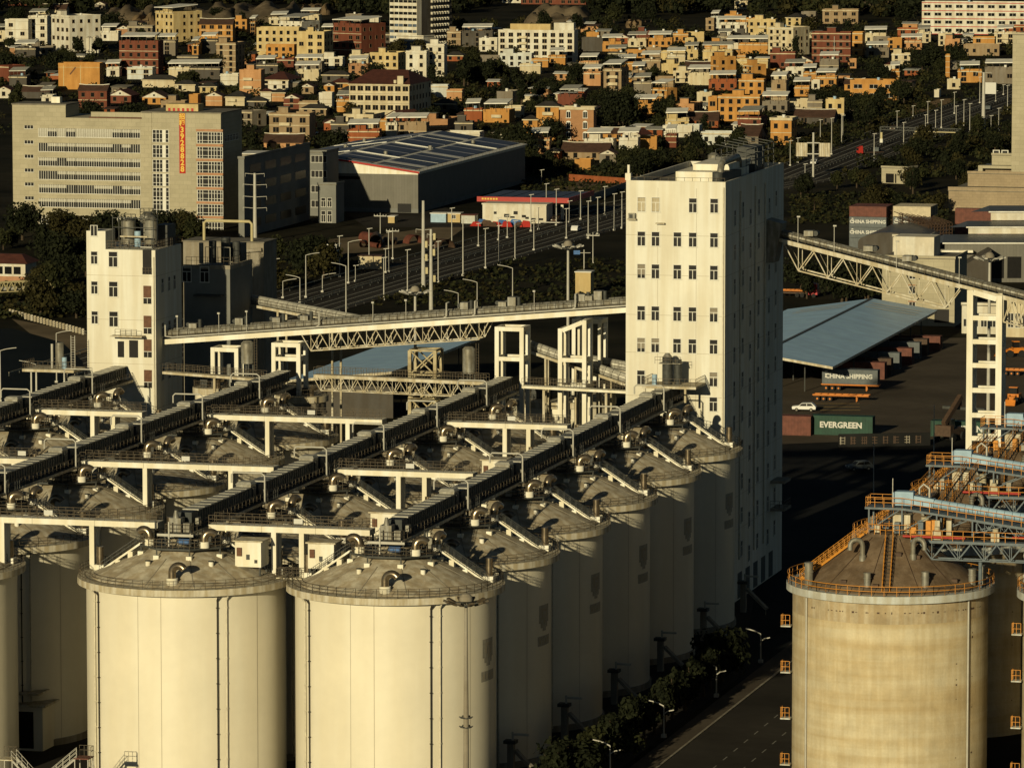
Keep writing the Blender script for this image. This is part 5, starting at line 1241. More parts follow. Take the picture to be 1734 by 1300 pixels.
for i in range(9):
    p = G(rr.uniform(612, 668), rr.uniform(402, 424)); q = Vector((p[0]-G(640, 412)[0], p[1]-G(640, 412)[1], 0)); r_ = rr.choice((.9, 1.2, 1.6, .7)); b = MB().m('rust' if i % 3 == 0 else 'mach')
    a1 = R(rr.uniform(-110, -60)); d1 = Vector((math.cos(a1), math.sin(a1), 0))*rr.uniform(2, 5); e = q+Vector((0,0,r_)); b.path([e-d1, e+d1], r_, 16, False); b.path([e+d1, e-d1], r_*.9, 16, False); b.build('pipe', pg)
for i, (px, py, r_, mt, lab) in enumerate(((700, 412, 2.3, 'rust', 'large rust red steel ring segment beside the tall plain mast'), (752, 420, 2.4, 'mach', 'large brown steel ring segment right of the telecom mast'), (733, 414, 1.7, 'mach', 'smaller brown ring segment between the two larger ones'))):
    b = MB().m(mt); b.lathe([(r_, -1.6), (r_, 1.6)], 24, 0, 0, 0, math.pi); b.lathe([(r_*.92, 1.6), (r_*.92, -1.6)], 24, 0, 0, 0, math.pi); o = b.build('ring_segment', None, G(px, py), 0); o.rotation_euler = (R(90), 0, R(30)); tag(o, lab, 'steel ring')
for i in range(11):
    px, py = 806+i*8.6+rr.uniform(-2, 2), 383+rr.uniform(-3, 2); p = G(px, py); col_ = ('redtrim', 'bluepaint', 'mach')[(0, 1, 2, 2, 0, 1, 0, 2, 1, 2, 0)[i]]
    b = MB().m(col_); w1 = rr.uniform(1.2, 2.2); h = rr.uniform(1.0, 1.9); b.hexa([(-w1, -1.2, 0), (w1, -1.2, 0), (w1, 1.2, 0), (-w1, 1.2, 0), (-w1*.5, -.15, h), (w1*.6, -.15, h*.9), (w1*.6, .15, h*.9), (-w1*.5, .15, h)]); o = b.build('tarpaulin_heap', None, p, rr.uniform(-.5, .5)); tag(o, {'redtrim': 'red', 'bluepaint': 'blue', 'mach': 'brown'}[col_]+' tarpaulin heap in front of the filling station shop', 'tarpaulin', 'tarpaulin heaps by the filling station')
# ---- left edge: pipe bridge, fence on the bank, red roofed house
p, q = Vector(G(-60, 520)), Vector(G(93, 512)); zz = AT(40, 489, p.y)[2]; g = thing('pipe_truss', 'short trussed pipe bridge entering from the left edge', 'pipe bridge', p, math.atan2((q-p).y, (q-p).x)); L_ = (q-p).length
for y in (-.9, .9): b = MB().m('ypipe'); truss(b, (0, y, zz+1.1), (L_, y, zz+1.1), 2.2, 12, .2); b.build('truss', g)
b = MB().m('pole'); b.tube((0, 0, zz-.5), (L_, 0, zz-.5), .45, 10); b.build('pipe', g)
for t in (.3, .8): b = MB().m('conc'); b.box(L_*t-.4, L_*t+.4, -.8, .8, 0, zz-1.1); b.build('pier', g)
p, q = Vector(G(17, 533)), Vector(G(146, 568)); g = thing('bank_fence', 'low white fence of short posts running along the pond bank', 'fence', p, math.atan2((q-p).y, (q-p).x)); L_ = (q-p).length
n = 24; b = MB().m('conc'); b.bar((0, 0, .9), (L_, 0, .9), .15); b.bar((0, 0, .4), (L_, 0, .4), .12); b.build('rail', g)
for i in range(n): b = MB().m('rim'); b.box(L_*i/n-.22, L_*i/n+.22, -.2, .2, 0, 1.35); b.build('post', g)
# ================================================================== CONTAINER YARD
def container(name_lab, mt, L_, loc, rz, text=None, group=None, tsize=1.0, H=2.7, tx=0.0, marks=False):
    g = thing('shipping_container', name_lab, 'container', loc, rz, group)
    b = MB().m(mt); W1 = 2.44; b.box(-L_/2, L_/2, -W1/2+.04, W1/2-.04, .1, H-.02)
    n = int(L_/.56)
    for i in range(n):
        x = -L_/2+.25+(L_-.5)*i/(n-1)
        for y0, y1 in ((-W1/2, -W1/2+.05), (W1/2-.05, W1/2)): b.box(x-.15, x+.15, y0, y1, .2, H-.15)
    b.build('shell', g)
    b = MB().m(mt)
    for x in (-L_/2, L_/2):
        for y in (-W1/2, W1/2): b.box(x-.08, x+.08, y-.08, y+.08, 0, H)
    for z in (.08, H-.08):
        for y in (-W1/2, W1/2): b.box(-L_/2, L_/2, y-.06, y+.06, z-.07, z+.07)
        for x in (-L_/2, L_/2): b.box(x-.06, x+.06, -W1/2, W1/2, z-.07, z+.07)
    b.build('frame', g)
    b = MB().m('darksteel')
    for y in (-.5, -.2, .2, .5): b.bar((L_/2+.05, y, .2), (L_/2+.05, y, H-.2), .05)
    b.build('door_bar', g)
    if text:
        me = text_mesh(text, tsize, 'letter', .02); me.transform(Matrix.Rotation(R(90), 4, 'X')); obj('lettering', me, g, (tx, -W1/2-.06, H*.52))
    if marks:
        for i in range(3): b = MB().m('letter'); b.box(-L_/2+.5, -L_/2+1.0, -W1/2-.05, -W1/2-.02, H-.6-i*.55, H-.35-i*.55); b.build('marking', g)
    return g
def trailer(loc, rz, label, L_=12, group=None):
    g = thing('flatbed_trailer', label, 'trailer', loc, rz, group)
    b = MB().m('forange'); 
    for y in (-.55, .55): b.bar((-L_/2, y, 1.15), (L_/2, y, 1.15), .2, .35)
    for i in range(9): x = -L_/2+L_*i/8; b.bar((x, -1.2, 1.25), (x, 1.2, 1.25), .16, .16)
    for y in (-1.2, 1.2): b.bar((-L_/2, y, 1.25), (L_/2, y, 1.25), .12, .2)
    b.build('frame', g)
    b = MB().m('forange'); b.bar((L_*.28, -.6, 0), (L_*.28, -.6, 1.1), .18); b.bar((L_*.28, .6, 0), (L_*.28, .6, 1.1), .18); b.build('landing_leg', g)
    for i in range(3):
        for y in (-.95, .95): b = MB().m('tyre'); b.tube((-L_*.42+i*1.25, y-.2, .5), (-L_*.42+i*1.25, y+.2, .5), .5, 14); b.m('forange'); b.tube((-L_*.42+i*1.25, y-.22, .5), (-L_*.42+i*1.25, y+.22, .5), .2, 8); b.build('wheel', g)
    return g
def yl(px, py): p = G(px, py); return p
s_ = 9055/G(1440, 660)[1]
p = yl(1441, 661); trailer(p, -TH, 'orange trailer carrying a grey lettered container', 11.5, 'orange trailers in the yard')
L1_ = 95/s_; container('grey container with white lettering on the orange trailer', 'cgrey', L1_, (p[0], p[1], 1.4), -TH, 'CHINA SHIPPING', None, 1.25, 2.9, tx=-.2, marks=True)
trailer(yl(1425, 679), -TH, 'empty orange flatbed trailer parked before the lettered grey container', 11.0, 'orange trailers in the yard')
cg = 'brown and grey containers in a line beside the blue shed'
for i, (px, py, mt, lab) in enumerate(((1497, 641, 'rust', 'rust brown container directly behind the lettered grey one'), (1508, 634, 'mach', 'dark brown container, second behind the lettered grey one'), (1522, 624, 'cgrey', 'dull grey container in the middle of the line by the blue shed'), (1543, 616, 'rust', 'rust red container with a round mark beside the blue shed'), (1556, 606, 'cgrey', 'grey container beyond the rust red one with a round mark'), (1569, 600, 'mach', 'brown container near the far end of the line'), (1591, 592, 'rust', 'rust red container standing alone at the far end of the line'))):
    q = G(px, py); container(lab, mt, 12, (q[0]-5.6, q[1]+1, .02), -TH, group=cg, H=3.4 if i < 6 else 3.0)
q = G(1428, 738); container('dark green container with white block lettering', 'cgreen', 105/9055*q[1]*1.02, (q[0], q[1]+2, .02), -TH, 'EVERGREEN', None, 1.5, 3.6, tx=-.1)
q = G(1335, 738); container('rust brown container left of the green one, half behind the tall tower', 'rust', 9, (q[0], q[1]+2.4, .02), -TH, H=3.6)
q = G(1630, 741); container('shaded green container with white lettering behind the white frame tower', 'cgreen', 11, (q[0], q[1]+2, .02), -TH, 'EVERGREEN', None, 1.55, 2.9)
b = MB().m('shadetarmac'); q0, q1 = Vector(G(1420, 757)), Vector(G(1575, 754)); b.bar(q0+Vector((0,0,1.2)), q1+Vector((0,0,1.2)), .3, 2.4); b.m('conc')
rr = random.Random(8)
yw = thing('yard_wall', 'dark low yard wall with a row of worn white characters', 'wall', (0,0,0)); b.build('wall', yw)
d = (q1-q0).normalized()
for i in range(8):
    c = q0.lerp(q1, .04+i*.118); b = MB().m('conc' if i in (0, 6) else 'mach'); s0 = .5
    for k in range(3): x = rr.uniform(-.5, .5); b.bar(c+d*(-.5)+Vector((0, -.2, .7+.5*k)), c+d*.5+Vector((0, -.2, .7+.5*k)), .03, .13); b.bar(c+d*x+Vector((0, -.2, .5)), c+d*x+Vector((0, -.2, 1.9)), .13, .03)
    b.build('lettering', yw)
for i in range(3): dashes('yard_line', G(1360, 683.5+i*5.5), G(1361, 683.5+i*5.5), 1, 11, .5, .045, 'yline')
# car, truck cab, stacker, loaders
def car(loc, rz, label, mt):
    g = thing('parked_car', label, 'car', loc, rz)
    b = MB().m(mt); prof = [(-2.25, .45), (2.25, .45), (2.3, .8), (2.15, 1.0), (1.1, 1.1), (.45, 1.62), (-1.5, 1.68), (-2.1, 1.15), (-2.3, .9)]
    for y0, y1, k in ((-.9, .9, 1),):
        n = len(prof); b.poly([(x, y0, z) for x, z in prof]); b.poly([(x, y1, z) for x, z in reversed(prof)])
        for i in range(n): (x0, z0), (x1, z1) = prof[i], prof[(i+1) % n]; b.poly([(x0, y0, z0), (x0, y1, z0), (x1, y1, z1), (x1, y0, z1)])
    b.build('body', g)
    b = MB().m('glass')
    for y in (-.91, .91): b.poly([(.95, y, 1.08), (.42, y, 1.53), (-.5, y, 1.57), (-.5, y, 1.08)][::(1 if y < 0 else -1)]); b.poly([(-.6, y, 1.08), (-.6, y, 1.57), (-1.4, y, 1.56), (-1.85, y, 1.12)][::(1 if y < 0 else -1)])
    b.build('side_window', g)
    b = MB().m('glass'); b.poly([(1.08, -.8, 1.13), (1.08, .8, 1.13), (.5, .75, 1.6), (.5, -.75, 1.6)]); b.build('windscreen', g)
    for x in (-1.4, 1.4):
        for y in (-.85, .85): b = MB().m('tyre'); b.tube((x, y-.12, .36), (x, y+.12, .36), .36, 14); b.m('galv'); b.tube((x, y-.13, .36), (x, y+.13, .36), .2, 10); b.build('wheel', g)
    for y in (-.65, .65): b = MB().m('frame'); b.box(2.22, 2.32, y-.2, y+.2, .75, .92); b.build('headlight', g)
    return g
car(G(1362, 696), R(170), 'white estate car parked beside the yellow lines in the yard', 'carwhite')
car(G(1455, 796), R(200), 'pale car standing in the dark part of the yard', 'cgrey')
for i, (t_, o_, mt_, lab) in enumerate(((3.3, 5, 'cgrey', 'grey car on the far carriageway nearest the left picture edge'), (4.35, -5, 'carwhite', 'white car on the near carriageway left of the tall tower'), (4.6, 8.5, 'mach', 'brown car on the far carriageway below the filling station'), (6.25, 5, 'carwhite', 'white car on the highway near the T shaped road sign'), (6.5, -5, 'cgrey', 'grey car on the near carriageway right of the road sign'), (6.95, 8, 'mach', 'brown car on the far carriageway before the sign gantry'), (7.5, -5, 'cgrey', 'grey car beyond the sign gantry near the thick white mast'))):
    P_ = offs(HW, o_); k_ = int(t_); q_ = P_[k_].lerp(P_[k_+1], t_-k_); d_ = P_[k_+1]-P_[k_]; car((q_.x, q_.y, .04), math.atan2(d_.y, d_.x)+(math.pi if o_ > 0 else 0), lab, mt_)
def truck(loc, rz, label, mt):
    g = thing('truck_tractor', label, 'truck', loc, rz); b = MB().m(mt); b.hexa([(1.2, -1.2, .7), (3.4, -1.2, .7), (3.4, 1.2, .7), (1.2, 1.2, .7), (1.3, -1.15, 3.4), (3.2, -1.15, 3.2), (3.2, 1.15, 3.2), (1.3, 1.15, 3.4)]); b.hexa([(1.3, -1.0, 3.4), (2.6, -1.0, 3.3), (2.6, 1.0, 3.3), (1.3, 1.0, 3.4), (1.3, -.9, 3.9), (1.8, -.9, 3.8), (1.8, .9, 3.8), (1.3, .9, 3.9)]); b.build('cab', g)
    b = MB().m('glass'); b.poly([(3.38, -1.0, 1.9), (3.38, 1.0, 1.9), (3.24, .95, 3.0), (3.24, -.95, 3.0)]); b.build('windscreen', g)
    b = MB().m('mach'); b.box(-9, 1.2, -.5, .5, .8, 1.1); b.build('chassis', g)
    for x in (-8, -6.8, -1.5, -.3, 2.5):
        for y in (-1.0, 1.0): b = MB().m('tyre'); b.tube((x, y-.2, .5), (x, y+.2, .5), .5, 12); b.build('wheel', g)
    return g
truck(G(1362, 503), R(-16), 'bright red truck cab with an empty trailer behind the blue shed', 'carred')
g_ = truck(G(1464, 262), R(200), 'small dull red truck on the far highway junction', 'redtrim'); g_.scale = (.75, .75, .75)
def stacker(loc, rz, label, mt):
    g = thing('reach_stacker', label, 'machine', loc, rz); b = MB().m(mt); b.box(-3, 3, -1.6, 1.6, 1.0, 2.2); b.box(-3, -1.5, -1.6, 1.6, 2.2, 3.0); b.build('body', g)
    b = MB().m(mt); b.bar((-2.6, 0, 3.2), (4.5, 0, 7.6), .8, 1.0); b.bar((4.3, 0, 7.4), (4.5, 0, 5.6), .5); b.build('boom', g); b = MB().m('darksteel'); b.box(4.2, 4.9, -5, 3.5, 5.2, 5.7); b.build('spreader', g)
    b = MB().m('glass'); b.box(-.8, .7, -.7, .7, 2.3, 3.9); b.build('cab', g)
    for x in (-2, 2):
        for y in (-1.6, 1.6): b = MB().m('tyre'); b.tube((x, y-.35, .8), (x, y+.35, .8), .8, 14); b.build('wheel', g)
stacker(G(1608, 745), R(60), 'dark brown reach stacker with its spreader raised, left of the frame tower', 'mach')
def loader(loc, rz, label):
    g = thing('wheel_loader', label, 'machine', loc, rz); b = MB().m('forange'); b.box(-2.2, .3, -1.1, 1.1, .9, 2.0); b.box(.3, 1.6, -.7, .7, .8, 1.6); b.build('body', g)
    b = MB().m('glass'); b.box(-.9, .2, -.75, .75, 2.0, 3.2); b.m('forange'); b.box(-1.0, .3, -.85, .85, 3.2, 3.35); b.build('cab', g)
    b = MB().m('forange')
    for y in (-.6, .6): b.bar((.6, y, 1.7), (3.2, y, .8), .22, .3)
    b.hexa([(3.0, -1.3, .1), (4.0, -1.3, .1), (4.0, 1.3, .1), (3.0, 1.3, .1), (3.0, -1.3, 1.1), (3.4, -1.3, 1.2), (3.4, 1.3, 1.2), (3.0, 1.3, 1.1)]); b.build('bucket', g)
    for x in (-1.4, 1.1):
        for y in (-1.0, 1.0): b = MB().m('tyre'); b.tube((x, y-.3, .75), (x, y+.3, .75), .75, 14); b.build('wheel', g)
loader(G(1717, 604), R(190), 'orange loader at the right edge beyond the frame tower, farther one'); loader(G(1716, 684), R(250), 'orange loader with raised arms at the right edge, nearer one')
trailer(G(1735, 636), -TH, 'orange trailer at the right edge between the two loaders', 9, 'orange trailers in the yard'); trailer(G(1345, 500), -.28, 'low orange trailer beside the red truck cab', 8, 'orange trailers in the yard')
# ---- blue roofed sheds
def roof_shed(name, label, pts, h, mt, thick=.5, ridge=None, posts=True):
    P = [Vector(p) for p in pts]; g = thing(name, label, 'shed', (P[0].x, P[0].y, 0)); o = P[0]; Q = [Vector((p.x-o.x, p.y-o.y, p.z)) for p in P]
    b = MB().m(mt); b.poly(Q); b.m('rim'); 
    for i in range(len(Q)):
        p, q = Q[i], Q[(i+1) % len(Q)]; d = Vector((0,0,thick)); b.poly([p-d, q-d, q, p])
    b.m('darksteel'); b.poly([q-Vector((0,0,thick)) for q in reversed(Q)]); b.build('roof', g)
    if posts:
        for i in range(len(Q)):
            p, q = Q[i], Q[(i+1) % len(Q)]; n = max(1, int((q-p).length/14))
            for k in range(n): c = p.lerp(q, (k+.5)/n); c = c*.86+sum(Q, Vector())*(.14/len(Q)); b = MB().m('darksteel'); b.bar((c.x, c.y, 0), (c.x, c.y, c.z-thick), .22); b.build('post', g)
    return g, Q, o
SZ = 6.0; A_ = G(1410, 621, SZ); Bk = G(1567, 529, SZ); rid = UV(A_[0], A_[1]); ub2, vb2 = UV(Bk[0], Bk[1])
u0s, v0s = rid; W2 = 14.5; Ls = vb2-v0s+6
def sp3(u, v, z): p = S(u, v); return (p[0], p[1], z)
g, Q, o = roof_shed('blue_shed', 'long open shed with a pale blue sheet roof right of the tall tower', [sp3(u0s, v0s, SZ), sp3(u0s, v0s+Ls, SZ), sp3(u0s-W2, v0s+Ls, SZ+2.2), sp3(u0s-W2, v0s, SZ+2.2)], 9, 'blueroof')
b = MB().m('blueroof'); n0 = len(b.v); R2 = [sp3(u0s-W2-.25, v0s, SZ+2.18), sp3(u0s-W2-.25, v0s+Ls, SZ+2.18), sp3(u0s-2.3*W2, v0s+Ls, SZ-.6), sp3(u0s-2.3*W2, v0s, SZ-.6)]; b.poly([Vector(p)-Vector((o.x, o.y, 0)) for p in R2]); b.m('rim'); p, q = Vector(R2[3])-Vector((o.x, o.y, 0)), Vector(R2[0])-Vector((o.x, o.y, 0)); b.poly([p-Vector((0,0,.5)), q-Vector((0,0,.5)), q, p]); b.build('roof', g)
b = MB().m('tin')
rc = MB().m('darksteel'); P0, P1 = [Vector(sp3(u0s-W2-.1, v_, SZ+2.25))-Vector((o.x, o.y, 0)) for v_ in (v0s, v0s+Ls)]; rc.bar(P0, P1, .7, .12); rc.build('ridge_cap', g)
for k, (du, dv) in enumerate(((-2, Ls-9), (-2.0, Ls-13), (-2, Ls-17), (-18, Ls-9), (-18, Ls-13), (-18, Ls-17))):
    zz = 9.06+2.2*(1-abs(-W2-(du-6))/W2); b = MB().m('tin'); p = sp3(u0s+du, v0s+dv, 0); q = sp3(u0s+du-11, v0s+dv, 0); f = lambda uu: SZ+.1+2.2*(1-abs(uu+W2)/W2)
    z0, z1 = f(du), f(du-11); n_ = Vector((ST, CT, 0))*1.0; P0, P1 = Vector((p[0]-o.x, p[1]-o.y, z0)), Vector((q[0]-o.x, q[1]-o.y, z1)); b.poly([P0, P0+n_, P1+n_, P1]); b.build('skylight', g)
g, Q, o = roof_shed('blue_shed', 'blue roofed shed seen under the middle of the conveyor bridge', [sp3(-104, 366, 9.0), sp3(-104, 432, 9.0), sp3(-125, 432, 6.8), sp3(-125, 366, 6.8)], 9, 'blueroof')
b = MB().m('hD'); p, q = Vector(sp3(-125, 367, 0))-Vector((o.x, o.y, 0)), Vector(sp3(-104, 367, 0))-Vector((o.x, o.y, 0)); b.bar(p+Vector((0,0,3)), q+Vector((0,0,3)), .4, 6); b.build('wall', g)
# ---- buildings beyond the yard
g, a, d_, H, s_ = simple_block('tiled_block', 'pale tiled concrete block with a column of small windows behind the trussed conveyor', 'building', (1494, 1616, 1634, 438, 553), 'tile', 14.5, 16)
for py in (467, 492, 519): add_window(g, 1.4, 1.5, (-a*(1-(1545-1494)/122), 0, (553-py)/s_-.7), 0, 0, 1)
for py in (484, 512): b = MB().m('ledge'); x = -a*(1-51/122.); b.box(x-.9, x+.9, -.4, 0, (553-py)/s_, (553-py)/s_+.2); b.build('ledge', g)
b = MB().m('hW'); b.box(-a*.85, -a*.3, 1, 9, H, H+4.8); b.build('penthouse', g)
b = MB().m('glass'); b.box(-4.5, -1.2, -.05, 0, .8, 3.8); b.build('doorway', g)
g, a, d_, H, s_ = simple_block('white_gatehouse', 'low white building with dark windows left of the frame tower base', 'building', (1629, 1690, 1698, 518, 566), 'hW', 14.5, 8)
for i in range(4): add_window(g, 1.3, 1.6, (-a*(.15+.24*i), 0, 1.6), 0, 0, 1)
g, a, d_, H, s_ = simple_block('cream_block', 'cream low building right of the frame tower with tall windows', 'building', (1704, 1760, 1765, 508, 572), 'hC', 14.5, 10)
for i in range(4): add_window(g, 1.2, 3.0, (-a*(.2+.22*i), 0, 2.2), 0, 0, 1)
Y0 = G(1680, 478)[1]; c = AT(1598, 478, Y0); g = thing('stepped_warehouse', 'stepped grey warehouse with slate roofs and white clerestory bands, at the right edge', 'warehouse', (c[0], Y0, 0), 0)
def tier(pxl, yw, yr, dy0, dy1, ybot, mt, nm):
    Ya, Yb = Y0+dy0, Y0+dy1; xa = AT(pxl, yw, Ya)[0]-c[0]; xb = AT(1790, yw, Ya)[0]-c[0]; zt = AT(pxl, yw, Ya)[2]; zr = AT(pxl, yr, Yb)[2]; z0 = max(0, AT(pxl, ybot, Ya)[2]) if ybot else 0
    b = MB().m(mt); b.box(xa, xb, dy0, dy0+.4, z0, zt); b.build('wall', g)
    b = MB().m('roofslate'); xs = (yw-yr)*.12; b.poly([(xa-.6, dy0-.5, zt), (xb, dy0-.5, zt), (xb, dy1, zr), (xa-.6+xs, dy1, zr)]); b.poly([(xa-.6, dy0-.5, zt), (xa-.6+xs, dy1, zr), (xa-4, dy1, zt-1.0)]); b.m('tin'); b.box(xa-.6, xb, dy0-.55, dy0-.35, zt-.25, zt+.05); b.build('roof', g); return xa, xb, zt
xa, xb, zt = tier(1600, 411, 397, 0, 15, None, 'greywall', 'a')
tier(1640, 384, 374, 15, 25, 396, 'hW', 'b'); tier(1678, 358, 348, 25, 36, 373, 'hW', 'c')
b = MB().m('white'); b.box(xa-1, xa+6.6, -3.0, 0, zt-2.2, zt-1.6); b.build('canopy', g)
b = MB().m('hD'); b.hexa([(xa+2.5, -9, 0), (xa+10.5, -9, 0), (xa+10.5, -.1, 0), (xa+2.5, -.1, 0), (xa+2.5, -9, zt-5.5), (xa+10.5, -9, zt-1.0), (xa+10.5, -.1, zt-1.0), (xa+2.5, -.1, zt-5.5)]); b.build('ramp_wall', g)
for i in range(6): b = MB().m('glass'); b.box(xa+11+i*4.2, xa+14.4+i*4.2, -.06, .02, 1.0, zt-3.4); b.build('opening', g)
# arched roof hall in front of the stacks
c = G(1560, 440); s_ = 9055/c[1]; a = 110/s_; g = thing('arched_hall', 'dark hall with a curved slate roof below the stacked containers', 'hall', c, -TH); h0 = (440-412)/s_
b = MB().m('hD'); b.box(-a, 0, 0, 40, 0, h0); b.build('wall', g)
b = MB().m('roofslate'); n = 14
for i in range(n):
    A0, A1 = math.pi*i/n, math.pi*(i+1)/n; f = lambda A: (-a/2+a/2*math.cos(A), h0+2.6*math.sin(A)); (x0, z0), (x1, z1) = f(A0), f(A1); b.poly([(x0, 0, z0), (x0, 40, z0), (x1, 40, z1), (x1, 0, z1)], True)
b.m('hD'); b.poly([(-a/2+a/2*math.cos(math.pi*i/n), 0, h0+2.6*math.sin(math.pi*i/n)) for i in range(n+1)][::-1]); b.build('roof', g)
g = simple_block('white_house', 'small white box building on top of the tiled block beyond the conveyor', 'building', (1512, 1572, 1580, 402, 450), 'hW', 14.5, 9)[0]
# stacked containers at the far yard
def cstack(pxl, pxr, ybase, cols, base_lab):
    c = G((pxl+pxr)/2, ybase); s_ = 9055/c[1]; L_ = (pxr-pxl)/s_
    for i, (mt, tx, lab) in enumerate(cols):
        container(lab, mt, L_, (c[0], c[1]+2, 2.75*i), -TH, tx, 'stacked containers beyond the trussed conveyor', 1.25, 2.7, marks=bool(tx))
        for k in range(1, 4):
            q = Vector((c[0], c[1]+2, 2.75*i))+Vector((ST, CT, 0))*2.6*k
            if i == len(cols)-1: container('plain container %s row behind the %s far stack' % (('first', 'second', 'third')[k-1], 'left' if pxl < 1500 else 'right'), mt, L_, q, -TH, None, 'stacked containers beyond the trussed conveyor', 1, 2.7)
cstack(1440, 1503, 421, (('cgrey', None, 'lowest grey container of the left far stack'), ('cgrey', 'CHINA SHIPPING', 'faint lettered grey container in the left far stack, third from top'), ('cgrey', 'CHINA SHIPPING', 'grey lettered container in the left far stack, under the red one'), ('rust', None, 'rust red container on top of the left far stack')), '')
cstack(1514, 1578, 421, (('cgrey', None, 'lowest grey container of the right far stack'), ('cgrey', None, 'plain grey container low in the right far stack'), ('cgrey', 'CHINA SHIPPING', 'grey lettered container in the right far stack, under the cream one'), ('ccream', None, 'cream container with a small red mark on top of the right far stack')), '')
for px, mt, lab in ((1650, 'rust', 'dark red container right of the rusty scaffold stack'), (1700, 'mach', 'brown container at the right, above the slate warehouse roofs')):
    c = G(px, 398); 
    container(lab, mt, 10, (c[0], c[1], 0), -TH, None, 'dark containers above the slate roofs', 1, 7.2)
q = G(1592, 425); g = thing('scaffold_stack', 'rusty scaffold frame stack beside the cream container', 'scaffold', q, R(35)); b = MB().m('mach')
for x in range(-4, 5):
    for y in range(0, 17, 4): b.bar((x*1.0, y, 0), (x*1.0, y, 7+y*.18), .14)
    for z in range(0, 9): b.bar((x*1.0, 0, z*.9), (x*1.0, 16, z*.9+2.6*(z/8)), .14)
for z in range(0, 9):
    for y in range(0, 17, 4): b.bar((-4, y, z*.9), (4, y, z*.9), .14)
b.build('scaffold_frame', g)
# right hand tan buildings and the tall beige tower
g, a, d_, H, s_ = simple_block('tan_podium', 'tan tiled stepped building with pale windows at the right edge', 'building', (1608, 1760, 1765, 326, 360), 'tiledk', 14.5, 30, par=1.0)
g, a, d_, H, s_ = simple_block('tan_podium_upper', 'upper tan storey with a row of four pale windows at the right edge', 'building', (1640, 1760, 1765, 296, 352), 'tiledk', 14.5, 20, par=.6)
for i in range(5): b = MB().m('curtain'); x = -a+(1674+i*17.3-1640)/s_; b.box(x, x+1.9, -.06, .02, (352-326)/s_, (352-326)/s_+1.5); b.build('window', g)
g, a, d_, H, s_ = simple_block('porch_building', 'tan building with a deep open porch and ribbed roof at the right edge', 'building', (1660, 1760, 1765, 285, 349), 'tiledk', 14.5, 14, roof='roofslate', par=0)
b = MB().m('glass'); b.box(-a+1.5, 0, -.06, .02, H-5.0, H-1.0); b.build('opening', g)
b = MB().m('tile'); b.box(-a, -a+1.3, -3, 0, 0, H); b.box(-a, .5, -3, .2, H, H+.8); b.build('porch', g)
for i in range(3): b = MB().m('tile'); x = -a+6.0+i*4.5; b.box(x, x+.7, -.3, -.06, H-5.0, H-1.0); b.build('pillar', g)
g, a, d_, H, s_ = simple_block('roof_block', 'tan rooftop block with two white framed hatches at the right edge', 'building', (1680, 1760, 1765, 264, 346), 'tile', 14.5, 10)
for x in (.28, 2.8): b = MB().m('frame'); b.box(-a+x, -a+x+2.0, -.08, .02, H+.2, H+1.6); b.m('glass'); b.box(-a+x+.25, -a+x+1.75, -.1, -.08, H+.35, H+1.4); b.build('roof_hatch', g)
g, a, d_, H, s_ = simple_block('beige_tower', 'tall windowless beige tiled tower cut off by the right edge', 'tower', (1713, 1775, 1780, 58, 352), 'tile', 14.5, 18)
g, a, d_, H, s_ = simple_block('gatehouse', 'small beige tiled gatehouse with an open porch among dark trees', 'building', (1494, 1536, 1556, 286, 312), 'tile', 30, 6)
b = MB().m('glass'); b.box(-a*.83, -a*.42, -.06, .02, .2, 3.0); b.build('opening', g); b = MB().m('tile'); b.box(-a*.50, -a*.46, -.3, -.06, 0, 3.0); b.build('pillar', g); b = MB().m('glass'); b.box(-a*.28, -a*.12, -.06, .02, 1.6, 2.6); b.build('window', g)

c, a, d_, H, rz, s_ = place(-40, 43, 50, 446, 478, 14.5, 8); g = thing('red_roofed_house', 'white house with a dark red roof among trees at the left edge', 'house', c, rz)
b = MB().m('hW'); b.box(-a, 0, 0, d_, 0, H); b.m('ledge'); b.box(-a-.05, .05, -.1, 0, 0, H*.3); b.build('wall', g)
b = MB().m('roofred'); b.hexa([(-a-.8, -.8, H), (.8, -.8, H), (.8, d_+.8, H), (-a-.8, d_+.8, H), (-a+2, d_*.4, H+2.0), (-2, d_*.4, H+2.0), (-2, d_*.6, H+2.0), (-a+2, d_*.6, H+2.0)]); b.build('roof', g)
for i in range(5): b = MB().m('tglass'); x = -a*(.08+.19*i)-1.1; b.box(x-.9, x+.9, -.06, .02, H*.42, H*.82); b.build('window', g)
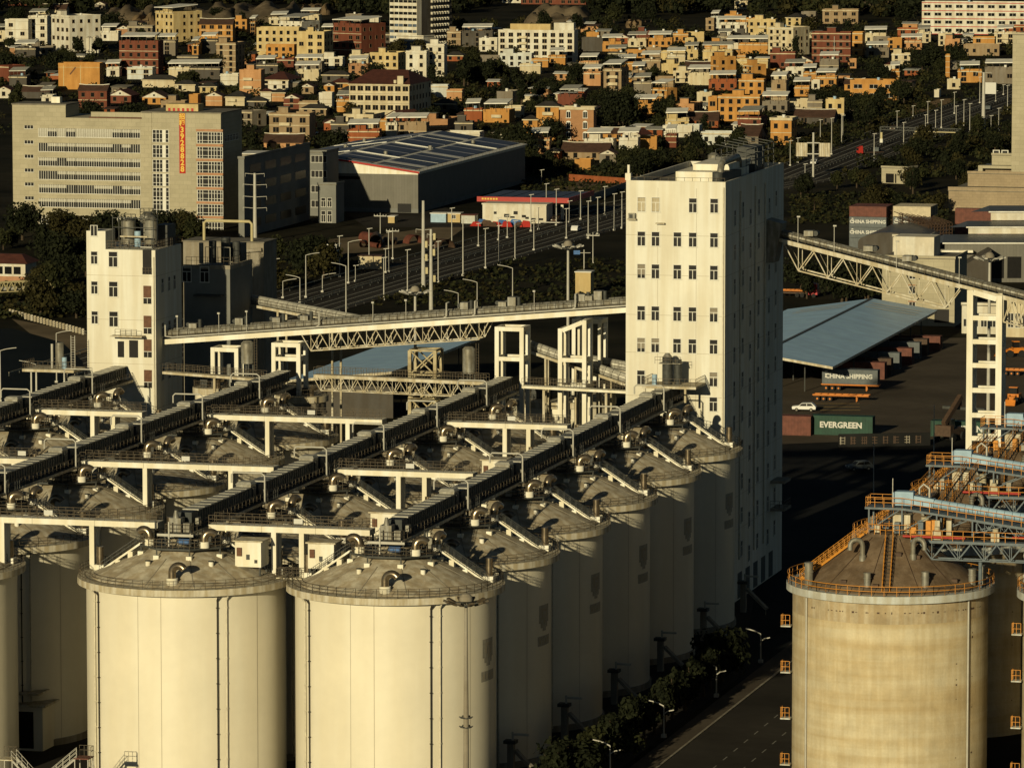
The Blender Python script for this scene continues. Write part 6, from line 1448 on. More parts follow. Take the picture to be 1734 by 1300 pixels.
# ================================================================== THE TOWN BEHIND
# (front left px, front right px, side right px, top py, base py, wall, roof, storeys[, turn])
# roofs: F flat parapet  D flat + stair hut  T gable to the front  S ridge along the front  H hipped  K tin canopy over roof terrace
TOWN = [
(12,60,62,-7,15,'R','F',2),(8,48,52,36,80,'W','F',3),(48,80,83,30,79,'W','K',4),(83,118,168,30,88,'W','F',4,55),(35,90,92,82,98,'G','F',1),(170,200,204,56,74,'W','F',1),
(197,220,224,47,66,'K','T',1),(215,258,262,47,70,'G','F',2),(261,294,340,23,72,'Y','F',4,48),(201,268,272,73,129,'R','K',4),(268,297,300,72,102,'G','K',3),(98,169,171,111,152,'O','F',3),
(-8,15,40,115,146,'R','F',3,40),(215,258,262,118,140,'BW','F',2),(240,296,300,132,154,'C','H',2),(132,181,184,150,186,'R','S',2),(184,222,233,158,181,'R','T',1),(240,281,290,163,182,'O','T',1),
(70,90,92,165,180,'W','F',1),(-6,18,22,150,172,'W','T',1),(37,84,86,152,172,'D','S',1),(272,313,316,175,196,'Y','F',1),
(337,394,397,38,72,'O','S',3),(396,418,424,36,68,'O','F',3),(424,432,434,40,68,'O','F',3),(472,511,540,40,96,'W','F',4,30),(434,506,508,50,98,'Y','F',4),(450,498,502,79,106,'O','F',2),
(502,549,562,57,106,'Y','D',4),(563,612,652,44,100,'R','F',4,40),(366,399,412,76,124,'B','F',5),(325,336,340,78,98,'O','F',2),(340,368,372,70,98,'D','F',2),(405,442,446,122,164,'P','D',3),
(443,488,508,130,160,'W','H',2),(373,403,406,129,150,'W','F',2),(338,366,368,144,162,'Y','H',1),(469,497,500,103,124,'R','F',2),(543,580,583,100,122,'W','F',2),(508,531,534,145,164,'Y','T',1),
(548,566,569,146,160,'O','T',1),(560,592,594,138,156,'C','H',1),(320,335,338,164,184,'Y','F',2),(348,376,380,160,186,'P','T',2),(381,414,426,160,186,'C','H',2),(441,459,461,153,178,'W','H',2),(460,482,484,154,178,'P','H',2),
(480,507,510,164,192,'R','T',2),(506,537,540,176,200,'C','F',2),(510,552,555,184,200,'B','H',1),(540,562,565,161,190,'W','F',3),(455,524,526,196,246,'B','D',3),(548,575,590,208,226,'OR','T',1),(404,427,450,192,222,'G','F',2,40),
(446,512,515,238,260,'P','S',1),(585,612,616,27,44,'W','F',1),(625,641,643,31,50,'W','F',2),(615,666,668,78,100,'K','F',1),(592,624,626,96,128,'C','F',3),(626,674,688,93,128,'Y','F',3),
(687,722,724,90,132,'W','F',3),(722,752,757,78,130,'W','D',4),(757,780,782,56,84,'W','F',2),(782,834,836,56,88,'D','F',3),(755,784,788,92,108,'OR','H',1),(811,842,845,68,94,'W','F',2),(843,972,975,55,107,'W','P',5),
(846,900,902,94,120,'BW','D',2),(808,845,848,98,112,'C','F',1),(590,693,728,143,208,'C','Q',4),(727,758,761,148,170,'BW','F',2),(756,782,785,156,176,'P','F',2),(651,684,717,197,216,'OR','T',1,40),(653,672,684,212,240,'W','F',2),
(672,722,725,212,240,'B','K',2),(713,758,778,206,230,'K','F',2),(581,632,650,198,230,'C','D',2),(588,642,645,224,248,'OR','F',2),(786,816,818,188,212,'OR','K',2),(818,862,872,190,214,'W','K',2),(752,812,815,228,250,'W','F',1),
(841,868,882,159,182,'C','F',2),(855,882,885,184,204,'C','F',2),(882,992,994,-9,14,'R','F',2),(850,882,884,-5,9,'W','F',1),(993,1014,1016,58,72,'O','F',1),(985,1020,1022,67,94,'D','F',3),(1042,1066,1068,62,78,'OR','T',1),(1077,1100,1102,56,74,'R','F',2),
(1063,1094,1096,69,84,'C','F',1),(1096,1138,1140,68,84,'O','F',1),(1060,1092,1094,88,102,'O','F',1),(1094,1119,1121,84,102,'Y','F',2),(1119,1160,1162,90,106,'Y','F',2),(928,957,960,98,114,'O','K',1),(900,928,930,103,118,'O','F',1),(981,1013,1015,108,132,'P','K',2),
(988,1017,1019,126,152,'P','K',2),(1022,1052,1066,120,168,'B','K',4),(1042,1080,1083,109,124,'O','F',1),(1070,1092,1096,123,148,'B','K',2),(1069,1103,1106,142,172,'G','F',3),(1105,1129,1147,154,178,'O','F',2,40),(1074,1110,1112,180,198,'O','F',1),
(944,985,995,164,184,'R','K',2),(908,946,949,176,238,'O','H',4),(886,910,912,199,238,'O','H',3),(948,1005,1008,186,240,'K','E',3),(897,930,934,238,268,'P','F',2),(1010,1055,1057,224,244,'O','S',1),(1055,1083,1104,226,246,'W','T',1,40),
(990,1038,1042,240,262,'W','F',2),(1048,1080,1084,238,264,'W','K',3),(1083,1112,1115,236,260,'C','F',2),(1127,1145,1147,232,256,'R','F',2),(925,946,949,254,278,'OR','H',1),(950,1030,1033,256,276,'B','S',1),(1015,1043,1046,258,282,'G','T',1),
(973,1000,1003,275,292,'O','F',1),(1126,1166,1168,205,222,'Y','F',1),(1122,1172,1175,217,238,'W','F',2),(1143,1175,1192,180,206,'P','F',2),(1130,1216,1218,205,220,'OR','S',1),(1160,1192,1194,58,76,'Y','F',2),(1160,1175,1177,68,92,'Y','F',2),
(1195,1209,1211,34,58,'W','F',2),(1204,1218,1220,31,54,'BW','F',2),(1227,1256,1258,28,50,'O','D',2),(1217,1264,1266,42,66,'W','K',2),(1256,1282,1284,34,52,'O','F',1),(1267,1313,1315,36,70,'Y','D',3),(1302,1343,1373,50,94,'C','F',4,35),(1331,1356,1370,27,50,'Y','H',2),
(1357,1381,1384,23,48,'G','F',2),(1393,1453,1456,19,48,'C','F',2),(1375,1440,1442,58,106,'R','D',4),(1440,1460,1466,58,98,'O','F',3),(1193,1234,1236,75,92,'O','F',2),(1232,1250,1252,77,94,'W','F',2),(1190,1240,1243,88,116,'Y','F',2),(1250,1300,1302,77,96,'O','K',2),
(1160,1182,1184,88,106,'Y','F',1),(1204,1217,1247,100,150,'O','D',4,62),(1247,1300,1302,104,124,'Y','F',2),(1304,1346,1348,92,124,'R','F',2),(1294,1312,1314,121,138,'W','F',2),(1310,1332,1334,125,142,'C','F',1),(1260,1274,1298,113,146,'O','F',3,60),(1251,1293,1296,138,176,'O','D',3),
(1306,1331,1333,140,182,'B','F',3),(1200,1247,1250,139,158,'OR','K',1),(1360,1382,1384,126,142,'O','F',1),(1382,1416,1418,133,152,'O','F',1),(1374,1388,1390,140,156,'W','F',1),(1430,1462,1464,140,158,'O','S',1),(1341,1376,1380,104,118,'P','T',1),(1388,1420,1424,104,124,'G','K',2),(1436,1450,1453,104,120,'P','F',1),
(1199,1214,1217,168,202,'O','F',2),(1216,1286,1291,166,206,'O','D',3),(1290,1333,1336,176,196,'G','K',1),(1335,1368,1371,172,194,'C','F',2),(1367,1392,1395,174,196,'Y','D',2),(1398,1429,1433,172,206,'Y','F',2),(1249,1288,1302,202,234,'R','F',2),(1305,1340,1352,204,246,'O','E2',2),(1250,1284,1300,226,250,'W','S',1),
(1187,1240,1243,228,252,'BW','F',1),(1158,1184,1188,216,238,'BW','F',2),(1345,1412,1416,196,216,'D','S',1),(1563,1760,1763,6,60,'W','L',4),(1520,1555,1557,51,74,'OR','F',2),(1553,1576,1578,58,78,'C','F',2),(1478,1506,1508,66,90,'Y','F',2),(1503,1527,1530,68,90,'O','F',2),(1465,1500,1502,60,80,'C','K',1),
(1526,1561,1563,72,88,'P','F',1),(1466,1505,1507,85,102,'G','K',1),(1510,1541,1543,94,116,'C','F',2),(1499,1516,1518,108,124,'W','H',1),(1508,1523,1525,122,142,'W','F',2),(1589,1612,1614,60,84,'C','F',2),(1600,1625,1627,70,92,'P','F',2),(1648,1684,1687,66,88,'O','F',2),(1684,1720,1722,58,80,'C','K',2),
(1632,1692,1695,79,100,'C','F',1),(1601,1608,1610,96,132,'O','F',4),(1622,1662,1664,122,146,'O','K',2),(1668,1718,1720,118,150,'G','K',1),(1440,1519,1521,140,170,'O','E3',2),(1604,1626,1628,138,156,'C','F',1),(1700,1736,1738,46,70,'OR','F',2),
(1582,1590,1592,156,168,'W','F',1),(1244,1266,1268,5,20,'C','F',1),(1180,1205,1208,160,182,'C','F',1),(1030,1060,1062,92,110,'D','F',2),(1120,1150,1152,112,130,'Y','F',1),(1085,1118,1120,104,124,'C','K',1),(1140,1170,1172,124,146,'C','F',2),(1110,1140,1143,134,152,'B','F',2),(1160,1200,1203,110,132,'G','S',1),(1165,1205,1207,128,150,'C','K',2),
(1130,1160,1163,96,114,'C','K',1),(1215,1240,1243,64,82,'C','F',1),(1240,1268,1270,60,80,'D','F',1),(1285,1306,1308,66,88,'D','F',1),(1020,1052,1055,74,92,'O','F',1),(1100,1128,1131,56,72,'D','F',1),(1140,1165,1167,60,78,'O','F',1),(1235,1262,1264,96,112,'C','F',1),(1330,1362,1364,118,134,'W','K',1),(1345,1370,1372,150,168,'O','F',1),
(300,335,338,98,116,'D','F',2),(285,322,326,118,138,'C','K',1),(320,372,376,118,140,'D','K',1),(430,470,473,112,130,'D','K',1),(500,545,548,108,128,'G','K',1),(500,540,543,122,142,'C','K',1),(545,590,593,124,146,'D','H',1),(590,622,625,112,134,'K','F',2),(575,600,603,150,172,'R','H',1),(700,725,728,140,160,'D','H',1),(735,770,774,172,196,'D','H',1),(770,800,803,210,232,'D','F',1),(880,915,918,112,130,'C','F',1),
(640,672,675,60,80,'D','F',1),(545,575,578,56,72,'W','K',1),(565,590,592,70,92,'D','F',1),(510,540,543,28,44,'C','K',1),(455,490,493,33,46,'C','F',1),(140,170,173,40,60,'D','F',1),(64,112,115,14,28,'C','S',1),(108,130,132,8,22,'D','K',1),(160,178,181,6,20,'C','T',1),
(25,60,64,84,104,'D','K',1),(15,45,48,132,154,'D','F',1),(-10,25,28,56,76,'C','K',1),(180,202,204,118,134,'W','K',1),(296,330,333,140,160,'C','H',1),(420,450,453,168,190,'D','H',1),(570,596,599,172,196,'C','F',2),(600,640,644,178,200,'D','K',1),(690,716,719,150,176,'D','F',2),(560,590,593,212,232,'D','F',1),(620,655,658,206,226,'O','F',1)]
CN = {'W': 'white', 'C': 'cream', 'Y': 'pale yellow', 'O': 'ochre', 'OR': 'orange red', 'P': 'peach', 'B': 'tan', 'R': 'dark red', 'G': 'grey', 'D': 'dark', 'BW': 'bluish white', 'K': 'brick'}
RNm = {'F': 'flat roof', 'D': 'roof hut', 'T': 'white gable', 'S': 'tiled ridge roof', 'H': 'dark hipped roof', 'K': 'tin roof canopy', 'P': 'flat roof', 'Q': 'hipped roof', 'E': 'flat roof', 'E2': 'flat roof', 'E3': 'flat roof', 'L': 'flat roof'}
NW = ['', 'one', 'two', 'three', 'four', 'five', 'six', 'seven', 'eight', 'nine', 'ten', 'eleven', 'twelve']
ORD = ['leftmost', 'second from left', 'third from left', 'fourth from left', 'fifth from left', 'sixth from left', 'seventh from left', 'eighth from left', 'ninth from left', 'tenth from left']
LM = [(205, 200, 'the office block'), (90, 60, 'the white corner block'), (300, 55, 'the yellow corner block'), (470, 75, 'the long pale yellow block'), (490, 220, 'the tan three-storey house'), (640, 175, 'the hip-roofed cream block'), (685, 30, 'the dark sided tower block'), (908, 80, 'the long white block'), (945, 205, 'the castle-like ochre house'),
      (1225, 125, 'the slim ochre block'), (1335, 70, 'the cream corner block'), (1408, 82, 'the dark red block'), (1322, 225, 'the orange box house'), (1480, 152, 'the ochre school'), (1650, 35, 'the red-striped block'), (1030, 140, 'the tall tan house')]
SPECIAL = {(83,118): 'white four-storey corner block with a tan shaded side, far left', (261,294): 'pale yellow corner block with a tan side wall, four storeys', (434,506): 'long pale yellow four-storey block with many windows', (843,972): 'long white five-storey block with balconies and a cream penthouse', (590,693): 'cream four-storey block with a big dark red hipped roof',
           (455,524): 'tan three-storey house with six dark windows behind the solar roof', (948,1005): 'brick three-storey house with white arched windows beside the castle-like house', (908,946): 'tallest part of the castle-like ochre house with a dark hipped roof', (1204,1217): 'slim ochre block with a blank lit side wall', (1302,1343): 'cream four-storey corner block left of the dark red block',
           (1375,1440): 'large dark red four-storey block with a white downpipe', (1305,1340): 'orange box house with six windows near the highway signs', (1440,1519): 'ochre two-storey school with long window rows', (1563,1760): 'long white four-storey block with red floor stripes', (1022,1052): 'tall tan four-storey house with a tin roof canopy', (201,268): 'dark red stepped house with a white roof canopy left of the yellow corner block',
           (98,169): 'blank ochre warehouse-like house with a red stair line', (405,442): 'blank peach wall house with a roof hut', (1216,1286): 'bright ochre three-storey house with a row of six windows'}
TW = {}
def town_window(parent, kind, loc, rz=0):
    if kind not in TW:
        wd, h = {'s': (1.3, 1.6), 'w': (2.0, 1.7), 'a': (1.3, 2.0), 'l': (3.2, 1.5)}[kind]
        b = MB().m('tglass'); b.box(-wd/2, wd/2, -.06, .02, 0, h)
        b.m('frame' if kind in 'al' else 'hB'); t = .14 if kind == 'a' else .03
        b.box(-wd/2-t, -wd/2, -.09, .02, -t, h+t); b.box(wd/2, wd/2+t, -.09, .02, -t, h+t); b.box(-wd/2-t-.1, wd/2+t+.1, -.16, .02, -t-.06, -.0)
        if kind == 'a': b.poly([(wd/2*math.cos(a_*math.pi/8)*1.2, -.09, h+.55*math.sin(a_*math.pi/8)) for a_ in range(9)]); b.box(-.05, .05, -.08, .02, 0, h)
        else: b.box(-wd/2-t, wd/2+t, -.09, .02, h, h+t)
        if kind in 'wl': b.box(-.05, .05, -.08, .02, 0, h)
        TW[kind] = b.mesh('window')
    return obj('window', TW[kind], parent, loc, rz)
hr_ = random.Random(21); HS = []
for row in TOWN:
    x0, xc, x1, yt, yb, colr, rf, st = row[:8]; side = x1-xc
    if (x0, xc) not in SPECIAL and yb-yt < 34: yb -= .24*(yb-yt)
    phi = row[8] if len(row) > 8 else (14.5 if side >= 9 else hr_.choice((6, 9, 12)))
    c, a, d_, H, rz, s_ = place(x0, xc, x1, yt, yb, phi, min(9, max(6, (xc-x0)/8)), 40)
    yb_ext = 8/s_*0
    g = thing('town_house', 'x', 'house' if H < 11 else 'building', c, rz, 'houses of the far town')
    wm = M['h'+colr]; wall_h = H
    if (x0, xc) not in SPECIAL and colr in 'WCY' and hr_.random() < .34: colr = hr_.choice('GBBO'); wm = M['h'+colr]; row = row[:5]+(colr,)+row[6:]  # some pale walls recoloured, mostly darker, standing in for shaded fronts
    if rf in ('T', 'S', 'H'): rh = min(a, d_)*(.22 if rf != 'T' else .0)+(.2*a if rf == 'T' else 0); wall_h = max(2.6, H-rh*.55)
    b = MB().m(wm); b.box(-a, 0, 0, d_, -.5, wall_h)
    if rf == 'L':
        b.m('redtrim')
        for i in range(st+1): z = wall_h*(i+.02)/st if i else .3; b.box(-a-.02, .02, -.14, 0, z-.35, z)
    elif st >= 2 and hr_.random() < .5:
        b.m('hC' if colr not in 'WC' else 'seam')
        for i in range(1, st): b.box(-a-.03, .03, -.12, 0, wall_h*i/st-.12, wall_h*i/st+.10)
    b.build('wall', g)
    # roof
    if rf in ('F', 'D', 'K', 'P', 'E', 'E2', 'E3', 'L'):
        b = MB().m('roofgrey'); b.box(-a+.2, -.2, .2, d_-.2, wall_h-.02, wall_h+.06); b.m('hC' if rf in ('E', 'E2') else wm); p_ = .9 if rf != 'L' else .5
        ov = .35 if rf in ('E', 'E2') else .04
        if hr_.random() < .6 and rf in 'FDK': b.m('hC' if colr not in 'CW' else 'hW'); b.box(-a-.22, .22, -.35, -.05, wall_h-.05, wall_h+.34); b.m(wm)
        b.box(-a-ov, ov, -ov, .2, wall_h, wall_h+p_); b.box(-a-ov, ov, d_-.2, d_+ov, wall_h, wall_h+p_); b.box(-a-ov, -a+.2, .2, d_-.2, wall_h, wall_h+p_); b.box(-.2, ov, .2, d_-.2, wall_h, wall_h+p_); b.build('roof', g)
        if rf == 'D' or (rf == 'F' and hr_.random() < .45 and a > 6):
            w1 = min(a*.45, hr_.uniform(2.6, 4.5)); xx = -a+hr_.uniform(.05, .5)*(a-w1); b = MB().m(wm); y1 = min(d_*.8, 4.5); b.box(xx, xx+w1, y1*.3, y1, wall_h, wall_h+2.7); b.m('roofgrey'); b.box(xx-.2, xx+w1+.2, y1*.3-.3, y1+.2, wall_h+2.7, wall_h+2.9); b.build('stair_hut', g)
        if rf == 'K' or (rf == 'F' and hr_.random() < .30):
            f0 = hr_.uniform(0, .3); kx0, kx1 = -a*(1-f0*.5)-.4, -a*f0*.6+.5; z = wall_h+hr_.uniform(2.2, 2.8); b = MB().m('tin' if hr_.random() < .75 else 'roofsheet'); b.hexa([(kx0, -.7, z), (kx1, -.7, z+.2), (kx1, d_*.85, z+1.35), (kx0, d_*.85, z+1.15), (kx0, -.7, z+.34), (kx1, -.7, z+.54), (kx1, d_*.85, z+1.69), (kx0, d_*.85, z+1.49)]); b.m('railsteel'); n = max(2, int((kx1-kx0)/3))
            for i in range(n+1):
                for y in (-.4, d_*.8): b.bar((kx0+.3+(kx1-kx0-.6)*i/n, y, wall_h), (kx0+.3+(kx1-kx0-.6)*i/n, y, z+.5*(y > 0)), .14)
            b.build('canopy', g)
        if rf == 'P':
            b = MB().m('hY'); b.box(-a*.86, -a*.33, 3, d_*.8, wall_h, wall_h+3.4); b.m('hW'); b.box(-a*.28, -a*.02, 2.5, d_*.8, wall_h, wall_h+4.0); b.build('penthouse', g)
        if hr_.random() < .5 and a > 5:
            b = MB().m('frame' if hr_.random() < .6 else 'bluesteel'); xx = -a*hr_.uniform(.15, .85); b.cyl(xx, d_*.5, wall_h, wall_h+1.7, .6, 10); b.build('water_tank', g)
    elif rf == 'T':
        rm_ = 'roofred' if colr in ('R', 'OR', 'W') else 'roofbrown'; rh = .24*a; b = MB().m(rm_); o_ = .4
        for s1 in (0, 1):
            xa, xb = (-a/2, o_) if s1 == 0 else (-a-o_, -a/2); za, zb2 = (wall_h+rh, wall_h-.12) if s1 == 0 else (wall_h-.12, wall_h+rh)
            b.hexa([(xa, -.35, za), (xb, -.35, zb2), (xb, d_+.2, zb2), (xa, d_+.2, za), (xa, -.35, za+.22), (xb, -.35, zb2+.22), (xb, d_+.2, zb2+.22), (xa, d_+.2, za+.22)])
        b.build('roof', g)
        b = MB().m('hW'); b.poly([(-a, -.03, wall_h-.02), (0, -.03, wall_h-.02), (-a/2, -.03, wall_h+rh-.05)]); b.poly([(0, d_, wall_h), (-a, d_, wall_h), (-a/2, d_, wall_h+rh-.05)]); b.m('glass'); b.box(-a/2-.4, -a/2+.4, -.06, -.03, wall_h+rh*.25, wall_h+rh*.55); b.build('gable', g)
    elif rf == 'S':
        rh = min(3.2, d_*.28); b = MB().m('roofbrown'); 
        for s1 in (0, 1):
            ya, yb2 = (-.5, d_/2) if s1 == 0 else (d_/2, d_+.5); za, zb2 = (wall_h-.15, wall_h+rh) if s1 == 0 else (wall_h+rh, wall_h-.15)
            b.hexa([(-a-.3, ya, za), (.3, ya, za), (.3, yb2, zb2), (-a-.3, yb2, zb2), (-a-.3, ya, za+.2), (.3, ya, za+.2), (.3, yb2, zb2+.2), (-a-.3, yb2, zb2+.2)])
        b.m('hW'); b.bar((-a-.4, d_/2, wall_h+rh+.55), (-a*.8, d_/2, wall_h+rh+.25), .3, .25); b.bar((-a*.8, d_/2, wall_h+rh+.25), (-a*.2, d_/2, wall_h+rh+.25), .3, .25); b.bar((-a*.2, d_/2, wall_h+rh+.25), (.4, d_/2, wall_h+rh+.55), .3, .25)
        b.build('roof', g); b = MB().m(wm); b.poly([(.0, 0, wall_h), (0, d_, wall_h), (0, d_/2, wall_h+rh)]); b.poly([(-a, d_, wall_h), (-a, 0, wall_h), (-a, d_/2, wall_h+rh)]); b.build('gable', g)
    elif rf in ('H', 'Q'):
        rh = min(a, d_)*.26 if rf == 'H' else 4.6; i_ = min(a, d_)*.42; b = MB().m('roofdark' if hr_.random() < .5 and rf == 'H' else 'roofred'); o_ = .5; z = wall_h
        p = [(-a-o_, -o_, z), (o_, -o_, z), (o_, d_+o_, z), (-a-o_, d_+o_, z)]; t0, t1 = (-a+i_, d_/2, z+rh), (-i_, d_/2, z+rh)
        if rf == 'Q': t0, t1 = (-a+5, d_*.45, z+rh), (-4, d_*.45, z+rh)
        b.poly([p[0], p[1], t1, t0]); b.poly([p[1], p[2], t1]); b.poly([p[2], p[3], t0, t1]); b.poly([p[3], p[0], t0]); b.poly(p[::-1]); b.build('roof', g)
        b = MB().m('hC'); b.box(-a-.42, .42, -.42, .0, wall_h-.4, wall_h-.02); b.build('cornice', g)
        if rf == 'Q': b = MB().m('hC'); b.box(-4.4, -2.2, -.2, 1.2, wall_h, wall_h+3.0); b.cyl(-5.5, 1, wall_h, wall_h+1.5, .6, 10); b.build('chimney', g)
    # windows
    if (x0, xc) not in ((98,169), (405,442)) and (wall_h > 2.4):
        fh = wall_h/st; kinds = {'E': 'a', 'L': 'l', 'E3': 'l', 'Q': 'w', 'P': 'w'}.get(rf) or hr_.choice(('s', 's', 'w'))
        wd = {'s': 1.15, 'w': 1.9, 'a': 1.3, 'l': 3.2}[kinds]; pitch = {'s': 2.7, 'w': 3.6, 'a': 4.2, 'l': 5.2}[kinds]*(1.0 if colr != 'D' else 1.6); wh_ = {'s': 1.5, 'w': 1.6, 'a': 2.0, 'l': 1.5}[kinds]
        if rf in ('Q',): pitch = 2.7
        n = int((a-.8)/pitch); n = max(1, min(n, 16))
        if a > 1.8 and fh > 2.0:
            for i in range(st):
                for j in range(n):
                    if rf in ('E', 'E2', 'E3', 'L', 'Q', 'P') or hr_.random() < .86: town_window(g, kinds, (-a+a*(j+.5)/n, 0, fh*i+max(.5, (fh-wh_)*.55)))
            if side >= 11:
                n2 = max(1, min(8, int(d_/4)))
                for i in range(st):
                    for j in range(n2):
                        if hr_.random() < .8: town_window(g, 's', (0, d_*(j+.5)/n2, fh*i+max(.5, (fh-1.5)*.55)), R(90))
    if st >= 2 and hr_.random() < .35 and a > 6 and colr in 'WCOPYB':      # balcony
        b = MB().m('hC'); x_ = -a*hr_.uniform(.35, .75)
        for i in range(1, st): z = wall_h*i/st; b.box(x_-1.8, x_+1.8, -1.1, 0, z-.12, z+.05); b.box(x_-1.8, x_+1.8, -1.1, -1.0, z+.05, z+.95)
        b.build('balcony', g)
    if (x0, xc) == (1375,1440): b = MB().m('pole'); b.tube((-a*.42, -.15, .5), (-a*.42, -.15, wall_h-1), .14, 6); b.build('downpipe', g)
    if (x0, xc) == (98,169): b = MB().m('brownpanel'); b.bar((-a*.72, -.06, wall_h*.62), (-a*.58, -.06, wall_h*.92), .1, .5); b.m('hY'); b.box(-a*.47, -a*.455, -.08, 0, 0, wall_h); b.box(-a*.88, -a*.865, -.08, 0, 0, wall_h); b.box(-a, 0, -.1, 0, wall_h-.9, wall_h-.7); b.build('pipe_line', g)
    HS.append((g, row, a, H, s_))
# labels that single houses out
cand = {}
for g, row, a, H, s_ in HS:
    x0, xc, x1, yt, yb, colr, rf, st = row[:8]
    if (x0, xc) in SPECIAL: g['label'] = SPECIAL[(x0, xc)]; continue
    mx, my = (x0+x1)/2, (yt+yb)/2; best = min((l for l in LM), key=lambda l: abs(l[0]-mx)+abs(l[1]-my)*2.0+(1000 if abs(l[0]-mx) < 12 and abs(l[1]-my) < 8 else 0))
    dx, dy = mx-best[0], my-best[1]
    rel = ('left of' if dx < 0 else 'right of') if abs(dx) > abs(dy)*1.6 else ('behind' if dy < 0 else 'in front of')
    base = '%s %s-storey house with %s, %s %s' % (CN[colr], NW[st], RNm[rf], rel, best[2])
    cand.setdefault(base, []).append((mx, my, g))
for base, L_ in cand.items():
    L_.sort(key=lambda q: q[0])
    for i, (mx, my, g) in enumerate(L_):
        if len(L_) == 1: g['label'] = base
        elif len(L_) == 2: g['label'] = base+(', left one' if i == 0 else ', right one')
        else: g['label'] = base+', '+('rightmost' if i == len(L_)-1 else ORD[i])
for g, row, a, H, s_ in HS:
    if len(g['label'].split()) > 16: g['label'] = g['label'].replace(' house with ', ' house, ').replace('in front of', 'before').replace('tiled ridge roof', 'tiled roof').replace('orange red', 'red')
    if len(g['label'].split()) > 16: print('LONG', g['label'])
# ---- the tall white tower block with banded floors
c, a, d_, H, rz, s_ = place(659, 706, 764, -14, 78, 32, 10, 60)
g = thing('tower_block', 'tall white tower block with banded lit front and dark balconied side', 'building', c, rz)
b = MB().m('hW'); b.box(-a, 0, 0, d_, 0, H); b.build('wall', g)
M['bluegl'] = mat('bluish window band', (.10, .13, .17), .3, .4, .4)
nf = 9
for i in range(nf):
    z = H*(i+.12)/nf; w1 = a/6
    for j in range(6): b = MB().m('bluegl' if i < 4 and (i+j) % 3 else 'glass'); b.box(-a+w1*j+.15, -a+w1*(j+1)-.15, -.06, .02, z, z+H/nf*.46); b.build('window', g)
    for j in range(7):
        y = 12+(d_-14)*j/7; b = MB().m('hW'); b.box(-.02, 1.0, y, y+.9, z-.2, z+1.0); b.build('balcony', g)
        b = MB().m('glass'); b.box(-.02, .05, y+1.0, y+3.0, z, z+1.9); b.build('window', g)
b = MB().m('hD'); b.box(0, .04, 4, d_, 0, H); b.m('hW'); b.box(-a*.8, -a*.55, 3, 6, H, H+3); b.build('side_shade', g)  # dark sheet over the side wall paints its shade
g, a, d_, H, s_ = simple_block('podium', 'low white podium at the foot of the tall banded tower block', 'building', (670, 717, 730, 63, 88), 'hW', 32, 9)
b = MB().m('bluegl'); b.box(-a+1, -1, -.06, .02, 1, H-2); b.build('window', g)
# small white tanks beside the white corner block
for px, r_, yt, lab in ((152, 1.9, 59, 'fat white tank in front of the white corner block'), (163, 1.5, 57, 'slim white tank right of the fat one by the white corner block')):
    p = G(px, 90); s_ = 9055/p[1]; h = (88-yt)/s_; g = thing('storage_tank', lab, 'tank', p, 0); b = MB().m('hW'); b.cyl(0, 0, 0, h-1, r_, 18); b.cyl(0, 0, h-1, h-.2, r_, 18, .3); b.build('tank', g); b = MB().m('railsteel'); b.bar((0, -r_-.1, 0), (0, -r_-.1, h), .15); b.build('ladder', g)

# low sheds with tin roofs filling the yards between the houses
SH = random.Random(5); nsh = 0
for _ in range(4000):
    if nsh >= 130: break
    px, yb = SH.uniform(-10, 1720), SH.uniform(48, 262)
    if yb > 200 and (px < 410 or 1340 < px): continue
    if yb > 60+ (1734-px)*.5 and px > 1380: continue
    w1 = SH.uniform(14, 34); hpx = SH.uniform(9, 15); bad = False
    for row in TOWN:
        x0, xc, x1, yt, ybh = row[:5]
        if px+w1 > x0 and px < x1 and ybh-6 < yb < ybh+9 or (px+w1 > x0+2 and px < x1-2 and yb > ybh and yb-hpx < yt+.62*(ybh-yt)): bad = True; break
    if bad: continue
    for l, r_, t_, bb in ((540, 880, 236, 300), (655, 764, -14, 82), (400, 560, 240, 300)):
        if px+w1 > l and px < r_ and t_ < yb: bad = True
    if bad: continue
    c, a, d_, H, rz, s_ = place(px, px+w1, px+w1+3, yb-hpx, yb, SH.choice((8, 14.5, 25)), 5, 9)
    cw = SH.choice(('W', 'C', 'O', 'P', 'K', 'G', 'B', 'OR')); rt = SH.choice(('tin', 'tin', 'roofgrey', 'roofbrown', 'roofdark', 'roofsheet'))
    g = thing('town_shed', 'low %s shed with a %s roof between houses of the far town' % (CN[cw], {'tin': 'pale tin', 'roofgrey': 'grey', 'roofbrown': 'brown', 'roofdark': 'dark', 'roofsheet': 'sheet'}[rt]), 'shed', c, rz, 'low %s sheds with %s roofs in the far town' % (CN[cw], {'tin': 'pale tin', 'roofgrey': 'grey', 'roofbrown': 'brown', 'roofdark': 'dark', 'roofsheet': 'sheet'}[rt]))
    b = MB().m('h'+cw); b.box(-a, 0, 0, d_, -.3, H-.3); b.build('wall', g)
    b = MB().m(rt); t_ = SH.uniform(.2, .8); b.hexa([(-a-.5, -.9, H-.3), (.5, -.9, H-.3), (.5, d_+.3, H-.3+t_), (-a-.5, d_+.3, H-.3+t_), (-a-.5, -.9, H-.15), (.5, -.9, H-.15), (.5, d_+.3, H-.15+t_), (-a-.5, d_+.3, H-.15+t_)]); b.build('roof', g)
    if a > 3: town_window(g, 's', (-a*SH.uniform(.3, .7), 0, max(.3, H*.3)))
    FRS.append((px, px+w1+3, yb-hpx, yb)) if 'FRS' in globals() else globals().__setitem__('FRS', [(px, px+w1+3, yb-hpx, yb)])
    nsh += 1
print('sheds', nsh)
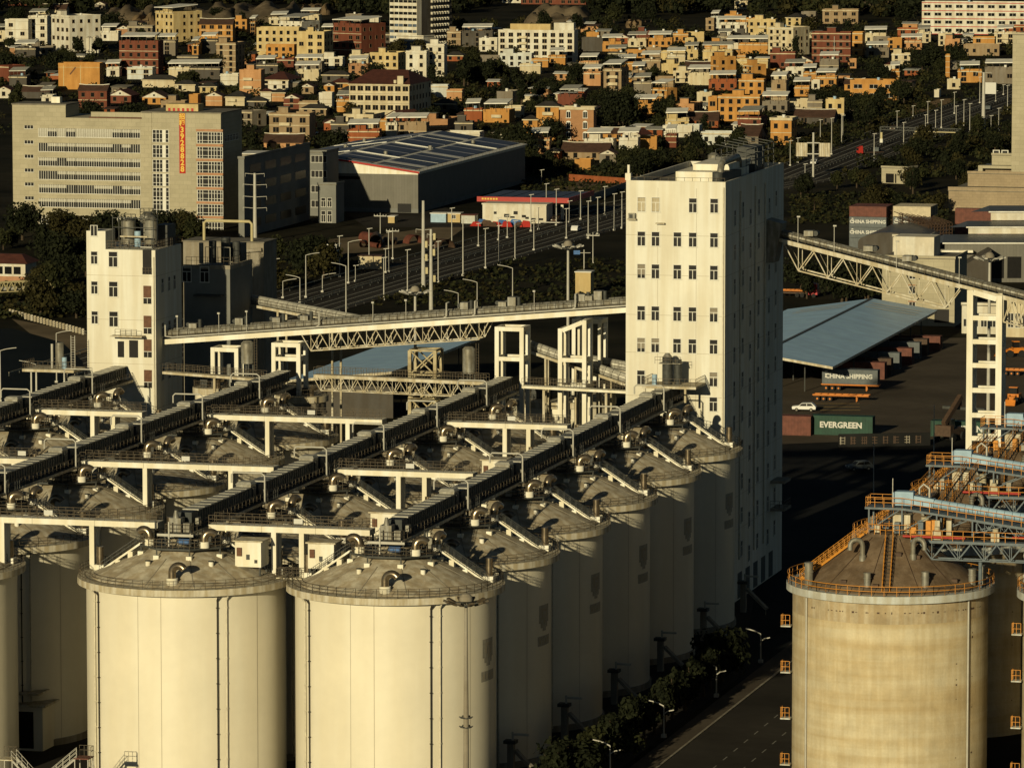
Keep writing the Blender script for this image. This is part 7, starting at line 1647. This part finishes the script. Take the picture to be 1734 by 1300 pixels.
# ================================================================== TREES
def crown_mesh(name, seed, w_, h, n, leaf, mt, lobes=9, shape='round'):
    r = random.Random(seed); b = MB().m(mt)
    L_ = []
    for i in range(lobes):
        a = r.uniform(0, 2*math.pi); d = r.uniform(.0, .62)*w_/2; z = h*r.uniform(.36, .80)
        if shape == 'tall': d *= .7; z = h*r.uniform(.2, .88)
        L_.append((d*math.cos(a), d*math.sin(a), z, w_*r.uniform(.16, .30)*(1.15-.5*abs(z/h-.5))))
    for i in range(n):
        x, y, z, q = r.choice(L_); v = Vector((r.gauss(0, 1), r.gauss(0, 1), r.gauss(0, .85))).normalized()*q*(r.random()**.4)*r.choice((1, 1, 1, 1.2))
        c = Vector((x, y, z))+v
        if c.z > h: c.z = h-r.uniform(0, .1)*h
        nrm = (v.normalized()*.9+Vector((r.gauss(0, .6), r.gauss(0, .6), r.gauss(.2, .6)))).normalized()
        t = nrm.orthogonal().normalized(); t.rotate(Matrix.Rotation(r.uniform(0, 6.28), 3, nrm)); u = nrm.cross(t); s = leaf*r.uniform(.55, 1.25)
        b.poly([c-t*s-u*s*.35, c+u*s*.1-t*s*.1-u*s*.6, c+t*s-u*s*.2, c+t*s*.4+u*s*.7, c-t*s*.6+u*s*.5])
    return b.mesh(name)
def trunk_mesh(h, r_, seed):
    r = random.Random(seed); b = MB().m('bark'); P = [(0,0,-.3), (r.uniform(-.1,.1), r.uniform(-.1,.1), h*.25), (r.uniform(-.25,.25), r.uniform(-.25,.25), h*.55), (r.uniform(-.3,.3), r.uniform(-.3,.3), h*.85)]
    b.path(P, [r_*1.3, r_, r_*.6, r_*.15], 7)
    for i in range(5):
        a = r.uniform(0, 6.28); z0 = h*r.uniform(.28, .55); d = h*r.uniform(.18, .3); q = Vector(P[1]).lerp(Vector(P[2]), .6); b.path([(q.x*.6, q.y*.6, z0), (d*.6*math.cos(a), d*.6*math.sin(a), z0+d*.5), (d*math.cos(a), d*math.sin(a), z0+d)], [r_*.5, r_*.32, r_*.1], 5)
    return b.mesh('trunk')
KINDS = []
for i, (w_, h, n, leaf, mt, sh) in enumerate(((7.5, 7.5, 1500, .42, 'leafa', 'round'), (9.5, 8.5, 1800, .46, 'leafb', 'round'), (6.0, 8.5, 1300, .40, 'leafc', 'round'), (5.0, 10, 1300, .40, 'leafc', 'tall'), (11, 9.0, 2000, .5, 'leafc', 'round'))):
    KINDS.append((crown_mesh('crown', 31+i, w_, h, n, leaf, mt, 11 if sh == 'round' else 13, sh), trunk_mesh(h, .22+.02*i, 51+i), w_, h))
def palm_crown(seed):
    r = random.Random(seed); b = MB().m('leafb')
    for i in range(22):
        a = i*6.283/22+r.uniform(-.15, .15); e = r.uniform(-.2, 1.0); p0 = Vector((0,0,5.2)); d = Vector((math.cos(a), math.sin(a), 0)); P = []
        for k in range(6): t = k/5; P.append(p0+d*2.6*t*math.cos(e*.6)+Vector((0,0,2.0*t*e-1.9*t*t)))
        sd_ = Vector((-d.y, d.x, 0))
        for k in range(5):
            q0, q1 = P[k], P[k+1]; w1 = .42*(1-k/6)
            for s1 in (-1, 1):
                for m_ in (0, .5): q = q0.lerp(q1, m_); b.poly([q, q+(q1-q0)*.35, q+sd_*s1*w1+(q1-q0)*.4+Vector((0,0,-.25))])
    return b.mesh('crown')
pt = MB().m('bark'); pt.path([(0,0,-.2), (.1,0,2.6), (.05,.05,5.2)], [.24, .17, .15], 7); KINDS.append((palm_crown(3), pt.mesh('trunk'), 5, 6.5))
NT = [0]; TREES = []
def tree(kind, p, sc__, label, group, rz):
    cr, tr, w_, h = KINDS[kind]
    t = thing('palm_tree' if kind == 5 else 'tree', label, 'tree', p, rz, group); t.scale = (sc__, sc__, sc__*hz_.uniform(.9, 1.15))
    obj('crown', cr, t); obj('trunk', tr, t); NT[0] += 1; TREES.append((t, kind)); return t
hz_ = random.Random(77)
FR = [(row[0], row[2], row[3], row[4]-(.24*(row[4]-row[3]) if (row[0], row[1]) not in SPECIAL and row[4]-row[3] < 34 else 0)) for row in TOWN]+[(10, 405, 181, 389), (545, 876, 238, 300), (806, 965, 330, 380), (655, 764, -14, 88)]
def blocked(px, yb, wpx, hpx, lim=.16):
    """does a tree standing here hide too much of a house front behind it?"""
    for x0, x1, yt, ybh in FR:
        if yb < ybh-2: continue
        ox_ = min(x1, px+wpx/2)-max(x0, px-wpx/2); oy = min(ybh, yb)-max(yt, yb-hpx)
        vis = (x1-x0)*max(1, (min(ybh, yb)-yt))
        if ox_ > 0 and oy > 0 and (ox_*oy > lim*vis and ox_*oy > 60 or (yb-hpx) < yt+.28*(ybh-yt)-1 and ox_ > .25*(x1-x0)): return True
        if x0-1 < px < x1+1 and ybh-5 < yb < ybh+.5: return True
    return False
HWp = [PR(*p) for p in HW]
def on_road(px, yb):
    for (xa, ya, *_), (xb, yb2, *_) in zip(HWp, HWp[1:]):
        if xa <= px <= xb:
            y = ya+(yb2-ya)*(px-xa)/(xb-xa); h = 29*(y+350)/760
            return abs(yb-y) < h
    return False
def scatter(n, box, kinds, smin, smax, label, group, lim=.16, tries=4000, avoid=True, maxh=None):
    x0, x1, y0, y1 = box; k = 0
    for _ in range(tries):
        if k >= n: break
        px, yb = hz_.uniform(x0, x1), hz_.uniform(y0, y1); p = G(px, yb); s_ = 9055/p[1]; kd = hz_.choice(kinds); q = hz_.uniform(smin, smax)
        w1, h1 = KINDS[kd][2]*q*s_, KINDS[kd][3]*q*s_
        if avoid and (blocked(px, yb, w1*.8, h1*.85, lim) or on_road(px, yb)): continue
        tree(kd, p, q, label, group, hz_.uniform(0, 6.28)); k += 1
    return k
GV = 'dark trees among the houses of the far town'; LV_ = 'dark leafy tree among the houses of the far town'
cnt = scatter(14, (-20, 1760, 18, 60), (0, 2, 4), .9, 1.4, LV_, GV, .3)
cnt += scatter(50, (-20, 1760, 36, 130), (0, 1, 2, 3, 4), .7, 1.2, LV_, GV, .55)
cnt += scatter(60, (-20, 1760, 120, 268), (0, 1, 2, 3, 4), .7, 1.2, LV_, GV, .55)
GB = 'trees of the dark wood patches between house rows'; LB = 'dark bushy tree in a wooded patch between the rows of houses'
for n, bx in ((14, (770, 900, 112, 150)), (10, (1040, 1140, 195, 230)), (10, (1000, 1120, 180, 215)), (9, (860, 930, 262, 300)), (9, (1000, 1130, 275, 305)), (10, (1380, 1500, 180, 225)), (9, (60, 160, 90, 140)), (6, (300, 330, 150, 170)), (7, (1450, 1640, 110, 150)), (6, (1160, 1250, 250, 280))): cnt += scatter(n, bx, (0, 2, 4), .8, 1.3, LB, GB, .3, 400)
GR = 'trees on the verge between highway and container yard'; LR = 'dark tree on the verge between the highway and the container yard'
for n, bx, kd in ((15, (1345, 1600, 318, 372), (0, 1, 2, 5)), (9, (1540, 1640, 262, 330), (1, 2, 4)), (8, (1340, 1480, 480, 515), (2, 4))): scatter(n, bx, kd, .6, 1.0, LR, GR, .5, 600, False)
GL = 'trees in front of the office block and by the pond'; LL = 'dark dense tree in front of the office block or by the pond'
for n, bx in ((9, (-10, 150, 405, 438)), (6, (75, 150, 440, 472)), (8, (255, 330, 398, 420)), (6, (150, 240, 400, 420)), (10, (60, 150, 480, 540)), (8, (460, 560, 440, 500))): scatter(n, bx, (0, 1, 2, 4), .7, 1.1, LL, GL, .5, 400, False)
# street trees along the road
for i in range(20):
    p = Vector(RC(-40+i*5.9, -12.6+hz_.uniform(-.5, .5))); tree(hz_.choice((0, 2, 2, 4)), p, hz_.uniform(.62, .85), 'small street tree in the shaded row beside the road', 'street trees along the road', hz_.uniform(0, 6.28))
# the far wood beyond the town: one mass
r = random.Random(9); b = MB().m('leafc')
for i in range(1150):
    px = r.uniform(-60, 1800); yb = r.choice((r.uniform(-60, 6), r.uniform(-20, 24), r.uniform(0, 30)))
    if 270 < px < 500 and yb > 10 or 860 < px < 1000 and 0 < yb or 1550 < px and yb > -2 or 160 < px < 262 and yb > 14 or 500 < px < 565 and yb > 8 or 650 < px < 770 and yb > 30: continue
    if any(row[0]-6 < px < row[2]+6 and row[3]+.4*(row[4]-row[3]) < yb+20 and yb > row[3]-60 and yb > row[4]-2 for row in TOWN if row[4] < 60): continue
    p = G(px, yb); w_ = r.uniform(8, 15); h = r.uniform(7, 13)
    b.m(r.choice(('leafa', 'leafb', 'leafc', 'leafc')))
    for k in range(85):
        v = Vector((r.gauss(0, 1), r.gauss(0, 1), r.gauss(0, 1))).normalized()*(r.random()**.35); c = Vector((p[0]+v.x*w_/2, p[1]+v.y*w_/2, h*.52+v.z*h*.48)); n = (v+Vector((r.gauss(0,.5), r.gauss(0,.5), r.gauss(0,.5)))).normalized(); t = n.orthogonal().normalized(); u = n.cross(t); s = r.uniform(.7, 1.6)
        b.poly([c-t*s, c-u*s*.8, c+t*s, c+u*s*.9])
o = b.build('far_wood'); tag(o, 'dark wood covering the rising ground beyond the town', 'wood', None, 'stuff')
# low scrub on the verges
b = MB()
for x0, x1, y0, y1, n in ((1340, 1600, 330, 380, 700), (-20, 150, 482, 540, 500), (470, 1060, 440, 520, 900), (880, 1060, 285, 330, 300), (0, 1734, 40, 260, 1800), (1480, 1700, 180, 215, 250)):
    for i in range(n):
        px, yb = r.uniform(x0, x1), r.uniform(y0, y1)
        if on_road(px, yb): continue
        p = G(px, yb); b.m(r.choice(('leafa', 'leafb', 'leafc'))); q = r.uniform(.5, 1.6)
        for k in range(5):
            c = Vector(p)+Vector((r.uniform(-q, q), r.uniform(-q, q), r.uniform(.1, q*.9))); t = Vector((r.gauss(0,1), r.gauss(0,1), r.gauss(0,.6))).normalized(); u = t.orthogonal().normalized(); s = r.uniform(.25, .7)
            b.poly([c-t*s, c-u*s*.7, c+t*s, c+u*s*.8])
for i in range(3000):                      # taller bushes in the yards of the town
    px, yb = r.uniform(-10, 1734), r.uniform(36, 300)
    if on_road(px, yb) or px < 400 and yb > 170 or 540 < px < 880 and 236 < yb: continue
    p = G(px, yb); s0 = 9055/p[1]; q = r.uniform(1.2, 4.6)
    if blocked(px, yb, 1.7*q*s0, 1.2*q*s0, .5): continue
    b.m(r.choice(('leafa', 'leafb', 'leafc')))
    for k in range(int(14+q*14)):
        v = Vector((r.gauss(0, 1), r.gauss(0, 1), abs(r.gauss(0, 1))*1.2)).normalized()*q*(r.random()**.4); c = Vector(p)+v; n = (v.normalized()+Vector((r.gauss(0,.5), r.gauss(0,.5), r.gauss(0,.5)))).normalized(); t = n.orthogonal().normalized(); u = n.cross(t); s = r.uniform(.3, .75)
        b.poly([c-t*s, c-u*s*.8, c+t*s, c+u*s*.9])
o = b.build('scrub'); print('trees', NT[0]); tag(o, 'low dark scrub and grass on the verges and empty lots', 'scrub', None, 'stuff')

# ------------------------------------------------------------------ labels that tell look-alikes apart
LM2 = LM+[(1195, 330, 'the tall tower'), (870, 362, 'the filling station shop'), (1377, 262, 'the T shaped road sign'), (1556, 236, 'the sign gantry'), (1665, 175, 'the thick white mast'), (717, 420, 'the tall plain mast'), (1517, 300, 'the small gatehouse'), (700, 300, 'the solar roofed warehouse'), (1020, 255, 'the brown roofed houses'), (830, 130, 'the low white house'), (1570, 130, 'the white pagoda house'), (432, 350, 'the power pole'), (205, 390, 'the office block foot'), (60, 490, 'the pipe truss'), (570, 425, 'the small white cabin'), (1362, 488, 'the red truck cab'), (1475, 372, 'the lettered container stacks')]
def relabel(items):
    pool = {}
    for o, base in items:
        q = PR(*o.location); mx, my = q[0], q[1]; best = min(LM2, key=lambda l: abs(l[0]-mx)+abs(l[1]-my)*2.0)
        dx, dy = mx-best[0], my-best[1]; rel = ('left of' if dx < 0 else 'right of') if abs(dx) > abs(dy)*1.6 else ('behind' if dy < 0 else 'below')
        pool.setdefault('%s, %s %s' % (base, rel, best[2]), []).append((mx, o))
    for base, L_ in pool.items():
        L_.sort(key=lambda t: t[0]); n = len(L_)
        for i, (mx, o) in enumerate(L_):
            o['label'] = base if n == 1 else base+', '+(('left' if i == 0 else 'right')+' one' if n == 2 else 'rightmost' if i == n-1 else ORD[i] if i < 10 else ORD[9].replace('tenth', NTH[min(i, 24)]))
            if len(o['label'].split()) > 16: print('LONG', o['label'])
NTH = ['']*10+['eleventh', 'twelfth', 'thirteenth', 'fourteenth', 'fifteenth', 'sixteenth', 'seventeenth', 'eighteenth', 'nineteenth', 'twentieth', 'twenty-first', 'twenty-second', 'twenty-third', 'twenty-fourth', 'twenty-fifth']
TK = ['round dark tree', 'broad olive tree', 'compact deep green tree', 'slender tall dark tree', 'wide spreading dark tree', 'palm tree']
relabel([(t, TK[k]) for t, k in TREES if t['group'] != 'street trees along the road'])
st_ = [t for t, k in TREES if t['group'] == 'street trees along the road']; st_.sort(key=lambda t: t.location.y)
for i, t in enumerate(st_): t['label'] = 'small street tree in the shaded roadside row, %s from the viewer' % ('nearest' if i == 0 else ['', 'second', 'third', 'fourth', 'fifth', 'sixth', 'seventh', 'eighth', 'ninth', 'tenth'][i] if i < 10 else NTH[i])
relabel([(o, 'slim pale lamp post') for o in COL.objects if o.parent is None and o.get('group') == HG])
relabel([(o, o['label'].split(' between')[0]) for o in COL.objects if o.parent is None and o.name.startswith('town_shed')])
th_ = [o for o in COL.objects if o.name.startswith('tarpaulin_heap')]; th_.sort(key=lambda o: o.location.x)
for c_ in ('red', 'blue', 'brown'):
    L_ = [o for o in th_ if o['label'].startswith(c_)]
    for i, o in enumerate(L_): o['label'] = '%s tarpaulin heap before the filling station shop, %s' % (c_, 'rightmost' if i == len(L_)-1 else ORD[i])
for o in COL.objects:
    if o.parent is None and o.name.startswith('town_shed'): o['group'] = 'low sheds in the far town'
